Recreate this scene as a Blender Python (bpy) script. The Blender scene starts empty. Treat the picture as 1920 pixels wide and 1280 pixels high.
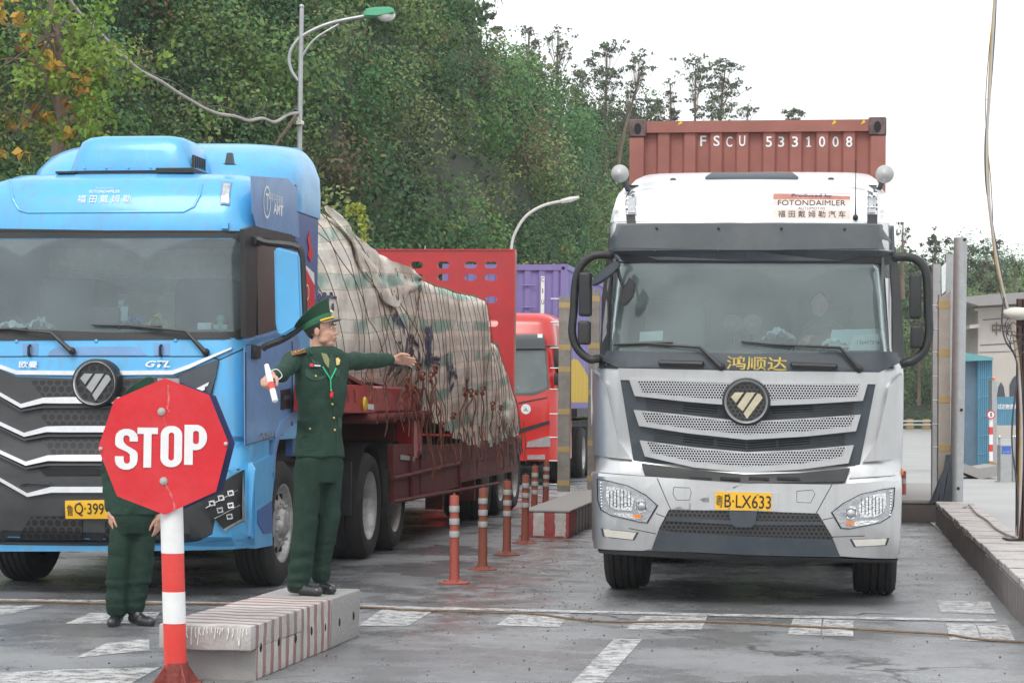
import bpy, bmesh, math, random
import numpy as np
from mathutils import Vector, Matrix, Euler, noise
R = math.radians
random.seed(7)
S = bpy.context.scene
COL = S.collection
# ------------------------------------------------------------------ camera
H, F = 1.54, 4000.0            # camera height (m), focal length in pixels of the 1920 px wide photograph
PITCH, ROLL, PHI = math.atan(109/4000), R(0.6), R(8.5)
cam = bpy.data.cameras.new('camera')
cam.lens = F/1920*36; cam.sensor_width = 36; cam.clip_start = .1; cam.clip_end = 4000
co = bpy.data.objects.new('camera', cam); COL.objects.link(co)
co.matrix_world = Matrix.Translation((0, 0, H)) @ Matrix.Rotation(R(90)+PITCH, 4, 'X') @ Matrix.Rotation(ROLL, 4, 'Z')
S.camera = co
CR = co.matrix_world.to_3x3()
# ------------------------------------------------------------------ sky, sun, exposure
SUN_EL, SUN_ROT = R(52), R(200)
w = bpy.data.worlds.new('World'); S.world = w; w.use_nodes = True
nt = w.node_tree; nt.nodes.clear()
out = nt.nodes.new('ShaderNodeOutputWorld'); bg = nt.nodes.new('ShaderNodeBackground')
sky = nt.nodes.new('ShaderNodeTexSky'); sky.sky_type = 'NISHITA'; sky.sun_disc = False
sky.sun_elevation = SUN_EL; sky.sun_rotation = SUN_ROT; sky.dust_density = 4; sky.air_density = 1.2
mx = nt.nodes.new('ShaderNodeMixRGB'); mx.inputs[0].default_value = .9
mx.inputs[2].default_value = (8.55, 8.7, 8.85, 1)      # closed cloud cover over the clear sky
nt.links.new(sky.outputs[0], mx.inputs[1]); nt.links.new(mx.outputs[0], bg.inputs[0])
bg.inputs[1].default_value = .115
nt.links.new(bg.outputs[0], out.inputs[0])
sl = bpy.data.lights.new('sun', 'SUN'); sl.energy = 1.1; sl.angle = R(25); sl.color = (1, .97, .92)
so = bpy.data.objects.new('sun', sl); COL.objects.link(so)
sd = Vector((math.sin(SUN_ROT)*math.cos(SUN_EL), math.cos(SUN_ROT)*math.cos(SUN_EL), math.sin(SUN_EL)))
so.rotation_euler = (-sd).to_track_quat('-Z', 'Y').to_euler(); so.location = (0, 0, 50)
S.view_settings.view_transform = 'Standard'; S.view_settings.look = 'None'
S.view_settings.exposure = .62; S.view_settings.gamma = 1
# ------------------------------------------------------------------ pixel helpers (photo pixels -> real places)
def ray(px, py):
    return (CR @ Vector(((px-960)/F, -(py-640)/F, -1)))
def P(px, py, Y):
    d = ray(px, py); return Vector((0, 0, H)) + d*(Y/d.y)
def G(px, py, z=0.):
    d = ray(px, py); return Vector((0, 0, H)) + d*((z-H)/d.z)
RF = Vector((math.cos(PHI), -math.sin(PHI), 0)); FF = Vector((math.sin(PHI), math.cos(PHI), 0))
def UV(u, v, z=0.): return RF*u + FF*v + Vector((0, 0, z))
def toUV(p): return (p.dot(RF), p.dot(FF), p.z)
# ------------------------------------------------------------------ object helpers
def tag(o, label=None, cat=None, group=None, kind=None):
    if label: o['label'] = label
    if cat: o['category'] = cat
    if group: o['group'] = group
    if kind: o['kind'] = kind
    return o
def mesh_obj(name, me, m=None, parent=None, smooth=40):
    if m is not None:
        me.materials.clear(); me.materials.append(m)
    if smooth and len(me.polygons):
        me.polygons.foreach_set('use_smooth', [True]*len(me.polygons))
        me.set_sharp_from_angle(angle=R(smooth))
    o = bpy.data.objects.new(name, me); COL.objects.link(o)
    if parent: o.parent = parent
    return o
def obj(name, bm, m=None, parent=None, smooth=40, norm=True):
    if norm: bmesh.ops.recalc_face_normals(bm, faces=bm.faces)
    me = bpy.data.meshes.new(name); bm.to_mesh(me); bm.free()
    return mesh_obj(name, me, m, parent, smooth)
def thing(name, label, cat, loc=(0, 0, 0), rz=0., group=None):
    o = bpy.data.objects.new(name, None); COL.objects.link(o); o.empty_display_size = .2
    o.location = loc; o.rotation_euler = (0, 0, rz)
    return tag(o, label, cat, group)
def copy_tree(o, parent=None):
    kids = [c for c in bpy.data.objects if c.parent == o]
    c = o.copy(); COL.objects.link(c)
    if parent: c.parent = parent
    for k in kids: copy_tree(k, c)
    return c
def evald(o):
    dg = bpy.context.evaluated_depsgraph_get(); dg.update()
    return bpy.data.meshes.new_from_object(o.evaluated_get(dg))
class Rig:
    """road-aligned frame: local x across the road, y away from the camera, z up"""
    def __init__(s, u, v, rz=0.):
        s.loc = UV(u, v); s.rz = -PHI+rz
        s.M = Matrix.Translation(s.loc) @ Matrix.Rotation(s.rz, 4, 'Z'); s.I = s.M.inverted()
        s.o = s.I @ Vector((0, 0, H)); s.surf = lambda x, z: 0.
    def thing(s, name, label, cat, group=None): return thing(name, label, cat, s.loc, s.rz, group)
    def d(s, px, py): return s.I.to_3x3() @ ray(px, py)
    def y(s, px, py, y=0.):
        d = s.d(px, py); return s.o + d*((y-s.o.y)/d.y)
    def x(s, px, py, x):
        d = s.d(px, py); return s.o + d*((x-s.o.x)/d.x)
    def z(s, px, py, z):
        d = s.d(px, py); return s.o + d*((z-s.o.z)/d.z)
    def hit(s, px, py, off=0.):
        p = s.y(px, py, 0)
        for _ in range(5): p = s.y(px, py, s.surf(p.x, p.z)-off)
        return p
# ------------------------------------------------------------------ shape helpers
def box(bm, x0, x1, y0, y1, z0, z1, bev=0., seg=1, M=None):
    r = bmesh.ops.create_cube(bm, size=1)
    vs = r['verts']
    for v in vs: v.co = Vector(((x0+x1)/2+v.co.x*(x1-x0), (y0+y1)/2+v.co.y*(y1-y0), (z0+z1)/2+v.co.z*(z1-z0)))
    if bev:
        es = list({e for v in vs for e in v.link_edges})
        r2 = bmesh.ops.bevel(bm, geom=es, offset=bev, segments=seg, profile=.6, affect='EDGES')
        vs = list({v for f in r2['faces'] for v in f.verts} | {v for v in vs if v.is_valid})
    if M:
        for v in vs:
            if v.is_valid: v.co = M @ v.co
    return vs
def BX(*a, **k):
    bm = bmesh.new(); box(bm, *a, **k); return bm
def tube(bm, pts, r, n=8, caps=True):
    pts = [Vector(p) for p in pts]; N = len(pts)
    rs = r if isinstance(r, (list, tuple)) else [r]*N
    rings = []; up = None
    for i, p in enumerate(pts):
        t = (pts[min(i+1, N-1)]-pts[max(i-1, 0)])
        if t.length < 1e-9: t = Vector((0, 0, 1))
        t.normalize()
        if up is None: up = Vector((0, 0, 1)) if abs(t.z) < .9 else Vector((0, 1, 0))
        a = t.cross(up)
        if a.length < 1e-4: a = t.orthogonal()
        a.normalize(); b = a.cross(t).normalized(); up = b
        rings.append([bm.verts.new(p+a*math.cos(2*math.pi*k/n)*rs[i]+b*math.sin(2*math.pi*k/n)*rs[i]) for k in range(n)])
    for i in range(N-1):
        for k in range(n):
            bm.faces.new((rings[i][k], rings[i][(k+1) % n], rings[i+1][(k+1) % n], rings[i+1][k]))
    if caps:
        bm.faces.new(rings[0][::-1]); bm.faces.new(rings[-1])
    return bm
def TB(pts, r, n=8): return tube(bmesh.new(), pts, r, n)
def spline(pts, k=6):
    pts = [Vector(p) for p in pts]; o = []
    for i in range(len(pts)-1):
        p0 = pts[max(i-1, 0)]; p1 = pts[i]; p2 = pts[i+1]; p3 = pts[min(i+2, len(pts)-1)]
        for j in range(k):
            t = j/k
            o.append(.5*((2*p1)+(-p0+p2)*t+(2*p0-5*p1+4*p2-p3)*t*t+(-p0+3*p1-3*p2+p3)*t**3))
    o.append(pts[-1]); return o
def lathe(bm, prof, n=24, M=Matrix(), closed=False):
    """prof: (radius, height) list turned about local Z, then M"""
    rings = []
    for r, h in prof:
        if r < 1e-6: rings.append([bm.verts.new(M @ Vector((0, 0, h)))])
        else: rings.append([bm.verts.new(M @ Vector((r*math.cos(2*math.pi*k/n), r*math.sin(2*math.pi*k/n), h))) for k in range(n)])
    L = len(rings)
    for i in range(L if closed else L-1):
        a, b = rings[i], rings[(i+1) % L]
        for k in range(n):
            q = (k+1) % n
            if len(a) == 1 and len(b) == 1: break
            if len(a) == 1: bm.faces.new((a[0], b[k], b[q]))
            elif len(b) == 1: bm.faces.new((a[k], a[q], b[0]))
            else: bm.faces.new((a[k], a[q], b[q], b[k]))
    return bm
def prism(bm, pts, dirv):
    """closed polygon extruded along dirv"""
    a = [bm.verts.new(Vector(p)) for p in pts]; b = [bm.verts.new(Vector(p)+Vector(dirv)) for p in pts]
    n = len(a)
    bm.faces.new(a); bm.faces.new(b[::-1])
    for i in range(n): bm.faces.new((a[i], b[i], b[(i+1) % n], a[(i+1) % n]))
    return bm
def sheet_cut(bm, gx=.1, gz=.1, ax=(0, 2)):
    for a, g in ((ax[0], gx), (ax[1], gz)):
        if not g: continue
        lo = min(v.co[a] for v in bm.verts); hi = max(v.co[a] for v in bm.verts)
        k = math.floor(lo/g)+1
        while k*g < hi-1e-4:
            n = Vector((0, 0, 0)); n[a] = 1; c = Vector((0, 0, 0)); c[a] = k*g
            bmesh.ops.bisect_plane(bm, geom=bm.verts[:]+bm.edges[:]+bm.faces[:], dist=1e-5, plane_co=c, plane_no=n)
            k += 1
def panel(rig, name, pts, m, parent, off=.01, thick=.02, g=.1, px=True, surf=None, bev=0., smooth=30, local=None):
    """a shaped piece lying on the rig's front surface; pts are (x, y) outline points"""
    sf = surf or rig.surf
    if px:
        q = [rig.hit(a, b, off) for a, b in pts]; xz = [(p.x, p.z) for p in q]
    else: xz = pts
    bm = bmesh.new()
    vs = [bm.verts.new((x, 0, z)) for x, z in xz]
    bm.faces.new(vs)
    if len(vs) > 4: bmesh.ops.triangulate(bm, faces=bm.faces[:])
    sheet_cut(bm, g, g)
    for v in bm.verts: v.co.y = sf(v.co.x, v.co.z)-off
    r = bmesh.ops.extrude_face_region(bm, geom=bm.faces[:])
    for v in r['geom']:
        if isinstance(v, bmesh.types.BMVert): v.co.y += thick
    return obj(name, bm, m, parent, smooth)
def mirror_pts(pts, c, rollfix=True):
    return [(2*c-x, y+(2*(c-x))*.021*0) for x, y in pts]
_font_n = [0]
def text_mesh(s, h=1., bold=0., sx=1., spacing=1., italic=0.):
    cu = bpy.data.curves.new('t', 'FONT'); cu.body = s; cu.size = 1; cu.align_x = 'CENTER'; cu.align_y = 'CENTER'
    cu.offset = bold; cu.space_character = spacing; cu.shear = italic; cu.resolution_u = 4
    o = bpy.data.objects.new('t', cu); COL.objects.link(o)
    me = evald(o); bpy.data.objects.remove(o); bpy.data.curves.remove(cu)
    n = len(me.vertices); a = np.zeros(n*3, dtype=np.float32); me.vertices.foreach_get('co', a); a = a.reshape(-1, 3)
    if n:
        c = (a.max(0)+a.min(0))/2; a -= c; hh = a[:, 1].max()-a[:, 1].min(); a *= h/max(hh, 1e-6); a[:, 0] *= sx
        me.vertices.foreach_set('co', a.ravel())
    return me
def text(rig, name, s, px, py, hpx, wpx, m, parent, off=.012, bold=0., tilt=0., surf=None, spacing=1., italic=0.):
    """lettering on the rig's front surface centred at a photo pixel, hpx tall and wpx wide"""
    sf = surf or rig.surf
    c = rig.hit(px, py, off); mpp = (c-rig.o).length/F
    me = text_mesh(s, 1, bold, 1, spacing, italic)
    xs = [v.co.x for v in me.vertices]; W = max(xs)-min(xs) if xs else 1
    ct, st = math.cos(tilt), math.sin(tilt)
    for v in me.vertices:
        x, z = v.co.x/W*wpx*mpp, v.co.y*hpx*mpp
        X, Z = c.x+x*ct+z*st, c.z-x*st+z*ct
        v.co = (X, sf(X, Z)-off, Z)
    return mesh_obj(name, me, m, parent, 0)
def text_at(name, s, M, h, w, m, parent, bold=0., spacing=1.):
    """lettering in the plane of M (local x right, y up)"""
    me = text_mesh(s, 1, bold, 1, spacing)
    xs = [v.co.x for v in me.vertices]; W = max(xs)-min(xs) if xs else 1
    for v in me.vertices: v.co = M @ Vector((v.co.x/W*w, v.co.y*h, 0))
    return mesh_obj(name, me, m, parent, 0)
def holed(name, outer, holes, thick, m, parent, M):
    """flat plate with real holes; 2-D points in the plane of M"""
    cu = bpy.data.curves.new('c', 'CURVE'); cu.dimensions = '2D'; cu.fill_mode = 'BOTH'; cu.extrude = thick/2
    for pl in [outer]+holes:
        sp = cu.splines.new('POLY'); sp.points.add(len(pl)-1); sp.use_cyclic_u = True
        for i, p in enumerate(pl): sp.points[i].co = (p[0], p[1], 0, 1)
    o = bpy.data.objects.new('c', cu); COL.objects.link(o)
    me = evald(o); bpy.data.objects.remove(o); bpy.data.curves.remove(cu)
    me.transform(M)
    return mesh_obj(name, me, m, parent, 35)
# ------------------------------------------------------------------ materials
def mat(name, col, rough=.5, metal=0., var=.12, vs=6., bump=0., bs=60., coat=0., dirt=0., dcol=(.16, .14, .12), ds=3., rv=.1, spec=.5, emit=None, streak=0.):
    m = bpy.data.materials.new(name); m.use_nodes = True; t = m.node_tree; b = t.nodes['Principled BSDF']
    L = t.links.new; tc = t.nodes.new('ShaderNodeTexCoord')
    b.inputs['Roughness'].default_value = rough; b.inputs['Metallic'].default_value = metal
    b.inputs['Coat Weight'].default_value = coat; b.inputs['Coat Roughness'].default_value = .12
    b.inputs['Specular IOR Level'].default_value = spec
    n = t.nodes.new('ShaderNodeTexNoise'); n.inputs['Scale'].default_value = vs; n.inputs['Detail'].default_value = 6
    n.inputs['Roughness'].default_value = .65; L(tc.outputs['Object'], n.inputs['Vector'])
    mr = t.nodes.new('ShaderNodeMapRange'); mr.inputs[1].default_value = .3; mr.inputs[2].default_value = .7
    mr.inputs[3].default_value = 1-var; mr.inputs[4].default_value = 1+var; L(n.outputs['Fac'], mr.inputs[0])
    mu = t.nodes.new('ShaderNodeVectorMath'); mu.operation = 'SCALE'; mu.inputs[0].default_value = col[:3]
    L(mr.outputs[0], mu.inputs['Scale']); last = mu.outputs[0]
    if dirt:
        n2 = t.nodes.new('ShaderNodeTexNoise'); n2.inputs['Scale'].default_value = ds; n2.inputs['Detail'].default_value = 9
        n2.inputs['Roughness'].default_value = .75; L(tc.outputs['Object'], n2.inputs['Vector'])
        r2 = t.nodes.new('ShaderNodeMapRange'); r2.inputs[1].default_value = .42; r2.inputs[2].default_value = .75
        r2.inputs[3].default_value = 0; r2.inputs[4].default_value = dirt; L(n2.outputs['Fac'], r2.inputs[0])
        mm = t.nodes.new('ShaderNodeMixRGB'); mm.inputs[2].default_value = (*dcol, 1)
        L(r2.outputs[0], mm.inputs[0]); L(last, mm.inputs[1]); last = mm.outputs[0]
        m2 = t.nodes.new('ShaderNodeMath'); m2.operation = 'MULTIPLY_ADD'; m2.inputs[1].default_value = .5; m2.inputs[2].default_value = rough
        L(r2.outputs[0], m2.inputs[0]); L(m2.outputs[0], b.inputs['Roughness'])
    if streak:      # run-down road film in thin vertical streaks
        mp = t.nodes.new('ShaderNodeMapping'); mp.inputs['Scale'].default_value = (16, 16, 1.1); L(tc.outputs['Object'], mp.inputs[0])
        n5 = t.nodes.new('ShaderNodeTexNoise'); n5.inputs['Scale'].default_value = 1.2; n5.inputs['Detail'].default_value = 5; L(mp.outputs[0], n5.inputs[0])
        r5 = t.nodes.new('ShaderNodeMapRange'); r5.inputs[1].default_value = .52; r5.inputs[2].default_value = .74; r5.inputs[3].default_value = 0; r5.inputs[4].default_value = streak; L(n5.outputs['Fac'], r5.inputs[0])
        m5 = t.nodes.new('ShaderNodeMixRGB'); m5.inputs[2].default_value = (*dcol, 1); L(r5.outputs[0], m5.inputs[0]); L(last, m5.inputs[1]); last = m5.outputs[0]
    L(last, b.inputs['Base Color'])
    if bump:
        n3 = t.nodes.new('ShaderNodeTexNoise'); n3.inputs['Scale'].default_value = bs; n3.inputs['Detail'].default_value = 4
        L(tc.outputs['Object'], n3.inputs['Vector'])
        bu = t.nodes.new('ShaderNodeBump'); bu.inputs['Strength'].default_value = bump; bu.inputs['Distance'].default_value = .02
        L(n3.outputs['Fac'], bu.inputs['Height']); L(bu.outputs[0], b.inputs['Normal'])
    if emit:
        b.inputs['Emission Color'].default_value = (*emit[:3], 1); b.inputs['Emission Strength'].default_value = emit[3]
    return m
def N_(m, ty, **k):
    n = m.node_tree.nodes.new(ty)
    for a, v in k.items():
        if a.startswith('i'): n.inputs[int(a[1:])].default_value = v
        else: setattr(n, a, v)
    return n
M = {}
M['silver'] = mat('silver_paint', (.59, .60, .605), .30, .75, .05, 3, coat=.4, dirt=.28, dcol=(.36, .35, .34), ds=2.2, streak=.22)
M['white'] = mat('white_paint', (.76, .78, .8), .3, 0, .03, 3, coat=.4, dirt=.18, dcol=(.45, .44, .42))
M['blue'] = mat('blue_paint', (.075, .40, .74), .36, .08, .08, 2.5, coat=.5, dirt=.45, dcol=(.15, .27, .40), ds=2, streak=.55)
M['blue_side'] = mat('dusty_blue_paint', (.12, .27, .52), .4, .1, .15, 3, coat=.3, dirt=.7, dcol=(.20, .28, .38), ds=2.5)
M['greypost'] = mat('grey_channel_steel', (.27, .255, .23), .6, .1, .15, 5, dirt=.6, dcol=(.13, .12, .10), ds=7)
M['dkblue'] = mat('dark_blue_paint', (.040, .115, .31), .4, 0, .12, 3, coat=.3, dirt=.4, dcol=(.11, .17, .28))
M['red'] = mat('red_paint', (.42, .012, .018), .4, 0, .12, 4, coat=.3, dirt=.3, dcol=(.30, .04, .035))
M['redcab'] = mat('red_cab_paint', (.52, .018, .014), .3, 0, .06, 4, coat=.5, dirt=.2, dcol=(.40, .06, .05))
M['dkred'] = mat('dirty_red_steel', (.17, .030, .028), .65, 0, .35, 5, bump=.3, dirt=.7, dcol=(.07, .045, .04), ds=5)
M['plastic'] = mat('black_plastic', (.018, .019, .021), .45, 0, .2, 8, bump=.05, dirt=.35, dcol=(.07, .066, .062))
M['visor'] = mat('smoked_visor', (.055, .066, .074), .3, 0, .1, 4, coat=.3, dirt=.3, dcol=(.16, .16, .16))
M['grey'] = mat('grey_plastic', (.042, .055, .070), .42, 0, .12, 6, dirt=.4, dcol=(.10, .10, .095))
M['dkgrey'] = mat('dark_grille_plastic', (.040, .041, .045), .38, 0, .15, 6, dirt=.35, dcol=(.07, .07, .07))
M['black'] = mat('black_void', (.012, .012, .013), .8, 0, .2, 5)
M['interior'] = mat('cab_interior', (.12, .13, .13), .8, 0, .2, 5)
M['dash'] = mat('dashboard_plastic', (.05, .06, .065), .7, 0, .2, 5)
M['rubber'] = mat('tyre_rubber', (.022, .022, .023), .75, 0, .3, 8, bump=.3, bs=40, dirt=.6, dcol=(.050, .047, .044), ds=5)
M['chrome'] = mat('chrome', (.68, .69, .70), .18, 1, .05, 5, dirt=.3, dcol=(.4, .4, .4))
M['steel'] = mat('galvanised_steel', (.42, .44, .45), .42, .6, .1, 9, dirt=.4, dcol=(.26, .25, .23))
M['rim'] = mat('wheel_steel', (.50, .50, .49), .45, .5, .2, 9, dirt=.7, dcol=(.16, .13, .11), ds=8)
M['lens'] = mat('lamp_lens', (.42, .44, .46), .12, .5, .25, 22, coat=1, bump=.25, bs=70)
M['standbrown'] = mat('dark_brown_steel', (.06, .028, .025), .6, 0, .3, 12)
M['lampdark'] = mat('lamp_inner', (.06, .065, .07), .2, .6, .4, 18, coat=.8)
M['bulb'] = mat('lamp_reflector', (.86, .87, .88), .1, .9, .1, 30, bump=.3, bs=50)
M['amber'] = mat('amber_lens', (.75, .22, .04), .2, 0, .2, 20, coat=.8)
M['yellow'] = mat('yellow_plate', (.82, .46, .02), .4, 0, .05, 12, dirt=.15)
M['ink'] = mat('black_ink', (.015, .015, .015), .5)
M['gold'] = mat('dull_gold', (.55, .50, .36), .35, .5, .15, 12)
M['goldpaint'] = mat('gold_lettering', (.45, .33, .07), .6, 0, .4, 20)
M['wtext'] = mat('white_lettering', (.78, .80, .80), .5, 0, .1, 20)
M['bluetext'] = mat('pale_blue_lettering', (.42, .66, .85), .5)
M['paper'] = mat('white_paper', (.72, .80, .80), .8, 0, .1, 20)
M['signred'] = mat('sign_red', (.62, .012, .022), .5, 0, .06, 5, dirt=.12, dcol=(.85, .35, .35), ds=3.5)
M['signwhite'] = mat('sign_white', (.80, .80, .80), .45, 0, .05, 8, dirt=.25, dcol=(.5, .5, .48), ds=7)
M['polered'] = mat('pole_red', (.68, .045, .035), .45, 0, .08, 8, dirt=.15, dcol=(.75, .3, .28))
M['navy'] = mat('navy_sign_back', (.02, .035, .12), .5)
M['rust'] = mat('rusty_bracket', (.26, .055, .045), .75, 0, .35, 14, bump=.3, dirt=.5, dcol=(.12, .06, .05), ds=9)
M['browncont'] = mat('brown_red_container', (.30, .112, .088), .6, 0, .12, 3, bump=.1, dirt=.35, dcol=(.20, .08, .07), ds=4)
M['casting'] = mat('corner_casting', (.13, .09, .085), .7, .2, .4, 12, bump=.3)
M['purple'] = mat('purple_container', (.22, .185, .42), .6, 0, .1, 3, dirt=.3, dcol=(.16, .13, .26), ds=3)
M['uniform'] = mat('green_uniform_cloth', (.028, .058, .043), .85, 0, .14, 16, bump=.25, bs=45, spec=.15)
M['trouser'] = mat('green_trouser_cloth', (.022, .045, .034), .85, 0, .14, 16, bump=.25, bs=45, spec=.15)
M['capcloth'] = mat('cap_cloth', (.024, .070, .042), .8, 0, .08, 16, bump=.15, bs=90, spec=.2)
M['capband'] = mat('cap_band', (.022, .12, .06), .8, 0, .08, 16)
M['piping'] = mat('piping_yellow', (.75, .50, .03), .5, .1)
M['brass'] = mat('brass_button', (.72, .55, .20), .3, .8)
M['skin'] = mat('skin', (.52, .30, .215), .5, 0, .08, 14, bump=.05, spec=.4)
M['hair'] = mat('black_hair', (.012, .010, .009), .55, 0, .3, 60, bump=.5, bs=120)
M['tank'] = mat('grey_tank', (.22, .23, .24), .5, .4, .2, 5, dirt=.6, dcol=(.10, .09, .08))
M['leather'] = mat('black_leather', (.016, .017, .02), .3, 0, .2, 12, coat=.4, dirt=.3, dcol=(.08, .08, .08))
M['lanyard'] = mat('green_lanyard', (.03, .55, .25), .6)
M['redplastic'] = mat('red_plastic', (.75, .02, .02), .35)
M['eyewhite'] = mat('eye_white', (.7, .68, .66), .3)
M['lips'] = mat('lips', (.36, .13, .10), .5)
M['orangepost'] = mat('orange_rubber', (.40, .085, .06), .6, 0, .15, 8, dirt=.6, dcol=(.22, .07, .05), ds=8)
M['orangedull'] = mat('weathered_orange_rubber', (.27, .075, .045), .7, 0, .2, 8, dirt=.7, dcol=(.12, .055, .045), ds=8)
M['reflect'] = mat('reflective_tape', (.42, .43, .42), .5, 0, .1, 12, dirt=.5, dcol=(.32, .30, .28), ds=10)
M['beige'] = mat('beige_wall', (.50, .46, .42), .85, 0, .08, .8, bump=.05)
M['beigepost'] = mat('beige_steel_post', (.40, .37, .33), .6, .1, .1, 5, dirt=.4, dcol=(.25, .22, .18))
M['yband'] = mat('yellow_band', (.46, .33, .13), .6, 0, .2, 12, dirt=.8, dcol=(.30, .26, .18), ds=12)
M['boothblue'] = mat('booth_blue', (.09, .26, .38), .5, 0, .1, 2, dirt=.5, dcol=(.14, .26, .33))
M['hazewall'] = mat('hazed_red_wall', (.42, .17, .15), .8, 0, .1, .6)  # distance haze over red-brown is put into this pale wall colour
M['cream'] = mat('cream_paint', (.62, .60, .54), .6)
M['lampgreen'] = mat('green_lamp_housing', (.10, .42, .24), .4, 0, .08, 5)
M['cable'] = mat('pale_cable', (.42, .40, .37), .6)
M['cabledark'] = mat('dark_cable', (.06, .06, .065), .6)
M['cableyellow'] = mat('ochre_cable', (.45, .28, .08), .6)
M['cablebrown'] = mat('brown_cable', (.17, .115, .07), .8, 0, .3, 30)
M['rope'] = mat('brown_rope', (.16, .10, .065), .9, 0, .4, 20)
M['ropered'] = mat('rust_rope', (.26, .10, .07), .9, 0, .3, 20)
M['strap'] = mat('orange_strap', (.26, .085, .05), .8, 0, .4, 15, dirt=.5, dcol=(.14, .06, .045), ds=10)
M['bark'] = mat('bark', (.16, .12, .09), .9, 0, .3, 8, bump=.6, bs=20)
M['pebble'] = mat('loose_grit', (.07, .065, .06), .8, 0, .4, 20)
M['screen'] = mat('screen', (.02, .03, .08), .3, 0, emit=(.05, .12, .5, .6))

def glass_mat(name, tint, dust_sheen, dcol, gr=.03, arcs=()):
    m = bpy.data.materials.new(name); m.use_nodes = True; t = m.node_tree; t.nodes.clear(); L = t.links.new
    o = N_(m, 'ShaderNodeOutputMaterial'); tr = N_(m, 'ShaderNodeBsdfTransparent', i0=(*tint, 1))
    gl = N_(m, 'ShaderNodeBsdfGlossy'); gl.inputs['Roughness'].default_value = gr
    df = N_(m, 'ShaderNodeBsdfDiffuse', i0=(*dcol, 1)); fr = N_(m, 'ShaderNodeFresnel'); fr.inputs[0].default_value = 1.55
    m1 = N_(m, 'ShaderNodeMixShader'); m2 = N_(m, 'ShaderNodeMixShader')
    tc = N_(m, 'ShaderNodeTexCoord'); n = N_(m, 'ShaderNodeTexNoise'); n.inputs['Scale'].default_value = 2.2; n.inputs['Detail'].default_value = 5
    mr = N_(m, 'ShaderNodeMapRange'); mr.inputs[1].default_value = .3; mr.inputs[2].default_value = .7
    mr.inputs[3].default_value = dust_sheen*.7; mr.inputs[4].default_value = dust_sheen*1.3
    L(tc.outputs['Object'], n.inputs['Vector']); L(n.outputs['Fac'], mr.inputs[0]); last = mr.outputs[0]
    if arcs:        # the swept fans of the wipers stay clearer than the dusty rest
        acc = None
        for (ax, az, ar, _) in arcs:
            d_ = N_(m, 'ShaderNodeVectorMath', operation='SUBTRACT'); d_.inputs[1].default_value = (ax, 0, az); L(tc.outputs['Object'], d_.inputs[0])
            e_ = N_(m, 'ShaderNodeVectorMath', operation='MULTIPLY'); e_.inputs[1].default_value = (1, 0, 1); L(d_.outputs[0], e_.inputs[0])
            l_ = N_(m, 'ShaderNodeVectorMath', operation='LENGTH'); L(e_.outputs[0], l_.inputs[0])
            g_ = N_(m, 'ShaderNodeMapRange', i1=ar-.015, i2=ar+.015, i3=arcs[0][3], i4=2.3-arcs[0][3]); L(l_.outputs['Value'], g_.inputs[0])
            if acc is None: acc = g_.outputs[0]
            else:
                q_ = N_(m, 'ShaderNodeMath', operation='MINIMUM'); L(acc, q_.inputs[0]); L(g_.outputs[0], q_.inputs[1]); acc = q_.outputs[0]
        z_ = N_(m, 'ShaderNodeMath', operation='MULTIPLY'); L(last, z_.inputs[0]); L(acc, z_.inputs[1]); last = z_.outputs[0]
    L(last, m1.inputs[0])
    L(tr.outputs[0], m1.inputs[1]); L(df.outputs[0], m1.inputs[2])
    L(fr.outputs[0], m2.inputs[0]); L(m1.outputs[0], m2.inputs[1]); L(gl.outputs[0], m2.inputs[2]); L(m2.outputs[0], o.inputs[0])
    return m
M['glass'] = glass_mat('windscreen_glass', (.78, .90, .90), .19, (.56, .65, .66))  # pale diffuse film: dust plus soft sky reflection put into its colour
M['glassdark'] = glass_mat('side_window_glass', (.18, .18, .18), .45, (.13, .115, .11), .35)

def perf_mat(name, base, hole, sp, r, metal=.5, rough=.3, hexa=False):
    """sheet metal with a pattern of punched holes, laid out in the part's own x / z"""
    m = mat(name, base, rough, metal, .05, 4, coat=.2)
    t = m.node_tree; L = t.links.new; b = t.nodes['Principled BSDF']
    tc = N_(m, 'ShaderNodeTexCoord'); sx = N_(m, 'ShaderNodeSeparateXYZ'); L(tc.outputs['Object'], sx.inputs[0])
    def mth(op, a, bb=None, c=None):
        n = N_(m, 'ShaderNodeMath', operation=op)
        for i, q in enumerate((a, bb, c)):
            if q is None: continue
            if isinstance(q, (int, float)): n.inputs[i].default_value = q
            else: L(q, n.inputs[i])
        return n.outputs[0]
    rows = mth('DIVIDE', sx.outputs[2], sp*.866); ri = mth('FLOOR', rows); rf = mth('SUBTRACT', mth('FRACT', rows), .5)
    off = mth('MULTIPLY', mth('PINGPONG', ri, 1.), .5)
    cf = mth('SUBTRACT', mth('FRACT', mth('ADD', mth('DIVIDE', sx.outputs[0], sp), off)), .5)
    dz = mth('MULTIPLY', rf, .866)
    d = mth('SQRT', mth('ADD', mth('MULTIPLY', dz, dz), mth('MULTIPLY', cf, cf)))
    k = mth('LESS_THAN', d, r)
    src = b.inputs['Base Color'].links[0].from_socket
    mm = N_(m, 'ShaderNodeMixRGB', i2=(*hole, 1)); L(k, mm.inputs[0]); L(src, mm.inputs[1]); L(mm.outputs[0], b.inputs['Base Color'])
    L(mth('MULTIPLY', mth('SUBTRACT', 1., k), metal), b.inputs['Metallic'])
    return m
M['perf'] = perf_mat('perforated_silver', (.70, .71, .73), (.012, .012, .013), .0215, .40)
M['meshdark'] = perf_mat('dark_mesh', (.05, .05, .053), (.004, .004, .004), .035, .38, .1, .5)
M['hexmesh'] = perf_mat('hexagon_mesh', (.035, .035, .038), (.004, .004, .004), .062, .40, .1, .4)
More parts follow.
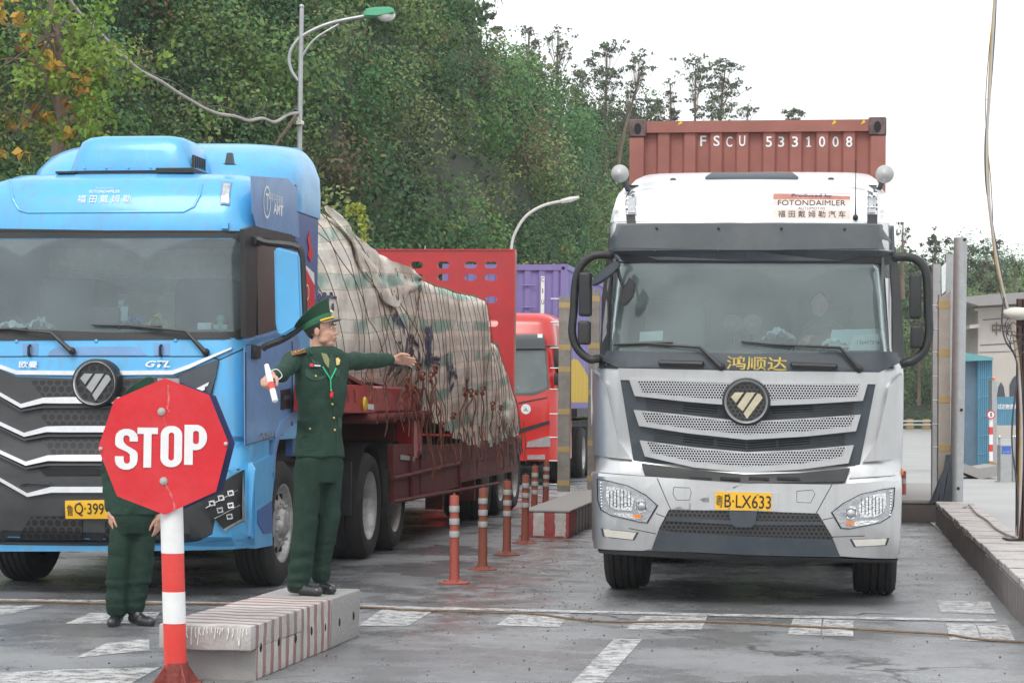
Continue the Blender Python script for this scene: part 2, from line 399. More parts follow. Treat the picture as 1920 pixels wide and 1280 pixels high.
# ================================================================== ground, road, hill
def road_mat():
    m = bpy.data.materials.new('wet_asphalt'); m.use_nodes = True; t = m.node_tree; L = t.links.new; b = t.nodes['Principled BSDF']
    tc = N_(m, 'ShaderNodeTexCoord')
    def nz(s, d=8, r=.6):
        n = N_(m, 'ShaderNodeTexNoise'); n.inputs['Scale'].default_value = s; n.inputs['Detail'].default_value = d; n.inputs['Roughness'].default_value = r
        L(tc.outputs['Object'], n.inputs['Vector']); return n.outputs['Fac']
    def mr(a, i0, i1, o0, o1):
        n = N_(m, 'ShaderNodeMapRange', i1=i0, i2=i1, i3=o0, i4=o1); L(a, n.inputs[0]); return n.outputs[0]
    def mix(f, a, bb):
        n = N_(m, 'ShaderNodeMixRGB')
        for i, q in ((0, f), (1, a), (2, bb)):
            if isinstance(q, tuple): n.inputs[i].default_value = (*q, 1)
            else: L(q, n.inputs[i])
        return n.outputs[0]
    fine = nz(80, 5, .85); mid = nz(4, 8, .7); big = nz(.45, 5, .6); big2 = nz(.9, 6, .65)
    c = mix(mr(mid, .3, .7, 0, 1), (.115, .119, .127), (.205, .21, .22))
    c = mix(mr(big, .42, .62, 0, .8), c, (.26, .265, .275))
    c = mix(mr(fine, .55, .72, 0, .9), c, (.56, .56, .57))
    c = mix(mr(fine, .47, .36, 0, 1.), c, (.035, .034, .033))
    vo = N_(m, 'ShaderNodeTexVoronoi', feature='F1'); vo.inputs['Scale'].default_value = 9; L(tc.outputs['Object'], vo.inputs['Vector'])
    dots = N_(m, 'ShaderNodeMath', operation='MULTIPLY'); L(mr(vo.outputs['Distance'], .16, .1, 0, 1), dots.inputs[0]); L(mr(big2, .5, .62, 0, 1), dots.inputs[1])
    c = mix(dots.outputs[0], c, (.03, .026, .022))
    ve = N_(m, 'ShaderNodeTexVoronoi', feature='DISTANCE_TO_EDGE'); ve.inputs['Scale'].default_value = .33
    wz = N_(m, 'ShaderNodeTexNoise'); wz.inputs['Scale'].default_value = 1.7; wz.inputs['Detail'].default_value = 6; L(tc.outputs['Object'], wz.inputs[0])
    wa = N_(m, 'ShaderNodeVectorMath', operation='MULTIPLY_ADD'); wa.inputs[1].default_value = (.9, .9, .9); L(wz.outputs['Color'], wa.inputs[0]); L(tc.outputs['Object'], wa.inputs[2]); L(wa.outputs[0], ve.inputs['Vector'])
    ck = N_(m, 'ShaderNodeMath', operation='MULTIPLY'); L(mr(ve.outputs['Distance'], .010, .003, 0, .9), ck.inputs[0]); L(mr(big, .45, .55, 0, 1), ck.inputs[1])
    c = mix(ck.outputs[0], c, (.04, .038, .036))
    # red mud washed along the row of posts
    pa_, pb_ = G(800, 1200), G(1075, 985); dd = (pb_-pa_); ln_ = dd.length; dd.normalize(); nn_ = Vector((-dd.y, dd.x, 0))
    def dot(v):
        q = N_(m, 'ShaderNodeVectorMath', operation='DOT_PRODUCT'); q.inputs[1].default_value = v; L(tc.outputs['Object'], q.inputs[0]); return q.outputs['Value']
    wob = N_(m, 'ShaderNodeMath', operation='MULTIPLY_ADD', i1=.8, i2=-.4-pa_.dot(nn_)); L(nz(1.1, 4), wob.inputs[0])
    sm = N_(m, 'ShaderNodeMath', operation='ADD'); L(dot(nn_), sm.inputs[0]); L(wob.outputs[0], sm.inputs[1])
    ab = N_(m, 'ShaderNodeMath', operation='ABSOLUTE'); L(sm.outputs[0], ab.inputs[0])
    al = dot(dd); m1 = N_(m, 'ShaderNodeMath', operation='MULTIPLY'); L(mr(al, pa_.dot(dd)-1, pa_.dot(dd)+1.5, 0, 1), m1.inputs[0]); L(mr(al, pb_.dot(dd)+6, pb_.dot(dd)+1, 0, 1), m1.inputs[1])
    def strip(w_, th0, th1, sc, colr, c):
        q = N_(m, 'ShaderNodeMath', operation='MULTIPLY'); L(mr(ab.outputs[0], w_, w_*.2, 0, 1), q.inputs[0]); L(m1.outputs[0], q.inputs[1])
        q2 = N_(m, 'ShaderNodeMath', operation='MULTIPLY'); L(q.outputs[0], q2.inputs[0]); L(mr(nz(sc, 9, .75), th0, th1, 0, 1), q2.inputs[1]); return mix(q2.outputs[0], c, colr)
    c = strip(1.0, .46, .56, 2.6, (.030, .027, .026), c)
    c = strip(.35, .47, .56, 4.2, (.11, .035, .03), c)
    L(c, b.inputs['Base Color'])
    wet = mr(big2, .44, .62, 1, 0)                      # 1 = wet film
    r1 = N_(m, 'ShaderNodeMath', operation='MULTIPLY_ADD', i1=-.43, i2=.60); L(wet, r1.inputs[0]); L(r1.outputs[0], b.inputs['Roughness'])
    bu = N_(m, 'ShaderNodeBump'); bu.inputs['Distance'].default_value = .012
    bs = N_(m, 'ShaderNodeMath', operation='MULTIPLY_ADD', i1=-.25, i2=.55); L(wet, bs.inputs[0]); L(bs.outputs[0], bu.inputs['Strength'])
    L(fine, bu.inputs['Height']); L(bu.outputs[0], b.inputs['Normal'])
    b.inputs['Specular IOR Level'].default_value = .65
    return m
M['road'] = road_mat()
M['marking'] = mat('worn_road_paint', (.55, .55, .55), .5, 0, .15, 5, bump=.3, bs=60, dirt=.8, dcol=(.20, .20, .20), ds=7)
def wear(m):
    t = m.node_tree; L = t.links.new; tc = N_(m, 'ShaderNodeTexCoord'); n = N_(m, 'ShaderNodeTexNoise'); n.inputs['Scale'].default_value = 9; n.inputs['Detail'].default_value = 9; n.inputs['Roughness'].default_value = .8
    L(tc.outputs['Object'], n.inputs[0]); r = N_(m, 'ShaderNodeMapRange', i1=.46, i2=.60, i3=.95, i4=.12); L(n.outputs['Fac'], r.inputs[0])
    L(r.outputs[0], t.nodes['Principled BSDF'].inputs['Alpha'])
wear(M['marking'])
M['pave'] = mat('pale_concrete_ground', (.36, .36, .355), .55, 0, .15, 1.2, bump=.2, dirt=.4, dcol=(.2, .2, .2), ds=.6)
M['soil'] = mat('hill_soil', (.020, .030, .012), .95, 0, .4, .3)

bm = bmesh.new()
bmesh.ops.create_grid(bm, x_segments=2, y_segments=2, size=419)
tag(obj('road', bm, M['road'], None, 0), kind='structure')
def flat(name, px, m, z=.004, g=None):
    bm = bmesh.new(); vs = [bm.verts.new(G(a, b, z)) for a, b in px]; f = bm.faces.new(vs)
    bm.normal_update()
    if f.normal.z < 0: f.normal_flip()
    return bm
def flats(name, polys, m, z):
    bm = bmesh.new()
    for i, px in enumerate(polys):
        vs = [bm.verts.new(G(a, b, z)) for a, b in px]; f = bm.faces.new(vs); f.normal_update()
        if f.normal.z < 0: f.normal_flip()
    return tag(obj(name, bm, m, None, 0, norm=False), kind='structure')
flats('road_markings', [
    [(958, 1152), (1072, 1149), (1048, 1175), (931, 1171)], [(1205, 1154), (1327, 1152), (1316, 1179), (1172, 1179)],
    [(1487, 1159), (1541, 1160), (1538, 1190), (1477, 1188)], [(1544, 1160), (1600, 1162), (1600, 1192), (1541, 1190)],
    [(1774, 1168), (1828, 1169), (1840, 1201), (1781, 1199)], [(1831, 1169), (1889, 1171), (1905, 1203), (1843, 1201)],
    [(672, 1172), (720, 1139), (820, 1140), (765, 1172)], [(1067, 1284), (1126, 1284), (1205, 1197), (1151, 1197)],
    [(1757, 1125), (1855, 1127), (1867, 1150), (1764, 1147)],
    [(122, 1168), (170, 1148), (300, 1146), (290, 1160), (240, 1168)], [(142, 1232), (200, 1205), (280, 1196), (280, 1218)],
    [(-60, 1156), (-60, 1134), (82, 1134), (20, 1150)], [(-60, 1288), (-40, 1262), (120, 1254), (300, 1250), (230, 1288)]], M['marking'], .004)
line = [(-80, 1121), (120, 1123), (300, 1126), (600, 1132), (900, 1139), (1200, 1146), (1500, 1153), (1868, 1160)]
flats('stop_line', [[line[i], line[i+1], (line[i+1][0], line[i+1][1]+4.5), (line[i][0], line[i][1]+4.5)] for i in range(len(line)-1)], M['marking'], .008)
# loose grit
rnd = random.Random(3); bm = bmesh.new()
for _ in range(600):
    if rnd.random() < .55:
        px, py = rnd.gauss(1060, 110), rnd.gauss(1090, 60)
    elif rnd.random() < .5: px, py = rnd.uniform(1700, 1900), rnd.uniform(985, 1120)
    else: px, py = rnd.uniform(0, 1900), rnd.uniform(1180, 1300)
    if py < 960: continue
    c = G(px, py); s = rnd.uniform(.002, .008)
    r = bmesh.ops.create_icosphere(bm, subdivisions=1, radius=s, matrix=Matrix.Translation(c+Vector((0, 0, s*.4))))
tag(obj('grit', bm, M['pebble'], None, 0), kind='stuff')
# pale ground right of the kerb and far behind
bm = bmesh.new()
vs = [bm.verts.new(UV(u, v, .012)) for u, v in ((1.7, 5), (60, 5), (60, 420), (-3.0, 420), (-3.0, 39), (1.25, 30))]
f = bm.faces.new(vs); f.normal_update()
if f.normal.z < 0: f.normal_flip()
tag(obj('pavement', bm, M['pave'], None, 0, norm=False), kind='structure')

# ---- hill: a real height field round the camera: base distance, crest distance and crest height per direction
A_px = [-1400, -400, 0, 600, 850, 890, 960, 1060, 1150, 1250, 1400, 1560, 1680, 1760, 1850, 1920, 2300, 3200]
A_S = [-700, -620, -500, -260, -40, 70, 160, 212, 236, 262, 320, 440, 520, 530, 525, 530, 570, 640]
A_D0 = [22, 24, 27, 36, 46, 48, 54, 66, 85, 100, 115, 125, 130, 130, 130, 130, 130, 130]
A_D1 = [48, 50, 54, 62, 74, 80, 88, 105, 120, 135, 150, 165, 175, 180, 185, 190, 190, 190]
def hill_z(px, d):
    S_ = np.interp(px, A_px, A_S); d0 = np.interp(px, A_px, A_D0); d1 = np.interp(px, A_px, A_D1)
    zc = H+(749-S_)/F*d1
    t = np.clip((d-d0)/(d1-d0), 0, 1); k = t**.80
    return zc*k - np.clip(d-d1, 0, 300)*.05
cols = np.linspace(-1400, 3200, 150); rows = np.concatenate([np.linspace(0, 1, 40), np.linspace(1.1, 3, 10)])
bm = bmesh.new(); grid = []
for a in cols:
    d0 = float(np.interp(a, A_px, A_D0)); d1 = float(np.interp(a, A_px, A_D1)); c_ = []
    for t in rows:
        d = d0+(d1-d0)*t; z = float(hill_z(a, d))
        z += 1.0*noise.noise(Vector((a/F*d*.15, d*.15, 0)))*min(1, t*4)
        c_.append(bm.verts.new(((a-960)/F*d, d, z-.05 if t == 0 else z)))
    grid.append(c_)
for i in range(len(grid)-1):
    for j in range(len(rows)-1): bm.faces.new((grid[i][j], grid[i+1][j], grid[i+1][j+1], grid[i][j+1]))
tag(obj('hill', bm, M['soil'], None, 60), kind='structure')

def leaf_mat(name, rough=.55, trans=.25):
    m = bpy.data.materials.new(name); m.use_nodes = True; t = m.node_tree; L = t.links.new; b = t.nodes['Principled BSDF']
    a = N_(m, 'ShaderNodeAttribute', attribute_name='leafcol'); L(a.outputs['Color'], b.inputs['Base Color'])
    b.inputs['Roughness'].default_value = rough; b.inputs['Specular IOR Level'].default_value = .35
    tl = N_(m, 'ShaderNodeBsdfTranslucent'); L(a.outputs['Color'], tl.inputs[0]); ms = N_(m, 'ShaderNodeMixShader'); ms.inputs[0].default_value = trans
    o = t.nodes['Material Output']; L(b.outputs[0], ms.inputs[1]); L(tl.outputs[0], ms.inputs[2]); L(ms.outputs[0], o.inputs[0])
    return m
M['leaf'] = leaf_mat('leaves')
def leaves(name, C, N, size, colr, rng, m=None, parent=None, asp=.62, jit=.42):
    """one mesh of leaf-shaped faces: centres C, mean directions N, lengths size, colours colr"""
    n = len(C)
    nn = N/(np.linalg.norm(N, axis=1)[:, None]+1e-9) + rng.normal(0, jit, (n, 3)); nn /= np.linalg.norm(nn, axis=1)[:, None]+1e-9
    t = rng.normal(0, 1, (n, 3)); t[:, 2] -= .6; t -= nn*(t*nn).sum(1)[:, None]; t /= np.linalg.norm(t, axis=1)[:, None]+1e-9
    s = np.cross(nn, t); L_ = size[:, None]
    v = np.empty((n, 4, 3), dtype=np.float32)
    v[:, 0] = C - t*L_*.5; v[:, 1] = C + s*L_*asp*.5 + nn*L_*.08 - t*L_*.05
    v[:, 2] = C + t*L_*.5 - nn*L_*.10; v[:, 3] = C - s*L_*asp*.5 + nn*L_*.08 - t*L_*.05
    me = bpy.data.meshes.new(name)
    me.vertices.add(n*4); me.vertices.foreach_set('co', v.ravel())
    me.loops.add(n*4); me.loops.foreach_set('vertex_index', np.arange(n*4, dtype=np.int32))
    me.polygons.add(n); me.polygons.foreach_set('loop_start', np.arange(0, n*4, 4, dtype=np.int32))
    me.update(calc_edges=True)
    ca = me.color_attributes.new('leafcol', 'FLOAT_COLOR', 'POINT')
    cc = np.ones((n, 4, 4), dtype=np.float32); cc[:, :, :3] = colr[:, None, :]; ca.data.foreach_set('color', cc.ravel())
    return mesh_obj(name, me, m or M['leaf'], parent, 0)
rng = np.random.default_rng(5)
PAL = np.array([(.046, .098, .024), (.032, .078, .022), (.068, .122, .030), (.024, .056, .020), (.090, .145, .035), (.070, .090, .032), (.042, .092, .036)])
CC, NN, SS, KK = [], [], [], []
def clump(c, r, n, base, size, zs=1.):
    """one lobed bush crown: leaves crowd the outer shell, gaps stay between the lobes"""
    nl = 9; lc = rng.normal(0, 1, (nl, 3)); lc /= np.linalg.norm(lc, axis=1)[:, None]; lc[:, 1] = -abs(lc[:, 1])*.8; lc[:, 2] *= .9
    k = rng.integers(nl, size=n); nv = rng.normal(0, 1, (n, 3)); nv /= np.linalg.norm(nv, axis=1)[:, None]
    back = nv[:, 1] > .35; nv[back, 1] *= -1
    lr = rng.uniform(.38, .58, nl)[k][:, None]; tone = rng.uniform(.75, 1.35, nl)[k][:, None]
    p = c+(lc[k]*.62+nv*lr*rng.uniform(.80, 1.04, (n, 1)))*r*np.array([1, .9, zs])
    col = base*rng.uniform(.85, 1.18, (n, 1))*tone
    y = rng.random(n) < .015; col[y] = np.array([.22, .19, .05])
    CC.append(p); NN.append(nv*1.0+np.array([0, -.15, .35])); KK.append(col); SS.append(rng.uniform(.7, 1.25, n)*size)
def place(ncl, rmin, rmax, seedshift, lift, kk, x0=-420, x1=1650, tone=1.):
    pxs = rng.uniform(x0, x1, ncl); ts = rng.uniform(0.0, 1.0, ncl)**.9
    for a, t in zip(pxs, ts):
        d0 = np.interp(a, A_px, A_D0); d1 = np.interp(a, A_px, A_D1)
        if a > 1180 and a < 1650 and rng.random() < .6: continue
        d = d0+(d1-d0)*t; z = hill_z(a, d); py = 749-(z-H)*F/d
        if py < -300: continue
        far = d/60; r = (rmin+(rmax-rmin)*rng.random()**2)*far**.6
        off = rng.uniform(*lift)*r
        c = np.array([(a-960)/F*d, d-off*.5, z+off])
        pick = noise.noise(Vector((a/200, t*6, 3+seedshift)))
        base = PAL[rng.choice(len(PAL), p=[.24, .22, .14, .16, .09, .07, .08])]*rng.uniform(.75, 1.35)*np.array([.92, 1, 1.1])*(1+.8*pick)*1.4*tone
        if rng.random() < .16: base = np.array([.16, .20, .07])*rng.uniform(.8, 1.25)         # paler creepers
        if rng.random() < .03: base = np.array([.15, .12, .06])*rng.uniform(.8, 1.2)           # dry brown growth
        sz = .135*far**.5*rng.uniform(.8, 1.15)
        clump(c, r, int(kk*(r/sz)**2), base, sz, rng.uniform(.9, 1.4))
place(620, .9, 2.0, 0, (-.3, .4), 5.5)
place(1500, .45, .95, 9, (.1, 1.5), 6.0)
place(260, 1.2, 2.6, 2, (-.3, .5), 4.0, -1250, -420)
place(340, .9, 2.0, 4, (-.4, .35), 8.0, 1650, 2250, 1.3)
# low growth at the foot of the bank
for _ in range(360):
    a = rng.uniform(-1200, 1500); d = np.interp(a, A_px, A_D0)+rng.uniform(-1.5, 2); r = rng.uniform(.6, 1.3)
    clump(np.array([(a-960)/F*d, d, max(0, float(hill_z(a, d)))+r*.5]), r, int(6*(r/.14)**2), PAL[rng.integers(7)]*1.3, .13)
o = leaves('hillside_foliage', np.concatenate(CC), np.concatenate(NN), np.concatenate(SS), np.concatenate(KK), rng)
tag(o, kind='stuff')

# ---- single trees
def tree(name, label, cat, base, height, crown, trunk_r, leafs, size, pal, seed, lean=(0, 0), group=None, frag=0, flatk=.6):
    """crown: list of (dx, dy, dz, radius) foliage clumps in metres relative to the base"""
    rg = np.random.default_rng(seed); t = thing(name, label, cat, base, 0, group)
    bm = bmesh.new(); top = Vector((lean[0], lean[1], height*.93))
    tp = [Vector((lean[0]*k**1.4+.05*height*.3*math.sin(k*5+seed)*.3, lean[1]*k, height*.93*k)) for k in np.linspace(0, 1, 9)]
    tube(bm, tp, [trunk_r*(1-.8*k) for k in np.linspace(0, 1, 9)], 8)
    C, Nn, Sz, K = [], [], [], []
    if frag:
        rf = random.Random(seed); crown = [(dx+rf.gauss(0, r*.7), dy+rf.gauss(0, r*.8), dz+rf.gauss(0, r*.5), r*rf.uniform(.35, .7)) for dx, dy, dz, r in crown for _ in range(frag)]
    for i, (dx, dy, dz, r) in enumerate(crown):
        e = Vector((dx, dy, dz)); zz = min(max(.2, dz/height-.12), .95)
        s = tp[int(zz*8)]
        mid = s.lerp(e, .5)+Vector((0, 0, -.05*r))
        lk = .35 if frag else 1.; tube(bm, [s, mid, e], [trunk_r*.32*(1-zz*.5)*lk, trunk_r*.22*lk, trunk_r*.06*lk], 5)
        for q in range(4):
            w_ = Vector(rg.normal(0, 1, 3)).normalized()*r*.8; tube(bm, [mid.lerp(e, .5), e+w_], [trunk_r*.10*lk, trunk_r*.04*lk], 4)
        n = int(leafs*r*r*(2.0 if frag else 1)); nv = rg.normal(0, 1, (n, 3)); nv /= np.linalg.norm(nv, axis=1)[:, None]
        sub = rg.normal(0, 1, (7, 3)); sub /= np.linalg.norm(sub, axis=1)[:, None]
        near = (nv@sub.T).max(1)
        rr = r*rg.uniform(.25, 1, n)**.5*(.55+.5*near)
        C.append(np.array(e)+nv*rr[:, None]*np.array([1, 1, flatk])); Nn.append(nv+np.array([0, 0, .5]))
        Sz.append(rg.uniform(.6, 1.3, n)*size)
        pb = pal[rg.integers(len(pal))]; K.append(np.array(pb)*rg.uniform(.65, 1.4, (n, 1)))
    obj('trunk', bm, M['bark'], t)
    leaves('crown', np.concatenate(C), np.concatenate(Nn), np.concatenate(Sz), np.concatenate(K), rg, parent=t, jit=1.)
    return t
PINE = [(.10, .14, .075), (.12, .155, .085), (.085, .12, .07)]  # leaf greens lightened to put distance haze into the colour
def pine(label, px, top, bot, D, clumps, seed, lean=0., tr=.12, dens=150, sz=.15):
    b = P(px, bot, D); s = D/F; h = (bot-top)*s
    cr = [((cx-px)*s, random.Random(seed+i).uniform(-1, 1)*r*s, (bot-cy)*s, r*s) for i, (cx, cy, r) in enumerate(clumps)]
    return tree('pine_tree', label, 'tree', b, h, cr, tr, dens, sz, PINE, seed, (lean*s, 0), 'thin pines along the ridge', frag=8, flatk=.5)
pine('thin round topped pine at the left end of the ridge skyline beside the hill crest', 990, 46, 240, 96, [(990, 62, 17), (975, 84, 17), (1006, 86, 18), (990, 110, 20), (968, 118, 12), (1012, 122, 14), (985, 145, 18)], 1)
pine('slim pine with open airy branches, second from the left on the skyline', 1044, 42, 260, 100, [(1046, 56, 12), (1056, 75, 13), (1034, 78, 12), (1042, 102, 16), (1062, 104, 9), (1040, 135, 15), (1056, 160, 14)], 2)
pine('broad dark pine clump, the largest crown on the ridge skyline', 1135, 70, 330, 105, [(1132, 92, 18), (1155, 88, 14), (1110, 112, 20), (1138, 125, 24), (1095, 145, 22), (1120, 160, 26), (1085, 175, 20), (1150, 165, 20), (1110, 205, 28), (1150, 215, 26), (1080, 225, 26)], 3, dens=190)
pine('leaning pine whose bare trunk tilts right out of the dark clump', 1158, 96, 330, 104, [(1196, 108, 16), (1208, 122, 14), (1182, 118, 15), (1202, 140, 13), (1190, 158, 9), (1176, 175, 10)], 4, lean=48)
pine('narrow spire shaped tree covered in creepers behind the container roof', 1256, 142, 330, 112, [(1254, 156, 7), (1250, 172, 9), (1260, 188, 9), (1256, 206, 14), (1262, 226, 16), (1248, 246, 20), (1256, 262, 20)], 5, dens=260)
pine('tall pine with bare pale trunk and small tufted crown just above the left container corner', 1300, 98, 330, 112, [(1305, 108, 14), (1292, 122, 18), (1312, 130, 15), (1286, 142, 12), (1304, 152, 14), (1300, 172, 9)], 6, lean=4, tr=.10)
pine('full crowned pine leaning slightly right beside the tall bare pine', 1345, 108, 330, 112, [(1350, 118, 16), (1368, 128, 18), (1338, 142, 18), (1362, 158, 20), (1378, 160, 14), (1330, 170, 20), (1356, 190, 22), (1340, 205, 22), (1320, 215, 18), (1370, 210, 16)], 7, dens=190, lean=14)
pine('small sparse pine low on the skyline right of the full crowned pine', 1400, 196, 330, 114, [(1395, 205, 9), (1410, 204, 9), (1385, 214, 8), (1402, 216, 9)], 8, tr=.06)
pine('lone low bush top showing just above the container', 1486, 204, 330, 118, [(1478, 213, 10), (1492, 211, 11), (1484, 218, 14)], 9, tr=.06, dens=300)
pine('dark low tree crowns filling the ridge between the broad clump and the spire tree', 1212, 180, 330, 108, [(1195, 200, 22), (1220, 195, 20), (1235, 215, 20), (1210, 235, 26), (1185, 240, 24), (1240, 250, 20)], 10, dens=220)
pine('dark broadleaf crown at the top of the hill beside the sky', 868, -8, 60, 82, [(868, 8, 22), (850, 20, 22), (885, 28, 20), (866, 45, 24), (845, 50, 24), (888, 55, 18)], 11, dens=340, sz=.2)
GR2 = [(.075, .11, .05), (.06, .09, .042), (.09, .125, .055)]
def rtree(label, px, top, bot, D, clumps, seed, pal=GR2, dens=170, sz=.24, tr=.12):
    b = P(px, bot, D); s = D/F
    cr = [((cx-px)*s, random.Random(seed+i).uniform(-1, 1)*r*s, (bot-cy)*s, r*s) for i, (cx, cy, r) in enumerate(clumps)]
    return tree('broadleaf_tree', label, 'tree', b, (bot-top)*s, cr, tr, dens, sz, pal, seed, (0, 0), 'trees on the low hill at the right', frag=4, flatk=.7)
rtree('bare twiggy tree with thin sparse leaves right beside the silver cab roof', 1692, 405, 560, 100, [(1690, 425, 14), (1704, 440, 14), (1688, 455, 18), (1702, 470, 14), (1692, 485, 16), (1686, 500, 18)], 21, dens=55, sz=.22)
rtree('dark rounded tree standing highest on the right hill', 1752, 434, 620, 125, [(1748, 448, 12), (1760, 462, 16), (1740, 468, 16), (1752, 490, 24), (1728, 500, 20), (1772, 505, 22), (1745, 525, 26)], 22, dens=150)
rtree('mid green bushy tree behind the grey posts', 1800, 448, 640, 130, [(1795, 470, 18), (1812, 462, 14), (1790, 500, 26), (1820, 500, 26), (1800, 540, 30), (1770, 560, 28)], 23, dens=130)
rtree('pale green tree behind the tall right post', 1850, 450, 640, 130, [(1842, 462, 12), (1858, 470, 16), (1840, 495, 24), (1870, 500, 20), (1850, 530, 30), (1885, 540, 26)], 24, pal=[(.075, .10, .045), (.06, .085, .035)], dens=120)
rtree('thin leaved tree at the right edge above the gatehouse roof', 1902, 478, 640, 120, [(1893, 492, 12), (1912, 498, 14), (1900, 515, 18), (1925, 520, 18), (1885, 530, 18), (1910, 545, 24)], 25, dens=90)
rtree('misty green tree between the silver cab and the right posts', 1722, 500, 760, 120, [(1705, 530, 24), (1735, 540, 26), (1715, 570, 30), (1745, 590, 28), (1700, 610, 30), (1730, 640, 30), (1705, 660, 26)], 26, dens=120)
# left foreground tree: fresh green spray and ochre hanging leaves
def leftree():
    D = 25.; s = D/F; px0, bot = 118, 760
    b = P(px0, bot, D); b.z = 0
    hh = P(px0, -40, D).z
    t = thing('autumn_tree', 'tree with fresh green sprays and drooping ochre leaves above the blue lorry at left', 'tree', b)
    bm = bmesh.new(); rd = random.Random(11); rg = np.random.default_rng(12)
    trunk = [P(x, y, D)-b for x, y in ((108, 330), (120, 250), (112, 180), (118, 120), (105, 60), (95, 0), (90, -60))]
    trunk = [Vector((0, 0, 0))]+trunk
    tube(bm, spline(trunk, 3), [.11-.09*i/21 for i in range(22)], 8)
    C, Nn, Sz, K = [], [], [], []
    def add(px, py, r, n, pal, size, droop=.0):
        c = np.array(P(px, py, D+rd.uniform(-.8, .8))-b); p = c+rg.normal(0, 1, (n, 3))*r*s*np.array([.6, .9, .6])
        C.append(p); Nn.append(np.tile([0, -1., .35], (n, 1))); Sz.append(rg.uniform(.6, 1.25, n)*size)
        K.append(np.array(pal[rd.randrange(len(pal))])*rg.uniform(.7, 1.3, (n, 1)))
    GRN = [(.16, .26, .03), (.12, .22, .03), (.20, .30, .05)]; OCH = [(.40, .24, .03), (.46, .30, .05), (.32, .15, .03)]; DK = [(.06, .10, .02), (.09, .11, .03)]
    for _ in range(95):
        px, py = rd.gauss(140, 52), rd.gauss(105, 68)
        add(px, py, 20, 22, GRN, .085)
    for _ in range(40): add(rd.uniform(-60, 190), rd.uniform(150, 300), 20, 18, DK, .08)
    for _ in range(46):
        px, py = rd.choice([(20, 20), (40, 60), (75, 130), (125, 150), (160, 190), (110, 210), (150, 250), (30, 220), (60, 240), (10, 270), (90, 100), (130, 235), (170, 140)])
        add(px+rd.gauss(0, 18), py+rd.gauss(0, 18), 9, 5, OCH, .15)
    for _ in range(34):
        a = trunk[rd.randrange(2, 6)]; e = P(rd.uniform(-60, 230), rd.uniform(0, 290), D+rd.uniform(-.8, .8))-b
        m_ = a.lerp(e, .5)+Vector((rd.uniform(-.15, .15), 0, rd.uniform(-.1, .25)))
        tube(bm, spline([a, m_, e], 3), [.018, .016, .014, .012, .01, .007, .004], 5)
    obj('trunk', bm, M['bark'], t)
    leaves('crown', np.concatenate(C), np.concatenate(Nn), np.concatenate(Sz), np.concatenate(K), rg, parent=t, jit=.8)
leftree()
# a hanging yellow-green creeper behind the load, and plume grasses on the bank
rg = np.random.default_rng(9)
pts = spline([P(x, y, 33) for x, y in ((652, 400), (662, 388), (676, 392), (680, 420), (683, 450), (684, 480))], 14)
c = np.array([np.array(p)+rg.normal(0, .03, 3) for p in pts for _ in range(4)])
t = thing('hanging_creeper', 'bright yellow green creeper hanging in front of the bank above the tarpaulin', 'plant', P(684, 500, 33))
b0 = np.array(t.location)
obj('stem', TB([p-t.location for p in pts]+[Vector((0, 0, -2.2))], .012, 5), M['bark'], t)
leaves('foliage', c-b0, np.tile([0, -1., .3], (len(c), 1)), rg.uniform(.05, .09, len(c)), np.tile([.30, .36, .05], (len(c), 1))*rg.uniform(.7, 1.3, (len(c), 1)), rg, parent=t)
# ================================================================== trucks: shared pieces
def pw(tab):
    zs = [a for a, _ in tab]; ys = [b for _, b in tab]
    return lambda z: float(np.interp(z, zs, ys))
def front_surf(y0, w, bow=.10, rc=.20, rd=.20):
    def f(x, z):
        W = w(z); a = min(abs(x), W); t = max(0., (a-(W-rc))/rc)
        return y0(z)+bow*(a/W)**2+rd*(1-math.sqrt(max(0., 1-min(t, 1)**2)))
    return f
def shell(name, surf, w, zs, ylen, m, parent, hole=None, nfront=34, top=True, side_in=None):
    """cab skin: front follows surf, sides run straight back; hole(x, z) removes front faces"""
    bm = bmesh.new(); rows_ = []
    for z in zs:
        W = w(z); xs = [-W+ (2*W)*i/nfront for i in range(nfront+1)]
        xs = [math.copysign(W*(1-max(0., 1-abs(x)/W)**1.35), x) if abs(x) > 1e-9 else 0 for x in xs]
        r = [(x, surf(x, z), z) for x in xs]
        yb = ylen(z) if callable(ylen) else ylen
        ys = [r[-1][1]+(yb-r[-1][1])*k/6 for k in range(1, 7)]
        r = [(-W, y, z) for y in ys[::-1]]+r+[(W, y, z) for y in ys]
        rows_.append([bm.verts.new(p) for p in r])
    for i in range(len(rows_)-1):
        for k in range(len(rows_[0])-1):
            f = (rows_[i][k], rows_[i][k+1], rows_[i+1][k+1], rows_[i+1][k])
            c = sum((v.co for v in f), Vector())/4
            if hole and 6 <= k < 6+nfront and hole(c.x, c.z): continue
            bm.faces.new(f)
        bm.faces.new((rows_[i][-1], rows_[i][0], rows_[i+1][0], rows_[i+1][-1]))
    if top: bm.faces.new(rows_[-1])
    return obj(name, bm, m, parent, 50)
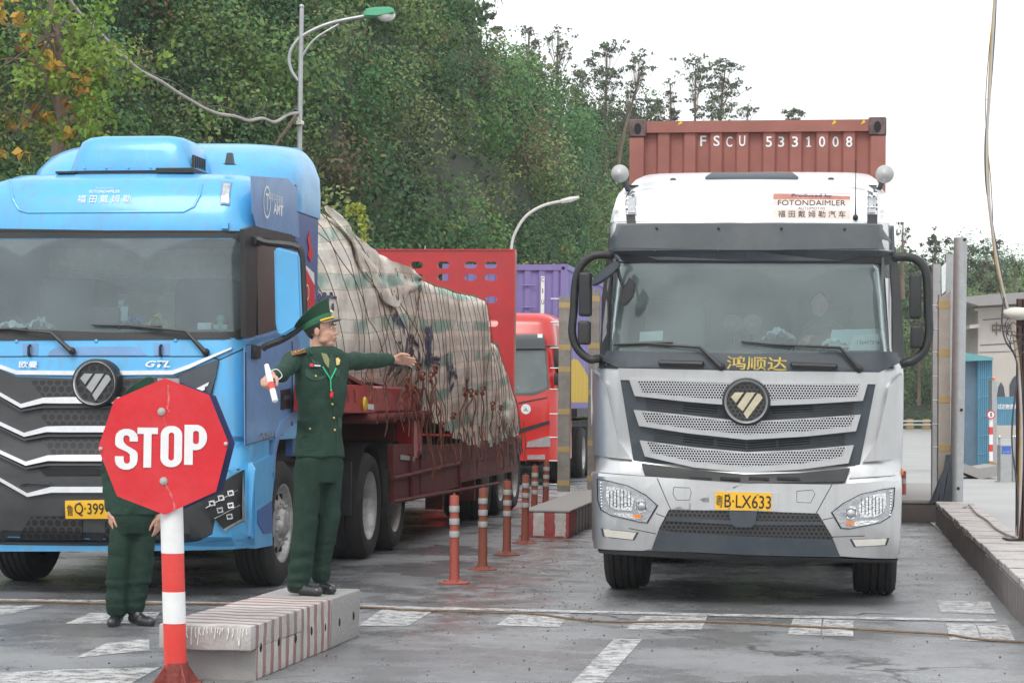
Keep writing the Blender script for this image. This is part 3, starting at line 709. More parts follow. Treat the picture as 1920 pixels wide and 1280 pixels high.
def mk_wheel(name, parent, x, y, z, r=.52, wd=.30, face=1, front=True, dual=False):
    """wheel with its axle along local x; face=+1 shows the outside towards +x"""
    Mx = Matrix.Translation((x, y, z)) @ Matrix.Rotation(R(90)*face, 4, 'Y')
    e = bpy.data.objects.get('__none'); bm = bmesh.new()
    h = wd/2
    prof = [(r*.60, h*.86), (r*.66, h*.98), (r*.80, h*1.04), (r*.92, h*1.0), (r*.975, h*.86)]
    for g in (.55, .2, -.15, -.5):
        prof += [(r, h*(g+.22)), (r, h*(g-.02)), (r*.972, h*(g-.04)), (r*.972, h*(g-.10))]
    prof += [(r*.975, -h*.86), (r*.92, -h), (r*.8, -h*1.04), (r*.66, -h*.98), (r*.60, -h*.86)]
    lathe(bm, prof, 44, Mx, closed=True)
    ty = obj('wheel', bm, M['rubber'], parent, 35)
    bm = bmesh.new()
    if front: p2 = [(0, h*1.25), (.07, h*1.25), (.10, h*1.15), (.115, h*.9), (.14, h*.80), (.19, h*.82), (r*.50, h*.55), (r*.555, h*.62), (r*.60, h*.92), (r*.635, h*.97), (r*.60, h*.80), (r*.52, -h*.2), (0, -h*.2)]
    else: p2 = [(0, h*.15), (.10, h*.15), (.12, -h*.15), (.15, -h*.45), (r*.46, -h*.52), (r*.54, -h*.30), (r*.57, h*.6), (r*.60, h*.9), (r*.64, h*.97), (r*.62, h*.75), (r*.6, -h*.5), (0, -h*.55)]
    lathe(bm, p2, 40, Mx)
    rim = obj('rim', bm, M['rim'], ty, 40)
    bm = bmesh.new(); zc = h*.86 if front else -h*.40
    for k in range(10):
        a = k*math.pi/5; q = Mx @ Matrix.Translation((.165*math.cos(a), .165*math.sin(a), zc))
        lathe(bm, [(0, .03), (.014, .03), (.017, 0)], 6, q)
    obj('wheel_nuts', bm, M['rim'], rim)
    bm = bmesh.new(); rr = .222 if front else .215; zc = h*.70 if front else -h*.50
    for k in range(10):
        a = (k+.5)*math.pi/5; q = Mx @ Matrix.Translation((rr*math.cos(a), rr*math.sin(a), zc)) @ Matrix.Rotation(-R(20), 4, 'X')
        lathe(bm, [(0, .012), (.027, .012), (.027, -.02)], 12, q)
    obj('hole_ring', bm, M['black'], rim)
    return ty
def ball(bm, c, r, sc=(1, 1, 1), n=16, Rm=None):
    Mx = Matrix.Translation(c) @ (Rm or Matrix()) @ Matrix.Diagonal((*sc, 1))
    bmesh.ops.create_uvsphere(bm, u_segments=n, v_segments=max(6, n//2), radius=r, matrix=Mx)
def emblem(rig, px, py, rad, parent, logo_m, off=.06, ring='plastic'):
    c = rig.hit(px, py, off); k = (c-rig.o).length/F; r = rad*k
    Mx = Matrix.Translation((c.x, c.y+.05, c.z)) @ Matrix.Rotation(R(90), 4, 'X')
    bm = bmesh.new(); lathe(bm, [(0, .02), (r*.82, .02), (r*.84, .045), (r*.90, .06), (r*.97, .05), (r, .02), (r, -.12), (0, -.12)], 48, Mx)
    e = obj('emblem', bm, M[ring], parent, 35)
    bm = bmesh.new(); lathe(bm, [(r*.80, .03), (r*.86, .056), (r*.885, .06), (r*.90, .058), (r*.90, .03)], 48, Mx); obj('emblem_ring', bm, M['steel'] if ring == 'plastic' else M['chrome'], e)
    bm = bmesh.new(); lathe(bm, [(0, .027), (r*.79, .027)], 48, Mx); obj('emblem_mesh', bm, M['hexmesh'] if ring != 'plastic' else M['meshdark'], e)
    bm = bmesh.new(); q = r/113
    for sh in ([(-72, 22), (-52, 44), (-12, 44), (-48, -6)], [(-42, -20), (2, 44), (42, 44), (-16, -44)], [(52, 40), (66, 36), (76, 18), (4, -80), (-12, -54)]):
        prism(bm, [(c.x+a*q, c.y+.012, c.z+b*q) for a, b in sh], (0, .02, 0))
    obj('emblem_mark', bm, M[logo_m], e, 0)
    return e
def wiper(rig, pts, parent, offs=.035):
    bm = bmesh.new()
    a, b, c, d = [rig.hit(x, y, offs) for x, y in pts]      # blade tip, blade end, arm knee, pivot
    tube(bm, [a, a.lerp(b, .5)+Vector((0, -.01, 0)), b], .009, 6)
    tube(bm, [a+Vector((0, .015, .0)), b+Vector((0, .015, 0))], .006, 4)
    tube(bm, [a.lerp(b, .55)+Vector((0, -.015, 0)), c+Vector((0, -.03, 0)), d+Vector((0, -.02, 0))], [.008, .014, .022], 6)
    ball(bm, d, .03)
    return obj('wiper', bm, M['plastic'], parent)
def light_unit(rig, name, outline, parent, inner):
    h = panel(rig, name, outline, M['lens'], parent, off=.012, thick=.03, g=.12, bev=0)
    return h

# ================================================================== silver truck
T = Rig(-.64, 16.28)
y0 = pw([(.3, .02), (.36, -.06), (.60, -.09), (.95, -.09), (1.02, -.02), (1.1, .03), (1.8, .0), (1.92, .03), (2.66, .14), (2.70, .09), (2.90, .12), (2.93, .15), (3.05, .21), (3.15, .31), (3.22, .46), (3.26, .70)])
wS = pw([(.3, 1.17), (.95, 1.185), (1.05, 1.17), (1.1, 1.19), (1.80, 1.195), (1.92, 1.15), (2.66, 1.10), (2.9, 1.09), (3.05, 1.06), (3.15, 1.00), (3.22, .93), (3.26, .86)])
T.surf = front_surf(y0, wS, .11, .22, .20)
sf = T.surf
tr = T.thing('silver_truck', 'silver lorry with dark visor band facing the camera, brown red container above its cab', 'truck')
def hw(x, z): return 1.89 < z < 2.64 and abs(x) < 1.07
zs = [.40, .45, .5, .6, .7, .8, .9, .97, 1.02, 1.1, 1.25, 1.4, 1.6, 1.75, 1.82, 1.89, 1.96, 2.1, 2.3, 2.5, 2.64, 2.68, 2.78, 2.90, 2.93, 2.98, 3.03, 3.08, 3.12, 3.16, 3.20, 3.23, 3.25, 3.26]
cab = shell('cab', sf, wS, zs, 2.25, M['silver'], tr, hw)
# cab interior behind the glass
bm = bmesh.new(); box(bm, -1.02, 1.02, 1.75, 1.8, 1.2, 2.66); box(bm, -1.04, -1.02, .26, 1.8, 1.2, 2.66); box(bm, 1.02, 1.04, .26, 1.8, 1.2, 2.66); box(bm, -1.04, 1.04, .35, 1.8, 2.66, 2.68)
obj('cab_lining', bm, M['interior'], tr)
panel(T, 'dashboard', [(-1.06, 1.90), (1.06, 1.90), (1.06, 1.93), (-1.06, 1.93)], M['dash'], tr, off=-.06, thick=.5, px=False)
obj('seat', BX(-.85, -.35, .95, 1.5, 1.2, 2.35, .08, 3), M['dash'], tr)
obj('seat', BX(.30, .80, .95, 1.5, 1.2, 2.35, .08, 3), M['dash'], tr)
bm = bmesh.new(); pp = [Vector((.58+.22*math.cos(a), .62+.08*math.sin(a), 1.98+.20*math.sin(a))) for a in np.linspace(0, 2*math.pi, 25)]
tube(bm, pp, .014, 6); tube(bm, [(.58, .62, 1.98), (.58, .75, 1.8)], .03); tube(bm, [(.36, .62, 1.98), (.80, .62, 1.98)], .015)
obj('steering_wheel', bm, M['plastic'], tr)
# windscreen and its black surround
pv = [T.hit(1352, 688), T.hit(1611, 692)]; M['glassT'] = glass_mat('swept_windscreen_glass', (.88, .97, .97), .12, (.60, .70, .70), .03, [(p.x, p.z, .78, 1.02) for p in pv])
gl = [(1138, 660), (1136, 648), (1140, 520), (1146, 484), (1674, 486), (1679, 520), (1683, 650), (1680, 662), (1400, 668)]
panel(T, 'windscreen', gl, M['glassT'], tr, off=.0, thick=.006, g=.12)
ssur = [(1126, 668), (1132, 520), (1140, 478), (1680, 481), (1688, 520), (1692, 668), (1400, 676)]
def frame_between(rig, name, o_, i_, m, parent, off, thick):
    bm = bmesh.new(); n = len(o_)
    A = [rig.hit(a, b, off) for a, b in o_]; B = [rig.hit(a, b, off) for a, b in i_]
    for i in range(n):
        j = (i+1) % n; K = max(2, int((A[i]-A[j]).length/.12)+1)
        for k in range(K):
            q = [A[i].lerp(A[j], k/K), A[i].lerp(A[j], (k+1)/K), B[i].lerp(B[j], (k+1)/K), B[i].lerp(B[j], k/K)]
            for p in q: p.y = rig.surf(p.x, p.z)-off
            bm.faces.new([bm.verts.new(p) for p in q])
    bmesh.ops.remove_doubles(bm, verts=bm.verts[:], dist=.0005)
    r = bmesh.ops.extrude_face_region(bm, geom=bm.faces[:])
    for v in r['geom']:
        if isinstance(v, bmesh.types.BMVert): v.co.y += thick
    return obj(name, bm, m, parent, 30)
o8 = [(1122, 690), (1128, 560), (1138, 477), (1400, 477), (1682, 480), (1690, 560), (1697, 690), (1400, 700)]
i8 = [(1142, 659), (1143, 560), (1150, 493), (1400, 493), (1669, 496), (1673, 560), (1675, 660), (1400, 664)]
frame_between(T, 'windscreen_surround', o8, i8, M['plastic'], tr, .012, .03)
# scuttle panel below the glass
panel(T, 'scuttle_panel', [(1122, 664), (1141, 657), (1400, 663), (1676, 659), (1693, 664), (1687, 680), (1648, 698), (1400, 694), (1159, 689), (1128, 676)], M['grey'], tr, off=.022, thick=.03)
text(T, 'lettering', '鸿顺达', 1419, 681, 26, 112, M['goldpaint'], tr, off=.026, tilt=.02, bold=.012)
for a, b in (((1238, 680), (1316, 682)), ((1486, 684), (1566, 687))):
    bm = bmesh.new(); p, q = T.hit(*a, .06), T.hit(*b, .06)
    tube(bm, [p+Vector((0, .05, 0)), p, p.lerp(q, .5)+Vector((0, -.005, 0)), q, q+Vector((0, .05, 0))], .022, 8)
    obj('grab_handle', bm, M['plastic'], tr)
wiper(T, [(1150, 646), (1262, 642), (1313, 651), (1352, 688)], tr)
wiper(T, [(1390, 640), (1490, 650), (1575, 652), (1611, 692)], tr)
# dark visor band and lower lip
panel(T, 'visor_band', [(1143, 421), (1175, 419), (1400, 418), (1648, 420), (1676, 423), (1678, 469), (1400, 470), (1140, 467)], M['visor'], tr, off=.02, thick=.03)
panel(T, 'visor_lip', [(1141, 468), (1400, 470), (1679, 471), (1680, 483), (1598, 481), (1575, 489), (1400, 489), (1232, 487), (1210, 479), (1139, 477)], M['grey'], tr, off=.03, thick=.05)
bm = bmesh.new()
for x, y in ((1231, 428), (1347, 428), (1465, 428), (1584, 429), (1228, 471), (1346, 471), (1465, 472), (1585, 473)):
    c = T.hit(x, y, .034); ball(bm, c, .010)
obj('screw_row', bm, M['plastic'], tr)
for a, b in (([(1179, 347), (1197, 347), (1192, 419), (1175, 419)], 0), ([(1626, 347), (1644, 347), (1645, 420), (1626, 420)], 1)):
    panel(T, 'marker_stripe', a, M['plastic'], tr, off=.006, thick=.01, g=.04)
for cx in (1184.5, 1635.5):
    h = panel(T, 'marker_lamp', [(cx-9, 367), (cx+10, 367), (cx+9, 402), (cx-10, 402)], M['chrome'], tr, off=.018, thick=.02)
    panel(T, 'marker_lens', [(cx-6.5, 370), (cx+7.5, 370), (cx+6.5, 399), (cx-7.5, 399)], M['lens'], h, off=.026, thick=.01)
# maker's sticker, its wording and the aerial
st = mat('faded_sticker', (.62, .52, .47), .6, 0, .12, 5)
panel(T, 'sticker', [(1450, 363), (1594, 363), (1594, 411), (1449, 408)], st, tr, off=.006, thick=.004, g=.06)
stb = mat('faded_sticker_band', (.42, .17, .13), .6, 0, .25, 9)
panel(T, 'sticker_band', [(1450, 363), (1594, 363), (1594, 374), (1450, 373)], stb, tr, off=.009, thick=.004, g=.06)
text(T, 'sticker_text', 'Produced by', 1522, 367, 8, 74, M['navy'], tr, off=.012, bold=.01)
text(T, 'sticker_text', 'FOTONDAIMLER', 1522, 380, 11, 124, M['ink'], tr, off=.010)
text(T, 'sticker_text', 'AUTOMOTIVE', 1522, 390, 5, 50, M['rust'], tr, off=.010)
text(T, 'sticker_text', '福 田 戴 姆 勒 汽 车', 1522, 401, 13, 124, M['ink'], tr, off=.010)
bm = bmesh.new(); c = T.hit(1604, 408, .02); tube(bm, [c, c+Vector((0, 0, .12)), c+Vector((0, -.0, .44))], [.006, .004, .002], 6); ball(bm, c, .021, (1, 1, 1.2))
obj('aerial', bm, M['ink'], tr)
# roof fairing rising behind the front panel
T2 = Rig(-.64, 16.28)
fy = pw([(3.14, .38), (3.2, .55), (3.3, .95), (3.4, 1.35), (3.47, 1.7), (3.50, 2.0)]); fw = pw([(3.14, 1.03), (3.3, 1.03), (3.4, 1.01), (3.47, .97), (3.50, .86)])
T2.surf = front_surf(fy, fw, .10, .25, .25)
shell('roof_fairing', T2.surf, fw, [3.14, 3.2, 3.25, 3.3, 3.35, 3.4, 3.44, 3.47, 3.49, 3.50], 2.3, M['white'], tr)
panel(T, 'front_top_panel', [(1144, 418), (1150, 392), (1158, 368), (1170, 352), (1196, 344), (1400, 341), (1626, 345), (1652, 353), (1665, 371), (1672, 394), (1676, 420), (1400, 418)], M['white'], tr, off=.004, thick=.012, g=.05)
v_ = [T2.hit(x, y, .01) for x, y in ((1335, 327), (1485, 327), (1497, 336), (1322, 336))]
prism(bmb := bmesh.new(), v_, (0, .02, .02)); obj('roof_vent', bmb, M['grey'], tr)
bm = bmesh.new()
for x, y in ((1262, 337), (1558, 336)): ball(bm, T2.hit(x, y, .0), .018, (1.5, 1, .8))
obj('fairing_bolts', bm, M['grey'], tr)
for cx, cy, lx in ((1162, 326, .5), (1659, 327, -.5)):
    c = T.y(cx, cy, .62)
    bm = bmesh.new(); lathe(bm, [(0, .05), (.02, .045), (.066, .0), (.072, -.02), (.06, -.06), (.03, -.11), (.018, -.2), (0, -.2)], 24, Matrix.Translation(c) @ Matrix.Rotation(R(90), 4, 'X') @ Matrix.Rotation(R(10), 4, 'X'))
    hp = obj('roof_beacon', bm, mat('beacon_grey', (.40, .41, .40), .4, .1, .1, 8), tr)
    obj('beacon_bracket', TB([c+Vector((0, .12, 0)), c+Vector((lx*.1, .25, -.12)), c+Vector((lx*.3, .35, -.2))], .022, 6), M['grey'], hp)
# centre panel with the dark grille field and three perforated bars
sg = lambda x, z: sf(x, max(z, 1.16))
panel(T, 'bonnet_panel', [(1159, 690), (1400, 695), (1648, 698), (1642, 720), (1400, 718), (1163, 712)], M['silver'], tr, off=.03, thick=.03)
panel(T, 'grille_field', [(1163, 711), (1400, 717), (1642, 719), (1628, 790), (1612, 872), (1500, 886), (1394, 889), (1300, 882), (1187, 861), (1176, 790)], M['grey'], tr, off=.02, thick=.03, surf=sg)
for poly in ([(1208, 744), (1300, 753), (1400, 762), (1500, 759), (1602, 754), (1596, 778), (1500, 779), (1400, 786), (1300, 779), (1214, 770)],
             [(1222, 806), (1300, 815), (1400, 826), (1500, 821), (1586, 812), (1580, 838), (1500, 842), (1400, 848), (1300, 840), (1228, 828)]):
    panel(T, 'air_intake', poly, M['dkgrey'], tr, off=.024, thick=.01, surf=sg)
bm = bmesh.new()
for (xa, ya), (xm, ym), (xb, yb), n in (((1212, 747), (1400, 765), (1600, 757), 5), ((1226, 810), (1400, 829), (1584, 815), 5)):
    for k in range(n):
        dy = k*4.6
        pp = [T.hit(xa+(xm-xa)*t, ya+(ym-ya)*t+dy, .035) for t in np.linspace(0, 1, 6)]+[T.hit(xm+(xb-xm)*t, ym+(yb-ym)*t+dy, .035) for t in np.linspace(.2, 1, 5)]
        tube(bm, pp, .0035, 4)
obj('intake_slats', bm, M['grey'], tr)
for poly in ([(1281, 757), (1345, 761), (1345, 775), (1281, 771)], [(1446, 761), (1525, 757), (1525, 771), (1446, 775)], [(1281, 815), (1338, 821), (1338, 836), (1281, 830)], [(1345, 822), (1398, 828), (1398, 842), (1345, 837)], [(1402, 828), (1455, 823), (1455, 838), (1402, 842)], [(1460, 822), (1518, 817), (1518, 832), (1460, 837)]):
    panel(T, 'intake_opening', poly, M['black'], tr, off=.027, thick=.006)
bars = [([(1179, 710), (1290, 712), (1400, 716), (1520, 718), (1627, 719), (1618, 751), (1520, 757), (1400, 762), (1290, 753), (1190, 742)], [(1194, 713), (1290, 716), (1400, 719), (1520, 720), (1612, 720), (1606, 743), (1520, 747), (1400, 752), (1290, 744), (1204, 735)]),
        ([(1188, 768), (1290, 778), (1400, 790), (1510, 784), (1614, 777), (1605, 808), (1510, 818), (1400, 824), (1290, 812), (1198, 798)], [(1203, 771), (1290, 781), (1400, 793), (1510, 786), (1602, 779), (1596, 798), (1510, 808), (1400, 814), (1290, 803), (1212, 791)]),
        ([(1199, 825), (1300, 838), (1400, 847), (1500, 843), (1601, 834), (1591, 868), (1500, 880), (1396, 886), (1300, 876), (1209, 855)], [(1213, 828), (1300, 841), (1400, 850), (1500, 845), (1586, 838), (1578, 856), (1500, 869), (1396, 874), (1300, 865), (1221, 848)])]
for a, b in bars:
    g = panel(T, 'grille_bar', a, M['silver'], tr, off=.060, thick=.045, g=.1, surf=sg)
    panel(T, 'perforated_inlay', b, M['perf'], g, off=.063, thick=.01, g=.1, surf=sg)
emblem(T, 1399, 753, 45, tr, 'gold', off=.10)
# side wings of the cab front
for s in (-1, 1):
    def m_(pts):
        return pts if s < 0 else [(2802-x+ (694-y)*-.0, y+ (1401-x)*.021) for x, y in pts]
    panel(T, 'corner_panel', m_([(1108, 692), (1122, 704), (1136, 722), (1140, 742), (1158, 824), (1184, 861), (1150, 858), (1112, 852), (1108, 780)]), M['silver'], tr, off=.045, thick=.05, g=.08)
    panel(T, 'step_panel', m_([(1124, 854), (1198, 868), (1210, 892), (1122, 884)]), M['silver'], tr, off=.02, thick=.03)
# dark slot, bumper, plate, grilles
panel(T, 'slot_panel', [(1202, 868), (1300, 880), (1395, 889), (1500, 886), (1594, 877), (1586, 902), (1400, 906), (1209, 891)], M['plastic'], tr, off=.035, thick=.04)
bm = bmesh.new()
for x0, x1 in ((1292, 1334), (1350, 1388), (1404, 1442), (1457, 1500)):
    q = [T.hit(x, y, .04) for x, y in ((x0, 893), (x1, 895), (x1, 900), (x0, 898))]; prism(bm, q, (0, .004, 0))
obj('bumper_slots', bm, M['black'], tr)
bp = [(1110, 884), (1232, 894), (1396, 905), (1560, 908), (1688, 898), (1688, 990), (1684, 1046), (1600, 1044), (1575, 1042), (1560, 1005), (1534, 962), (1400, 957), (1254, 956), (1236, 990), (1222, 1028), (1205, 1032), (1120, 1028), (1110, 1010)]
panel(T, 'bumper', bp, M['silver'], tr, off=.03, thick=.06, g=.08)
panel(T, 'lower_grille', [(1254, 955), (1400, 957), (1534, 962), (1562, 1008), (1545, 1016), (1400, 1010), (1238, 998), (1236, 990)], M['meshdark'], tr, off=.034, thick=.03)
panel(T, 'bumper_crossbar', [(1250, 969), (1400, 976), (1540, 978), (1544, 984), (1400, 984), (1247, 976)], M['grey'], tr, off=.05, thick=.03)
panel(T, 'sensor_cover', [(1366, 958), (1420, 958), (1416, 982), (1408, 988), (1380, 988), (1371, 982)], M['grey'], tr, off=.06, thick=.06)
panel(T, 'bumper_lip', [(1236, 992), (1260, 996), (1400, 1005), (1550, 1010), (1562, 1012), (1576, 1044), (1400, 1040), (1222, 1030)], M['grey'], tr, off=.045, thick=.08)
panel(T, 'underlip', [(1120, 1030), (1222, 1032), (1400, 1041), (1576, 1046), (1684, 1048), (1680, 1053), (1400, 1052), (1124, 1036)], M['plastic'], tr, off=.02, thick=.10)
pp_ = panel(T, 'plate_holder', [(1330, 918), (1460, 923), (1459, 957), (1329, 955)], M['silver'], tr, off=.045, thick=.02)
panel(T, 'number_plate', [(1341, 921), (1447, 924), (1446, 957), (1341, 955)], M['yellow'], tr, off=.055, thick=.012)
text(T, 'plate_text', '粤', 1349, 939, 23, 13, M['ink'], tr, off=.058)
text(T, 'plate_text', 'B·LX633', 1402, 940, 24, 86, M['ink'], tr, off=.058, tilt=.02, bold=.004)
for x, y in ((1367, 925), (1421, 926), (1367, 952), (1421, 954)):
    bm = bmesh.new(); ball(bm, T.hit(x, y, .058), .007, n=8); obj('plate_bolt', bm, M['steel'], tr)
hl = [(1121, 899), (1140, 902), (1177, 911), (1208, 927), (1231, 947), (1212, 979), (1196, 977), (1146, 965), (1128, 955), (1122, 937)]
hr = [(1676, 915), (1654, 918), (1614, 927), (1583, 943), (1561, 960), (1578, 989), (1595, 990), (1650, 979), (1667, 968), (1674, 949)]
def shrink(pts, k):
    cx = sum(p[0] for p in pts)/len(pts); cy = sum(p[1] for p in pts)/len(pts)
    return [(cx+(x-cx)*k, cy+(y-cy)*k) for x, y in pts]
for P_, cs, am, sg in ((hl, [(1163, 933, 22), (1202, 947, 13)], (1195, 967), 1), (hr, [(1636, 947, 22), (1592, 957, 13)], (1594, 980), -1)):
    h = panel(T, 'headlight', shrink(P_, 1.05), M['ink'], tr, off=.036, thick=.03)
    panel(T, 'headlight_housing', P_, M['lens'], h, off=.041, thick=.01)
    fx = (lambda q: q) if sg > 0 else (lambda q: [(2798-x, y+13) for x, y in q])
    for q in ([(1137, 911), (1158, 914), (1180, 922), (1189, 936), (1184, 957), (1160, 956), (1142, 948), (1136, 930)], [(1194, 936), (1204, 936), (1213, 946), (1210, 958), (1199, 961), (1191, 951)]):
        panel(T, 'headlight_reflector', fx(q), M['bulb'], h, off=.050, thick=.012, g=.05)
        xs_ = [p[0] for p in fx(q)]; bm = bmesh.new(); yc = sum(p[1] for p in fx(q))/len(q); hh = (max(p[1] for p in q)-min(p[1] for p in q))*.40
        for k in range(1, 8):
            x = min(xs_)+(max(xs_)-min(xs_))*k/8; e = 1-.35*abs(k-4)/4; tube(bm, [T.hit(x, yc-hh*e, .056), T.hit(x, yc+hh*e, .056)], .0022, 4)
        obj('lens_ribs', bm, M['lampdark'], h)
    panel(T, 'lower_reflector', fx([(1150, 962), (1172, 962), (1198, 966), (1204, 971), (1190, 973), (1158, 967)]), M['bulb'], h, off=.050, thick=.01, g=.05)
    cc = T.hit(*fx([(1203, 949)])[0], .062); bm = bmesh.new(); ball(bm, cc, .03, (1, .5, 1)); obj('projector_lens', bm, M['lens'], h)
    panel(T, 'indicator', [(am[0]-8, am[1]-3), (am[0]+8, am[1]-2), (am[0]+8, am[1]+4), (am[0]-8, am[1]+3)], M['amber'], h, off=.056, thick=.008)
    bm = bmesh.new()
    for k in range(9):
        t = k/8; x = P_[0][0]+sg*5+sg*t*2; c = T.hit(x, P_[0][1]+6+t*44, .047); ball(bm, c, .008, n=8)
    obj('led_row', bm, M['bulb'], h)
for q in ([(1131, 991), (1193, 998), (1186, 1011), (1134, 1005)], [(1598, 1011), (1663, 1009), (1659, 1021), (1605, 1024)]):
    panel(T, 'lamp_recess', shrink(q, 1.15), M['grey'], tr, off=.033, thick=.006)
    panel(T, 'fog_lamp', q, M['cream'], tr, off=.038, thick=.01)
bm = bmesh.new()
for pts in ([(1232, 896), (1258, 956)], [(1560, 908), (1530, 962)], [(1108, 980), (1180, 990), (1230, 1000)], [(1560, 1006), (1620, 1004), (1687, 997)], [(1230, 962), (1250, 970)], [(1542, 974), (1562, 970)]):
    pq = [T.hit(*pts[0], .031).lerp(T.hit(*pts[-1], .031), t) for t in np.linspace(0, 1, 6)] if len(pts) == 2 else [T.hit(x, y, .031) for x, y in pts]
    for p in pq: p.y = sf(p.x, p.z)-.031
    tube(bm, pq, .003, 4)
obj('seam_lines', bm, M['ink'], tr)
for q in ([(1263, 913), (1293, 914), (1296, 922), (1293, 937), (1268, 937), (1262, 926)], [(1494, 920), (1524, 918), (1528, 926), (1520, 942), (1494, 941)]):
    pq = [T.hit(x, y, .031) for x, y in q+[q[0]]]; obj('tow_cap', TB(pq, .0022, 4), M['grey'], tr)
# mirrors on curved arms
def arm(px, y_, parent, r):
    pts = spline([T.y(x, y, y_+k*.0) for k, (x, y) in enumerate(px)], 5)
    pts[0].y += .15; pts[-1].y += .15
    return obj('mirror_arm', TB(pts, r, 10), M['plastic'], parent)
arm([(1142, 477), (1112, 480), (1090, 497), (1079, 530), (1076, 580), (1073, 625), (1084, 655), (1105, 673), (1118, 672)], .02, tr, .032)
arm([(1680, 481), (1712, 484), (1733, 502), (1739, 535), (1740, 580), (1742, 625), (1733, 657), (1712, 676), (1696, 680)], .02, tr, .034)
for nm, q in (('mirror', (1098, 511, 593, 22)), ('mirror', (1096, 602, 646, 22)), ('mirror', (1716, 514, 598, 22)), ('mirror', (1718, 610, 653, 22))):
    cx, ya, yb, wd = q; a, b = T.y(cx-wd/2, ya, .04), T.y(cx+wd/2, yb, .04)
    mo = obj(nm, BX(a.x, b.x, -.04, .10, b.z, a.z, .022, 3), M['plastic'], tr)
    obj('mirror_glass', BX(a.x+.02, b.x-.02, .10, .106, b.z+.02, a.z-.02), M['chrome'], mo)
bm = bmesh.new(); prism(bm, [T.y(x, y, -.10) for x, y in ((1108, 531), (1113, 520), (1130, 504), (1152, 490), (1161, 491), (1161, 500), (1148, 512), (1124, 530), (1110, 536))], (0, .12, 0))
bmesh.ops.bevel(bm, geom=bm.edges[:], offset=.008, segments=2, affect='EDGES')
fm = obj('front_mirror', bm, M['grey'], tr)
obj('mirror_stalk', TB(spline([T.y(x, y, -.04) for x, y in ((1158, 496), (1162, 520), (1172, 542))], 4), .014), M['plastic'], fm)
bm = bmesh.new(); prism(bm, [T.y(x, y, -.08) for x, y in ((1161, 562), (1166, 545), (1180, 519), (1191, 532), (1187, 556), (1172, 574), (1164, 571))], (0, .06, .0))
bmesh.ops.bevel(bm, geom=bm.edges[:], offset=.006, segments=2, affect='EDGES'); obj('mirror_head', bm, M['plastic'], fm)
# chassis and wheels
bm = bmesh.new(); box(bm, -.45, -.30, .4, 13, .75, 1.0); box(bm, .30, .45, .4, 13, .75, 1.0); box(bm, -.5, .5, .5, .9, .42, .9, .03); box(bm, -1.1, 1.1, 2.6, 13.5, 1.22, 1.4)
box(bm, -.9, .9, 1.2, 1.35, .42, .62, .03); box(bm, -1.05, 1.05, .25, 2.2, .95, 1.25)
obj('chassis', bm, M['plastic'], tr)
obj('air_tank', TB([(-.62, .75, .62), (-.62, 1.3, .62)], .09, 12), M['steel'], tr)
for s in (-1, 1):
    mk_wheel('wheel', tr, s*1.0, 1.32, .50, .50, .33, face=s)
    for yy in (4.3, 5.6, 10.6, 11.9): mk_wheel('wheel', tr, s*.95, yy, .50, .50, .55, face=s, front=False)
obj('side_marker', BX(1.17, 1.22, 1.0, 1.06, .97, 1.03, .01), M['amber'], tr)
# items on the dash: separate things
def prop(name, label, cat, pxs, m, y_=.42, th=.01):
    bm = bmesh.new(); prism(bm, [T.I.inverted() @ T.y(x, y, y_) for x, y in pxs], FF*th)
    return tag(obj(name, bm, m, None, 0), label, cat)
bm = bmesh.new()
q = [T.M @ T.y(x, y, .40) for x, y in ((1560, 618), (1656, 616), (1664, 650), (1552, 652))]
tag(obj('paper_sheet', prism(bm, q, FF*.006), mat('pale_blue_paper', (.50, .66, .70), .8), None, 0), 'pale blue paper sheet standing behind the windscreen of the silver lorry', 'paper')
bm = bmesh.new(); q = [T.M @ T.y(x, y, .37) for x, y in ((1600, 629), (1667, 624), (1669, 656), (1590, 657))]
nc = obj('note_card', prism(bm, q, FF*.006), M['paper'], None, 0); tag(nc, 'white card with a handwritten number leaning in the lower right of the silver lorry windscreen', 'card')
me = text_mesh('13649787401', 1); c = T.y(1632, 642, .365)
xs = [v.co.x for v in me.vertices]; Wd = max(xs)-min(xs)
for v in me.vertices: v.co = T.M @ Vector((c.x+v.co.x/Wd*.20, c.y, c.z+v.co.y*.03))
mesh_obj('handwriting', me, M['ink'], nc, 0)
def cloth(name, label, px, py, wx, hz, m, seed):
    bm = bmesh.new(); bmesh.ops.create_grid(bm, x_segments=16, y_segments=8, size=.5)
    c = T.y(px, py, .45)
    for v in bm.verts:
        n_ = noise.noise(Vector((v.co.x*5+seed, v.co.y*5, 0)))
        v.co = T.M @ Vector((c.x+v.co.x*wx, c.y+v.co.y*.15, c.z+hz*(.5-abs(v.co.x))*(1+n_)+.02*n_))
    r = bmesh.ops.extrude_face_region(bm, geom=bm.faces[:])
    for v in r['geom']:
        if isinstance(v, bmesh.types.BMVert): v.co.z -= .01
    return tag(obj(name, bm, m, None), label, 'cloth')
cloth('folded_cloth', 'blue and white cloth crumpled at the middle of the silver lorry dashboard', 1460, 634, .26, .13, mat('blue_white_cloth', (.50, .56, .68), .8, 0, .8, 14), 1)
cloth('crumpled_tissue', 'small cream crumpled tissue on the dashboard left of the papers', 1565, 645, .2, .09, M['paper'], 5)
bm = bmesh.new(); q = [T.M @ T.y(x, y, .40) for x, y in ((1200, 622), (1243, 620), (1242, 638), (1199, 640))]
tag(obj('permit_card', prism(bm, q, FF*.006), M['paper'], None, 0), 'small white permit card at the lower left of the silver lorry windscreen', 'card')
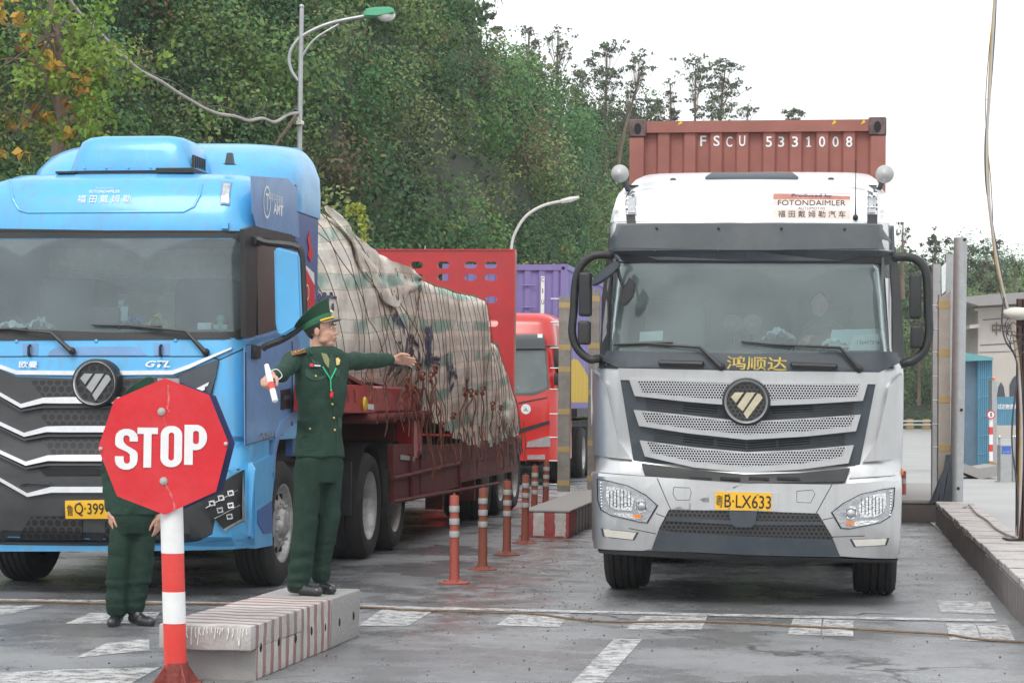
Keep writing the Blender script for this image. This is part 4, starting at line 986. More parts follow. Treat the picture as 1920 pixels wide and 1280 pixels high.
for x in (1374, 1411):
    c = T.y(x, 608, .60); bm = bmesh.new(); lathe(bm, [(0, .03), (.025, .03), (.03, .02), (.055, .01), (.075, 0), (.08, -.03), (0, -.03)], 20, T.M @ Matrix.Translation(c) @ Matrix.Rotation(R(90), 4, 'X'))
    bm2 = bmesh.new(); tube(bm2, [T.M @ (c+Vector((0, .03, 0))), T.M @ (c+Vector((0, .04, -.16)))], .012)
    f = tag(obj('cab_fan', bm, mat('fan_grey', (.10, .11, .11), .5), None), 'left of the two small round fans on the silver lorry dashboard' if x == 1374 else 'right of the two small round fans on the silver lorry dashboard', 'fan', 'two dashboard fans')
    obj('fan_stand', bm2, M['plastic'], f)
# ------------------------------------------------------------------ container on the silver truck
K = Rig(-.56, 19.35)
ct = K.thing('shipping_container', 'brown red corrugated shipping container carried behind the silver lorry cab', 'container')
zt = K.y(1420, 222, 0).z; xl = K.y(1181, 240, 0).x; xr = K.y(1661, 240, 0).x; zb = 1.40
kp = [K.y(1040+a/2.559, 262, .03).x for a in (903, 1030)]; per = kp[1]-kp[0]; ph0 = kp[0]
def corr(x, z=0, ph=None):
    t = ((x-ph0)/per) % 1.; t = abs(t-.5)*2          # 1 at ridge centre
    return .045-.04*min(1, max(0, (t-.42)/.16))
K.surf = corr
bm = bmesh.new(); xs = list(np.arange(xl+.05, xr-.05, per/24))+[xr-.05]
a = [bm.verts.new((x, corr(x), zb)) for x in xs]; b = [bm.verts.new((x, corr(x), zt-.10)) for x in xs]
for i in range(len(xs)-1): bm.faces.new((a[i], a[i+1], b[i+1], b[i]))
obj('front_wall', bm, M['browncont'], ct, 20)
bm = bmesh.new(); box(bm, xl, xl+.13, -.02, .14, zb, zt-.17); box(bm, xr-.13, xr, -.02, .14, zb, zt-.17)
box(bm, xl+.15, xr-.15, -.015, .08, zt-.125, zt-.02)
obj('frame', bm, M['browncont'], ct)
for x in (xl-.005, xr-.155):
    c_ = obj('corner_casting', BX(x, x+.16, -.03, .16, zt-.165, zt, .012), M['casting'], ct)
    obj('casting_hole', lathe(bmesh.new(), [(0, 0), (.04, 0)], 16, Matrix.Translation((x+.08, -.033, zt-.09)) @ Matrix.Rotation(R(90), 4, 'X') @ Matrix.Diagonal((.8, 1.3, 1, 1))), M['black'], c_)
bm = bmesh.new()
for sx in (xl+.02, xr-.02):
    n = 120; aa = [bm.verts.new((sx+(.03*(1 if sx < 0 else -1))*max(0, min(1, (abs((k/3) % 2-1)-.3)*3)), .1+k*.1, zb)) for k in range(n)]
    bb = [bm.verts.new((v.co.x, v.co.y, zt-.08)) for v in aa]
    for i in range(n-1): bm.faces.new((aa[i], aa[i+1], bb[i+1], bb[i]))
obj('side_wall', bm, M['browncont'], ct, 20)
obj('roof', BX(xl+.02, xr-.02, .05, 12.0, zt-.08, zt-.02), M['browncont'], ct)
obj('floor_frame', BX(xl+.02, xr-.02, .05, 12.0, zb-.1, zb+.05), M['browncont'], ct)
for ch, X in zip('FSCU5331008', (713, 777, 838, 900, 1028, 1087, 1153, 1219, 1283, 1348, 1413)):
    px = 1040+X/2.559; c = K.hit(px, 264.5 if ch in 'FSU' else 266, .0); yy = corr(c.x)-.004
    if ch == '1':
        bm = bmesh.new(); prism(bm, [(c.x+a, yy, c.z+b) for a, b in ((-.008, -.037), (-.008, .026), (-.022, .018), (-.022, .030), (-.004, .047), (.008, .047), (.008, -.037), (.022, -.037), (.022, -.047), (-.022, -.047), (-.022, -.037))], (0, .002, 0)); obj('container_letter', bm, M['wtext'], ct, 0); continue
    me = text_mesh(ch, 1, .012); xs_ = [v.co.x for v in me.vertices]; Wd = max(xs_)-min(xs_)
    hp = .095; wp = .034 if ch == '1' else .055
    for v in me.vertices: v.co = (c.x+v.co.x/Wd*wp, yy, c.z+v.co.y*hp+(0.004 if ch in '1' else 0))
    mesh_obj('container_letter', me, M['wtext'], ct, 0)
bm = bmesh.new()
for X, Y in ((600, 80), (1338, 78), (1478, 76)):
    c = K.y(1040+X/2.559, 200+Y/2.559, -.018); prism(bm, [(c.x-.02, c.y, c.z-.02), (c.x+.025, c.y, c.z), (c.x+.01, c.y, c.z+.03)], (0, .002, 0))
obj('tape_scraps', bm, M['piping'], ct)
# ================================================================== blue truck
B = Rig(-5.6, 15.75)
y0b = pw([(.40, .02), (.46, -.10), (.7, -.14), (1.0, -.12), (1.2, -.06), (1.75, .0), (1.85, .02), (2.02, .06), (2.80, .20), (2.86, .20), (3.1, .28), (3.24, .40), (3.31, .62)])
wB = pw([(.4, 1.20), (1.7, 1.20), (1.9, 1.19), (2.02, 1.18), (2.8, 1.15), (3.1, 1.13), (3.24, 1.06), (3.31, .98)])
B.surf = front_surf(y0b, wB, .08, .20, .18); bf = B.surf
bt = B.thing('blue_truck', 'bright blue lorry with chevron chrome grille at the left, partly hidden by the stop sign', 'truck')
def hb(x, z): return 1.99 < z < 2.76 and abs(x) < 1.10
zs = [.44, .50, .6, .75, .9, 1.05, 1.2, 1.4, 1.6, 1.75, 1.85, 1.92, 1.99, 2.06, 2.2, 2.4, 2.6, 2.76, 2.82, 2.88, 2.98, 3.08, 3.14, 3.19, 3.24, 3.27, 3.295, 3.31]
shell('cab', bf, wB, [z for z in zs if z >= 1.2], 2.2, M['blue'], bt, hb)
wl = pw([(.4, 1.20), (1.25, 1.20)])
shell('bumper_shell', bf, wl, [.44, .50, .6, .75, .9, 1.05, 1.2, 1.24], .72, M['blue'], bt, None, top=False)
bm = bmesh.new(); box(bm, -1.08, 1.08, 1.9, 1.95, 1.2, 2.80); box(bm, -1.10, -1.08, .5, 1.95, 1.2, 2.80); box(bm, 1.08, 1.10, .5, 1.95, 1.2, 2.80); box(bm, -1.10, 1.10, .42, 1.95, 2.80, 2.82)
obj('cab_lining', bm, M['interior'], bt)
panel(B, 'dashboard', [(-1.08, 2.02), (1.08, 2.02), (1.08, 2.05), (-1.08, 2.05)], M['dash'], bt, off=-.06, thick=.5, px=False)
obj('seat', BX(-.85, -.35, 1.0, 1.6, 1.3, 2.5, .08, 3), M['dash'], bt); obj('seat', BX(.30, .80, 1.0, 1.6, 1.3, 2.5, .08, 3), M['dash'], bt)
def Bz(X, Y): return (X/3.048, 230+Y/3.048)
def Bd(X, Y): return (X/2.56, 620+Y/2.56)
Lx = -108; pv = [B.hit(135, 658), B.hit(386, 660)]; M['glassB'] = glass_mat('swept_windscreen_glass', (.85, .94, .96), .13, (.50, .60, .63), .03, [(p.x, p.z, .89, .85) for p in pv]+[(pv[0].x-1.0, pv[0].z, .89, 1)])
panel(B, 'windscreen', [(Lx, 620), (Lx, 438), (200, 437), (440, 438), (457, 444), (458, 620), (440, 627), (200, 628)], M['glassB'], bt, off=.0, thick=.006, g=.12)
o6 = [(Lx-8, 640), (Lx-8, 430), (200, 432), (450, 433), (466, 440), (468, 628), (450, 636), (200, 637)]
i6 = [(Lx+8, 612), (Lx+8, 450), (200, 446), (438, 446), (455, 456), (456, 612), (440, 622), (200, 623)]
frame_between(B, 'windscreen_seal', o6, i6, M['plastic'], bt, .008, .02)
# side: black pillar, door, window, fairings (plane x = 1.2)
def side(name, pts, m, parent, x=1.2, th=.02, smooth=30, g=0):
    bm = bmesh.new(); q = [B.x(a, b, x) for a, b in pts]
    prism(bm, [Vector((x, p.y, p.z)) for p in q], (-th, 0, 0))
    return obj(name, bm, m, parent, smooth)
side('pillar_trim', [(459, 430), (477, 424), (548, 440), (560, 458), (484, 444), (480, 632), (461, 632)], M['plastic'], bt, 1.205, .04)
dw = side('side_window', [(482, 448), (516, 456), (560, 462), (562, 600), (484, 628)], M['glassdark'], bt, 1.203, .01)
obj('door_lining', BX(1.14, 1.15, .35, 1.7, 1.2, 2.8), M['black'], bt)
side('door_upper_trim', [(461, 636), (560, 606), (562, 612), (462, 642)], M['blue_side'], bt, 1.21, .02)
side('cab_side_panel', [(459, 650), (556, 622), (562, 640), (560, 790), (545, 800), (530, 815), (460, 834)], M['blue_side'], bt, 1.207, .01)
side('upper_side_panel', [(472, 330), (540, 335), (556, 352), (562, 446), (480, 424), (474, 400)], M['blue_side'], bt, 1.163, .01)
bm = bmesh.new()
for pts in ([(461, 660), (461, 834)], [(461, 834), (500, 822), (530, 815)], [(548, 640), (548, 798)]):
    tube(bm, [B.x(a, b, 1.212) for a, b in pts], .004, 4)
obj('door_seams', bm, M['ink'], bt)
hd = side('door_handle', [(528, 731), (545, 728), (545, 765), (528, 768)], M['plastic'], bt, 1.216, .03)
side('handle_grip', [(533, 742), (546, 740), (546, 748), (533, 750)], M['grey'], hd, 1.225, .01)
def side_text(name, s, px, py, hm, wm, m, x, bold=0., rot=0):
    c = B.x(px, py, x); Mx = Matrix.Translation(c) @ Matrix(((0, 0, 1, 0), (1, 0, 0, 0), (0, 1, 0, 0), (0, 0, 0, 1))) @ Matrix.Rotation(rot, 4, 'Z')
    return text_at(name, s, Mx, hm, wm, m, bt, bold)
side_text('lettering', '采埃孚变速箱', 517, 372, .07, .45, M['wtext'], 1.166)
side_text('lettering', 'AMT', 522, 393, .09, .30, M['wtext'], 1.166, .03)
side_text('badge', 'Ⓣ', 501, 379, .26, .22, M['wtext'], 1.166)
side_text('badge_text', 'AS81', 502, 816, .05, .5, M['chrome'], 1.212, .01)
# rear wing / side extender behind the cab
bm = bmesh.new()
q = [(1.16, 1.75), (1.16, 2.55)]
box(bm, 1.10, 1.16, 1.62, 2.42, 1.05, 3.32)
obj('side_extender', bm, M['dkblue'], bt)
bm = bmesh.new(); sw = [B.x(a, b, 1.168) for a, b in ((574, 498), (589, 512), (591, 560), (580, 582), (573, 576))]
dec = obj('decal', prism(bm, sw, (-.004, 0, 0)), M['wtext'], bt, 0)
bm = bmesh.new(); sw = [B.x(a, b, 1.171) for a, b in ((572, 500), (590, 535), (591, 578), (572, 578))]
obj('decal_red', prism(bm, sw, (-.002, 0, 0)), M['signred'], dec, 0)
bm = bmesh.new(); cc = B.x(576, 548, 1.174); lathe(bm, [(.055, .0), (.07, .0)], 24, Matrix.Translation(cc) @ Matrix.Rotation(R(90), 4, 'Y')); obj('decal_ring', bm, M['wtext'], dec)
bm = bmesh.new(); sw = [B.x(a, b, 1.168) for a, b in ((577, 448), (581, 434), (583, 460), (588, 470), (583, 492), (578, 480), (580, 466))]
obj('decal_swoosh', prism(bm, sw, (-.004, 0, 0)), M['signred'], bt, 0)
# roof: rear fairing, air-conditioning unit, beacon
T3 = Rig(-5.6, 15.75)
gy = pw([(3.1, 1.15), (3.3, 1.2), (3.45, 1.3), (3.6, 1.5), (3.69, 1.75), (3.73, 2.1)]); gw = pw([(3.1, 1.17), (3.3, 1.17), (3.45, 1.16), (3.6, 1.10), (3.69, 1.02), (3.73, .95)])
T3.surf = front_surf(gy, gw, .12, .45, .4)
shell('roof_fairing', T3.surf, gw, [3.1, 3.2, 3.3, 3.38, 3.45, 3.52, 3.58, 3.63, 3.67, 3.70, 3.72, 3.73], 2.45, M['blue'], bt)
a1 = B.y(126, 302, .78); a2 = B.y(362, 302, .78); a1.z = 3.345; zt2 = B.y(240, 256, .85).z
cx_, hw_ = (a1.x+a2.x)/2+.02, (a2.x-a1.x)/2
bm = bmesh.new()
rows_ = [(a1.z, 1.0, 0), (a1.z+.03, .99, .0), (a1.z+.10, .95, .04), (a1.z+.16, .92, .07), (zt2-.05, .86, .13), (zt2-.015, .76, .20), (zt2, .62, .28)]
lp = []
for z, k, iy in rows_:
    r = []
    for ang in np.linspace(0, 2*math.pi, 40, endpoint=False):
        c_, s_ = math.cos(ang), math.sin(ang); e = .32
        r.append(bm.verts.new((cx_+hw_*k*math.copysign(abs(c_)**e, c_), 1.05+(.36-iy*.5)*math.copysign(abs(s_)**e, s_), z)))
    lp.append(r)
for i in range(len(lp)-1):
    for k in range(40): bm.faces.new((lp[i][k], lp[i][(k+1) % 40], lp[i+1][(k+1) % 40], lp[i+1][k]))
bm.faces.new(lp[-1])
ac = obj('roof_air_conditioner', bm, M['blue'], bt, 40)
bm = bmesh.new(); box(bm, cx_-hw_-.06, cx_-hw_+.1, .62, 1.3, a1.z-.03, a1.z-.01, .004); box(bm, cx_+hw_-.28, cx_+hw_+.03, .62, 1.3, a1.z-.03, a1.z+.012, .004)
box(bm, cx_-hw_+.02, cx_+hw_-.02, .70, 1.4, a1.z-.03, a1.z)
obj('unit_rail', bm, M['plastic'], ac)
bm = bmesh.new()
for k in range(7): box(bm, cx_+hw_*.955+.003*k*0, cx_+hw_*.99, .76+k*.05, .785+k*.05, a1.z+.03, a1.z+.13)
obj('unit_vents', bm, M['plastic'], ac)
bm = bmesh.new()
for k in np.linspace(-.7, .7, 5): ball(bm, (cx_+k*hw_, .682, a1.z+.02), .008, n=8)
obj('unit_bolts', bm, M['steel'], ac)
c = B.y(431, 306, .75); bm = bmesh.new(); lathe(bm, [(0, .085), (.03, .08), (.045, .0), (.065, -.01)], 4, Matrix.Translation((c.x, c.y, c.z)) @ Matrix.Rotation(R(45), 4, 'Z'))
obj('roof_marker', bm, M['grey'], bt, 0)
# recessed header field, wording, marker lamp
rim_ = [Bz(*p) for p in ((60, 330), (75, 440), (110, 500), (160, 515), (600, 512), (1050, 510), (1110, 480), (1140, 420), (1158, 340))]
pq = []
for i in range(len(rim_)-1):
    for t in np.linspace(0, 1, 7)[:-1]: pq.append(B.hit(rim_[i][0]+(rim_[i+1][0]-rim_[i][0])*t, rim_[i][1]+(rim_[i+1][1]-rim_[i][1])*t, -.004))
obj('header_moulding', TB(pq, .013, 8), M['blue'], bt)
text(B, 'lettering', 'Produced by', 196, 353, 5, 34, M['bluetext'], bt, .006)
text(B, 'lettering', 'FOTONDAIMLER', 196, 359, 6, 58, M['wtext'], bt, .006)
text(B, 'lettering', '福 田 戴 姆 勒', 195, 373, 15, 102, M['wtext'], bt, .006)
h = panel(B, 'marker_lamp', [(416, 340), (435, 341), (431, 384), (413, 383)], M['blue_side'], bt, off=.012, thick=.02)
panel(B, 'marker_lens', [(419, 343), (432, 344), (429, 380), (416, 380)], M['lens'], h, off=.02, thick=.01)
h = panel(B, 'marker_lamp', [(-82, 340), (-63, 341), (-67, 384), (-85, 383)], M['blue_side'], bt, off=.012, thick=.02)
panel(B, 'header_clip', [(414, 418), (428, 418), (427, 429), (414, 428)], M['blue'], bt, off=.03, thick=.03)
panel(B, 'header_seam', [(Lx, 435), (200, 433), (452, 434), (452, 436.5), (200, 436), (Lx, 438)], M['ink'], bt, off=.012, thick=.02)
# lower front of the cab
bm = bmesh.new()
for X, Y in ((80, 52), (462, 50), (842, 48)): ball(bm, B.hit(*Bd(X, Y), 0), .018, (1, .5, 1))
obj('panel_caps', bm, M['blue'], bt)
for X in (145, 775):
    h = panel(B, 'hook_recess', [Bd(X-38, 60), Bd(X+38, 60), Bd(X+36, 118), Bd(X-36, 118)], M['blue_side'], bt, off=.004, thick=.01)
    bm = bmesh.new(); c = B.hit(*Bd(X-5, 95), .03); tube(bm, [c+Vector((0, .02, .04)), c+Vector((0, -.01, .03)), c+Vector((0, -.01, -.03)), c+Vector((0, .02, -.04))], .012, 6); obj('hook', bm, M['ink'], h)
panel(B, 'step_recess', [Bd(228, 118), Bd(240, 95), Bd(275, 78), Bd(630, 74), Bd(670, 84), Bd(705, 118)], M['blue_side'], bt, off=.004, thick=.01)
wiper(B, [(-20, 617), (50, 616), (98, 624), (135, 658)], bt)
wiper(B, [(172, 609), (302, 612), (350, 621), (386, 660)], bt)
bm = bmesh.new()
for pts in ([(-110, 669), (60, 668), (230, 668), (390, 668), (412, 674), (460, 652)],):
    pq = []
    for i in range(len(pts)-1):
        for t in np.linspace(0, 1, 6): pq.append(B.hit(pts[i][0]+(pts[i+1][0]-pts[i][0])*t, pts[i][1]+(pts[i+1][1]-pts[i][1])*t, .002))
    tube(bm, pq, .004, 4)
obj('bonnet_seam', bm, M['ink'], bt)
def sym(left):    # mirror a left-half outline about the truck's centre plane, px 177 at the grille
    return left+[(354-x, y) for x, y in left[::-1]]
field = sym([(-55, 672), (-40, 740), (-20, 820), (-16, 880), (60, 884), (110, 884)])
panel(B, 'grille_field', [(-62, 668), (-52, 672), (30, 706), (135, 710), (220, 710), (325, 706), (410, 673), (404, 706), (392, 742), (376, 800), (368, 900), (250, 905), (110, 905), (-24, 900), (-22, 800), (-40, 742)], M['dkgrey'], bt, off=.015, thick=.03)
for i, (ya, yb) in enumerate(((713, 744), (769, 796), (823, 852))):
    k = i*10
    panel(B, 'grille_mesh', sym([(56+k, ya), (80+k, yb)]), M['hexmesh'], bt, off=.022, thick=.01)
def cv(pts, th, nm='chrome_bar', off=.06, m='chrome'):
    up = pts+[(354-x, y) for x, y in pts[::-1]]; dn = [(x, y+th(x)) for x, y in pts]; dn = dn+[(354-x, y) for x, y in dn[::-1]]
    return panel(B, nm, up+dn[::-1], M[m], bt, off=off, thick=.05, g=.12)
cv([(-80, 651), (0, 683), (31, 694), (133, 695)], lambda x: 8 if x > -40 else 3, 'chrome_strip', .03)
for y1, y2, x2 in ((735, 757, 39), (790, 811, 45), (843, 865, 48)):
    cv([(-30, y1-12), (0, y1), (x2, y2), (x2+42, y2-12), (120, y2-13)], lambda x: 7.5 if x < 50 else (10.5 if x < 100 else 12))
    cv([(-30, y1-2), (0, y1+10), (x2, y2+11), (x2+42, y2+4), (120, y2+4)], lambda x: 3.5, 'bar_shadow_lip', .05, 'dkgrey')
panel(B, 'intake_slot', sym([(72, 878), (84, 890)]), M['black'], bt, off=.03, thick=.02)
panel(B, 'bumper_centre', [(-30, 888), (50, 896), (110, 893), (250, 893), (304, 896), (384, 888), (450, 878), (384, 905), (366, 928), (372, 950), (400, 998), (360, 1018), (200, 1022), (0, 1022), (-10, 1000), (-12, 950)], M['dkgrey'], bt, off=.025, thick=.04)
cv([(-46, 878), (0, 895), (51, 924), (96, 912), (120, 912)], lambda x: 7 if x < 60 else 11, 'chrome_bar', .06)
cv([(36, 906), (50, 903), (92, 905), (98, 911)], lambda x: 3, 'bumper_pad', .05, 'dkgrey')
panel(B, 'lower_mesh', [(58, 968), (156, 966), (156, 1012), (36, 1012)], M['hexmesh'], bt, off=.032, thick=.01)
panel(B, 'lower_mesh', [(198, 966), (296, 968), (318, 1012), (198, 1012)], M['hexmesh'], bt, off=.032, thick=.01)
panel(B, 'lip_trim', [(14, 1014), (200, 1016), (330, 1016), (330, 1020), (200, 1021), (14, 1019)], M['grey'], bt, off=.036, thick=.02)
panel(B, 'number_plate', [(122, 938), (238, 936), (238, 972), (123, 972)], M['yellow'], bt, off=.05, thick=.012)
text(B, 'plate_text', '鲁', 131, 956, 20, 12, M['ink'], bt, .054)
text(B, 'plate_text', 'Q·399', 167, 955, 24, 56, M['ink'], bt, .054, bold=.004)
for x in (149, 211):
    bm = bmesh.new(); ball(bm, B.hit(x, 941, .056), .008, n=8); obj('plate_bolt', bm, M['steel'], bt)
emblem(B, 177, 718, 45, bt, 'steel', .12, 'ink')
text(B, 'badge', '欧曼', 53, 683, 13, 37, M['chrome'], bt, .02, bold=.02)
text(B, 'badge', 'GTL', 296, 682, 12, 47, M['chrome'], bt, .02, bold=.02, italic=.3)
# dark corner wedge with chrome flash beside the grille
panel(B, 'corner_wedge', [(340, 702), (410, 675), (404, 706), (394, 740), (386, 756), (350, 722), (330, 712)], M['grey'], bt, off=.03, thick=.02)
panel(B, 'chrome_flash', [(366, 729), (392, 716), (390, 722), (374, 734)], M['chrome'], bt, off=.04, thick=.01)
# bumper corner: blue wing, headlight
panel(B, 'bumper_corner', [(426, 884), (470, 866), (478, 880), (477, 1024), (400, 1028), (240, 1029), (372, 1014), (400, 1000), (460, 972), (462, 880)], M['blue'], bt, off=.045, thick=.03, g=.08)
panel(B, 'bumper_lip', [(-110, 1018), (0, 1021), (200, 1023), (365, 1017), (477, 1008), (476, 1026), (300, 1032), (100, 1033), (-110, 1030)], M['blue'], bt, off=.04, thick=.05, g=.1)
hl = panel(B, 'headlight', [(376, 940), (400, 915), (460, 880), (460, 976), (420, 992), (404, 974)], M['ink'], bt, off=.085, thick=.03, g=.08)
panel(B, 'headlight_frame', [(418, 992), (454, 972), (455, 888), (459, 884), (461, 976), (421, 995)], M['steel'], hl, off=.092, thick=.01)
for x, y in ((397, 943), (414, 933), (432, 924), (432, 947), (412, 956), (430, 968)):
    panel(B, 'led_lamp', [(x-6, y-4), (x+5, y-6), (x+7, y+4), (x-4, y+6)], M['bulb'], hl, off=.096, thick=.012)
    panel(B, 'led_lens', [(x-3.5, y-2), (x+3, y-3), (x+4, y+2), (x-2, y+3)], M['lampdark'], hl, off=.099, thick=.004)
bm = bmesh.new()
for a, b in (((386, 952), (446, 918)), ((402, 972), (450, 946))): tube(bm, [B.hit(a[0]+(b[0]-a[0])*t, a[1]+(b[1]-a[1])*t, .094) for t in np.linspace(0, 1, 5)], .004, 4)
obj('light_blades', bm, M['chrome'], hl)
# side skirts, step, arch, wheels
side('bumper_side', [(478, 868), (512, 852), (516, 876), (510, 940), (511, 1022), (478, 1028)], M['blue'], bt, 1.215, .05)
st = side('cab_step', [(484, 956), (510, 938), (510, 998), (496, 1000), (484, 980)], M['dkblue'], bt, 1.222, .02)
bm = bmesh.new(); pts = spline([B.x(a, b, 1.21) for a, b in ((513, 900), (516, 850), (526, 812), (545, 790), (566, 790), (585, 812))], 5)
prev = None
for p in pts:
    q = [bm.verts.new((1.22, p.y, p.z)), bm.verts.new((.85, p.y, p.z)), bm.verts.new((1.22, p.y-.05, p.z+.07)), bm.verts.new((.85, p.y-.05, p.z+.07))]
    if prev:
        for i, j in ((0, 1), (2, 0), (1, 3), (3, 2)): bm.faces.new((prev[i], prev[j], q[j], q[i]))
    prev = q
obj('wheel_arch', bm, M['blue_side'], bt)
mk_wheel('wheel', bt, 1.02, 1.32, .51, .51, .30, face=1); mk_wheel('wheel', bt, -1.02, 1.32, .51, .51, .30, face=-1)
for yy in (4.40, 5.62):
    for s in (-1, 1): mk_wheel('wheel', bt, s*.95, yy, .51, .51, .56, face=s, front=False)
bm = bmesh.new(); box(bm, .30, .42, .5, 6.2, .8, 1.05); box(bm, -.42, -.30, .5, 6.2, .8, 1.05); box(bm, -1.0, 1.0, .4, 2.2, 1.0, 1.25); box(bm, -.9, .9, 1.25, 1.4, .42, .62, .03)
box(bm, -.45, .45, .5, 1.6, .55, 1.0)
box(bm, -1.1, -.5, 2.2, 3.4, .4, .95, .03)
obj('chassis', bm, M['plastic'], bt)
obj('fuel_tank', BX(.55, 1.14, 2.15, 3.35, .38, .98, .10, 3), M['tank'], bt)
bm = bmesh.new()
for yy in (4.40, 5.62):
    pr = None
    for a in np.linspace(R(-5), R(185), 14):
        p = [bm.verts.new((x_, yy-.60*math.cos(a)*1.02, .51+.60*math.sin(a))) for x_ in (.62, 1.22)]
        if pr: bm.faces.new((pr[0], pr[1], p[1], p[0]))
        pr = p
box(bm, .66, 1.2, 3.66, 3.70, .45, .95)
obj('rear_mudguard', bm, M['plastic'], bt)
# big side mirror: dark arm frame round a blue shell
mz = [B.x(a, b, 1.42) for a, b in ((513, 465), (561, 474), (566, 607), (525, 630), (517, 610))]
ym = .10
bm = bmesh.new(); prism(bm, [B.y(a, b, ym) for a, b in ((513, 466), (519, 463), (557, 473), (561, 480), (566, 600), (562, 610), (530, 630), (522, 628), (516, 610))], (0, .10, 0))
bmesh.ops.bevel(bm, geom=bm.edges[:], offset=.015, segments=3, affect='EDGES')
mr_ = obj('mirror', bm, M['blue'], bt)
bm = bmesh.new()
tube(bm, spline([B.y(a, b, ym+.05) for a, b in ((482, 449), (500, 455), (530, 458), (556, 463), (565, 476), (569, 540), (570, 600), (560, 616), (530, 636), (500, 648), (492, 655))], 4), .026, 8)
box(bm, 1.16, 1.24, ym+.02, ym+.2, B.y(482, 449, ym).z-.04, B.y(482, 449, ym).z+.03, .01); box(bm, 1.16, 1.24, ym+.02, ym+.2, B.y(492, 655, ym).z-.07, B.y(492, 655, ym).z+.04, .01)
obj('mirror_arm', bm, M['plastic'], mr_)
# wires hanging inside the screen
obj('charging_cable', TB(spline([B.hit(a, b, -.2) for a, b in ((-5, 500), (10, 550), (30, 590), (55, 612))], 5), .004, 4), M['ink'], bt)
# dashboard things of the blue truck
def bprop(name, label, cat, px0, py0, px1, py1, m, y_=.40, th=.08, bev=.006):
    a, b = B.y(px0, py1, y_), B.y(px1, py0, y_)
    bm = BX(a.x, b.x, y_, y_+th, a.z, b.z, bev, 2); bmesh.ops.transform(bm, matrix=B.M, verts=bm.verts)
    return tag(obj(name, bm, m, None), label, cat)
bprop('tablet_holder', 'dark flat box standing on the blue lorry dashboard left of the right wiper', 'box', 167, 576, 222, 618, mat('dark_box', (.03, .025, .03), .6))
bprop('charger_box', 'small pale box with pale square label beside the dark box on the dashboard', 'box', 226, 574, 240, 602, mat('pale_teal_plastic', (.35, .5, .5), .5))
bprop('cigarette_packet', 'white packet lying at the right end of the blue lorry dashboard', 'packet', 370, 605, 396, 618, M['paper'])
bprop('tissue_pack', 'flat pale tissue pack, rightmost on the blue lorry dashboard', 'packet', 400, 608, 426, 617, mat('teal_white', (.45, .62, .60), .6))
def bcloth(label, px, py, wx, hz, m, seed, nm='crumpled_bag'):
    bm = bmesh.new(); bmesh.ops.create_grid(bm, x_segments=14, y_segments=6, size=.5); c = B.y(px, py, .42)
    for v in bm.verts:
        n_ = noise.noise(Vector((v.co.x*6+seed, v.co.y*6, 0)))
        v.co = B.M @ Vector((c.x+v.co.x*wx, c.y+v.co.y*.12, c.z+hz*(.5-abs(v.co.x))*(1+n_)+.03*n_))
    r = bmesh.ops.extrude_face_region(bm, geom=bm.faces[:])
    for v in r['geom']:
        if isinstance(v, bmesh.types.BMVert): v.co.z -= .012
    return tag(obj(nm, bm, m, None), label, 'bag')
bcloth('white paper bundle at the left end of the blue lorry dashboard', 20, 616, .30, .10, M['paper'], 2)
bcloth('pale crumpled bag beside the left wiper behind the blue lorry glass', 75, 612, .22, .12, mat('pale_bag', (.5, .6, .62), .7), 4)
bcloth('bright blue wrapper next to the pale charger on the dashboard', 255, 610, .18, .16, mat('blue_wrapper', (.08, .25, .5), .5), 6)
bcloth('yellow and green food bag in the middle right of the blue lorry dashboard', 296, 612, .20, .18, mat('yellow_green_bag', (.45, .48, .12), .6, 0, .6, 14), 8)
c = B.y(414, 598, .42); bm = bmesh.new(); ball(bm, c, .035); box(bm, c.x-.02, c.x+.02, c.y-.02, c.y+.02, c.z-.09, c.z-.02, .005); bmesh.ops.transform(bm, matrix=B.M, verts=bm.verts)
tag(obj('dash_ornament', bm, mat('mint_green', (.12, .45, .30), .4), None), 'little mint green ornament above the packets on the blue lorry dashboard', 'ornament')
c = B.y(228, 568, .42); bm = bmesh.new(); lathe(bm, [(0, .03), (.03, .02), (.035, 0), (.02, -.03), (.012, -.06), (0, -.06)], 16, B.M @ Matrix.Translation(c))
tag(obj('phone_mount', bm, mat('grey_green', (.2, .3, .3), .5), None), 'round grey phone mount above the pale charger box', 'mount')
# ================================================================== red low-loader trailer (side plane u = -4.32)
W_ = Rig(0, 0)                       # plain road frame: x = u, y = v
US = -4.32
def vu(px, py, u=US): return W_.x(px, py, u)
tl = W_.thing('lowbed_trailer', 'long dark red low loader trailer coupled behind the blue lorry under the roped load', 'trailer')
bm = bmesh.new()
box(bm, -7.0, US, 18.6, 22.3, 1.40, 1.66, .02); box(bm, -7.0, -6.6, 18.6, 22.3, 1.38, 1.7); box(bm, -7.0, US, 22.0, 22.5, .9, 1.66, .02)
gn = obj('gooseneck', bm, M['red'], tl)
bm = bmesh.new(); q = [vu(a, b, US+.015) for a, b in ((560, 722), (690, 722), (700, 732), (702, 774), (560, 770))]
prism(bm, q, (-.04, 0, 0)); obj('gooseneck_plate', bm, M['red'], tl)
bm = bmesh.new(); c = vu(683, 757, US+.02); lathe(bm, [(0, .02), (.055, .02), (.07, .0)], 24, Matrix.Translation(c) @ Matrix.Rotation(R(90), 4, 'Y')); obj('marker_light', bm, M['piping'], tl)
bm = bmesh.new(); q = [vu(a, b, US+.02) for a, b in ((691, 757), (701, 758), (701, 768), (691, 767))]; prism(bm, q, (-.01, 0, 0)); obj('reflector', bm, M['paper'], tl)
bm = bmesh.new(); box(bm, -7.0, US-.02, 22.3, 30.0, .80, 1.02, .01); box(bm, US-.12, US, 22.4, 30.0, .78, .98)
obj('deck', bm, M['dkred'], tl)
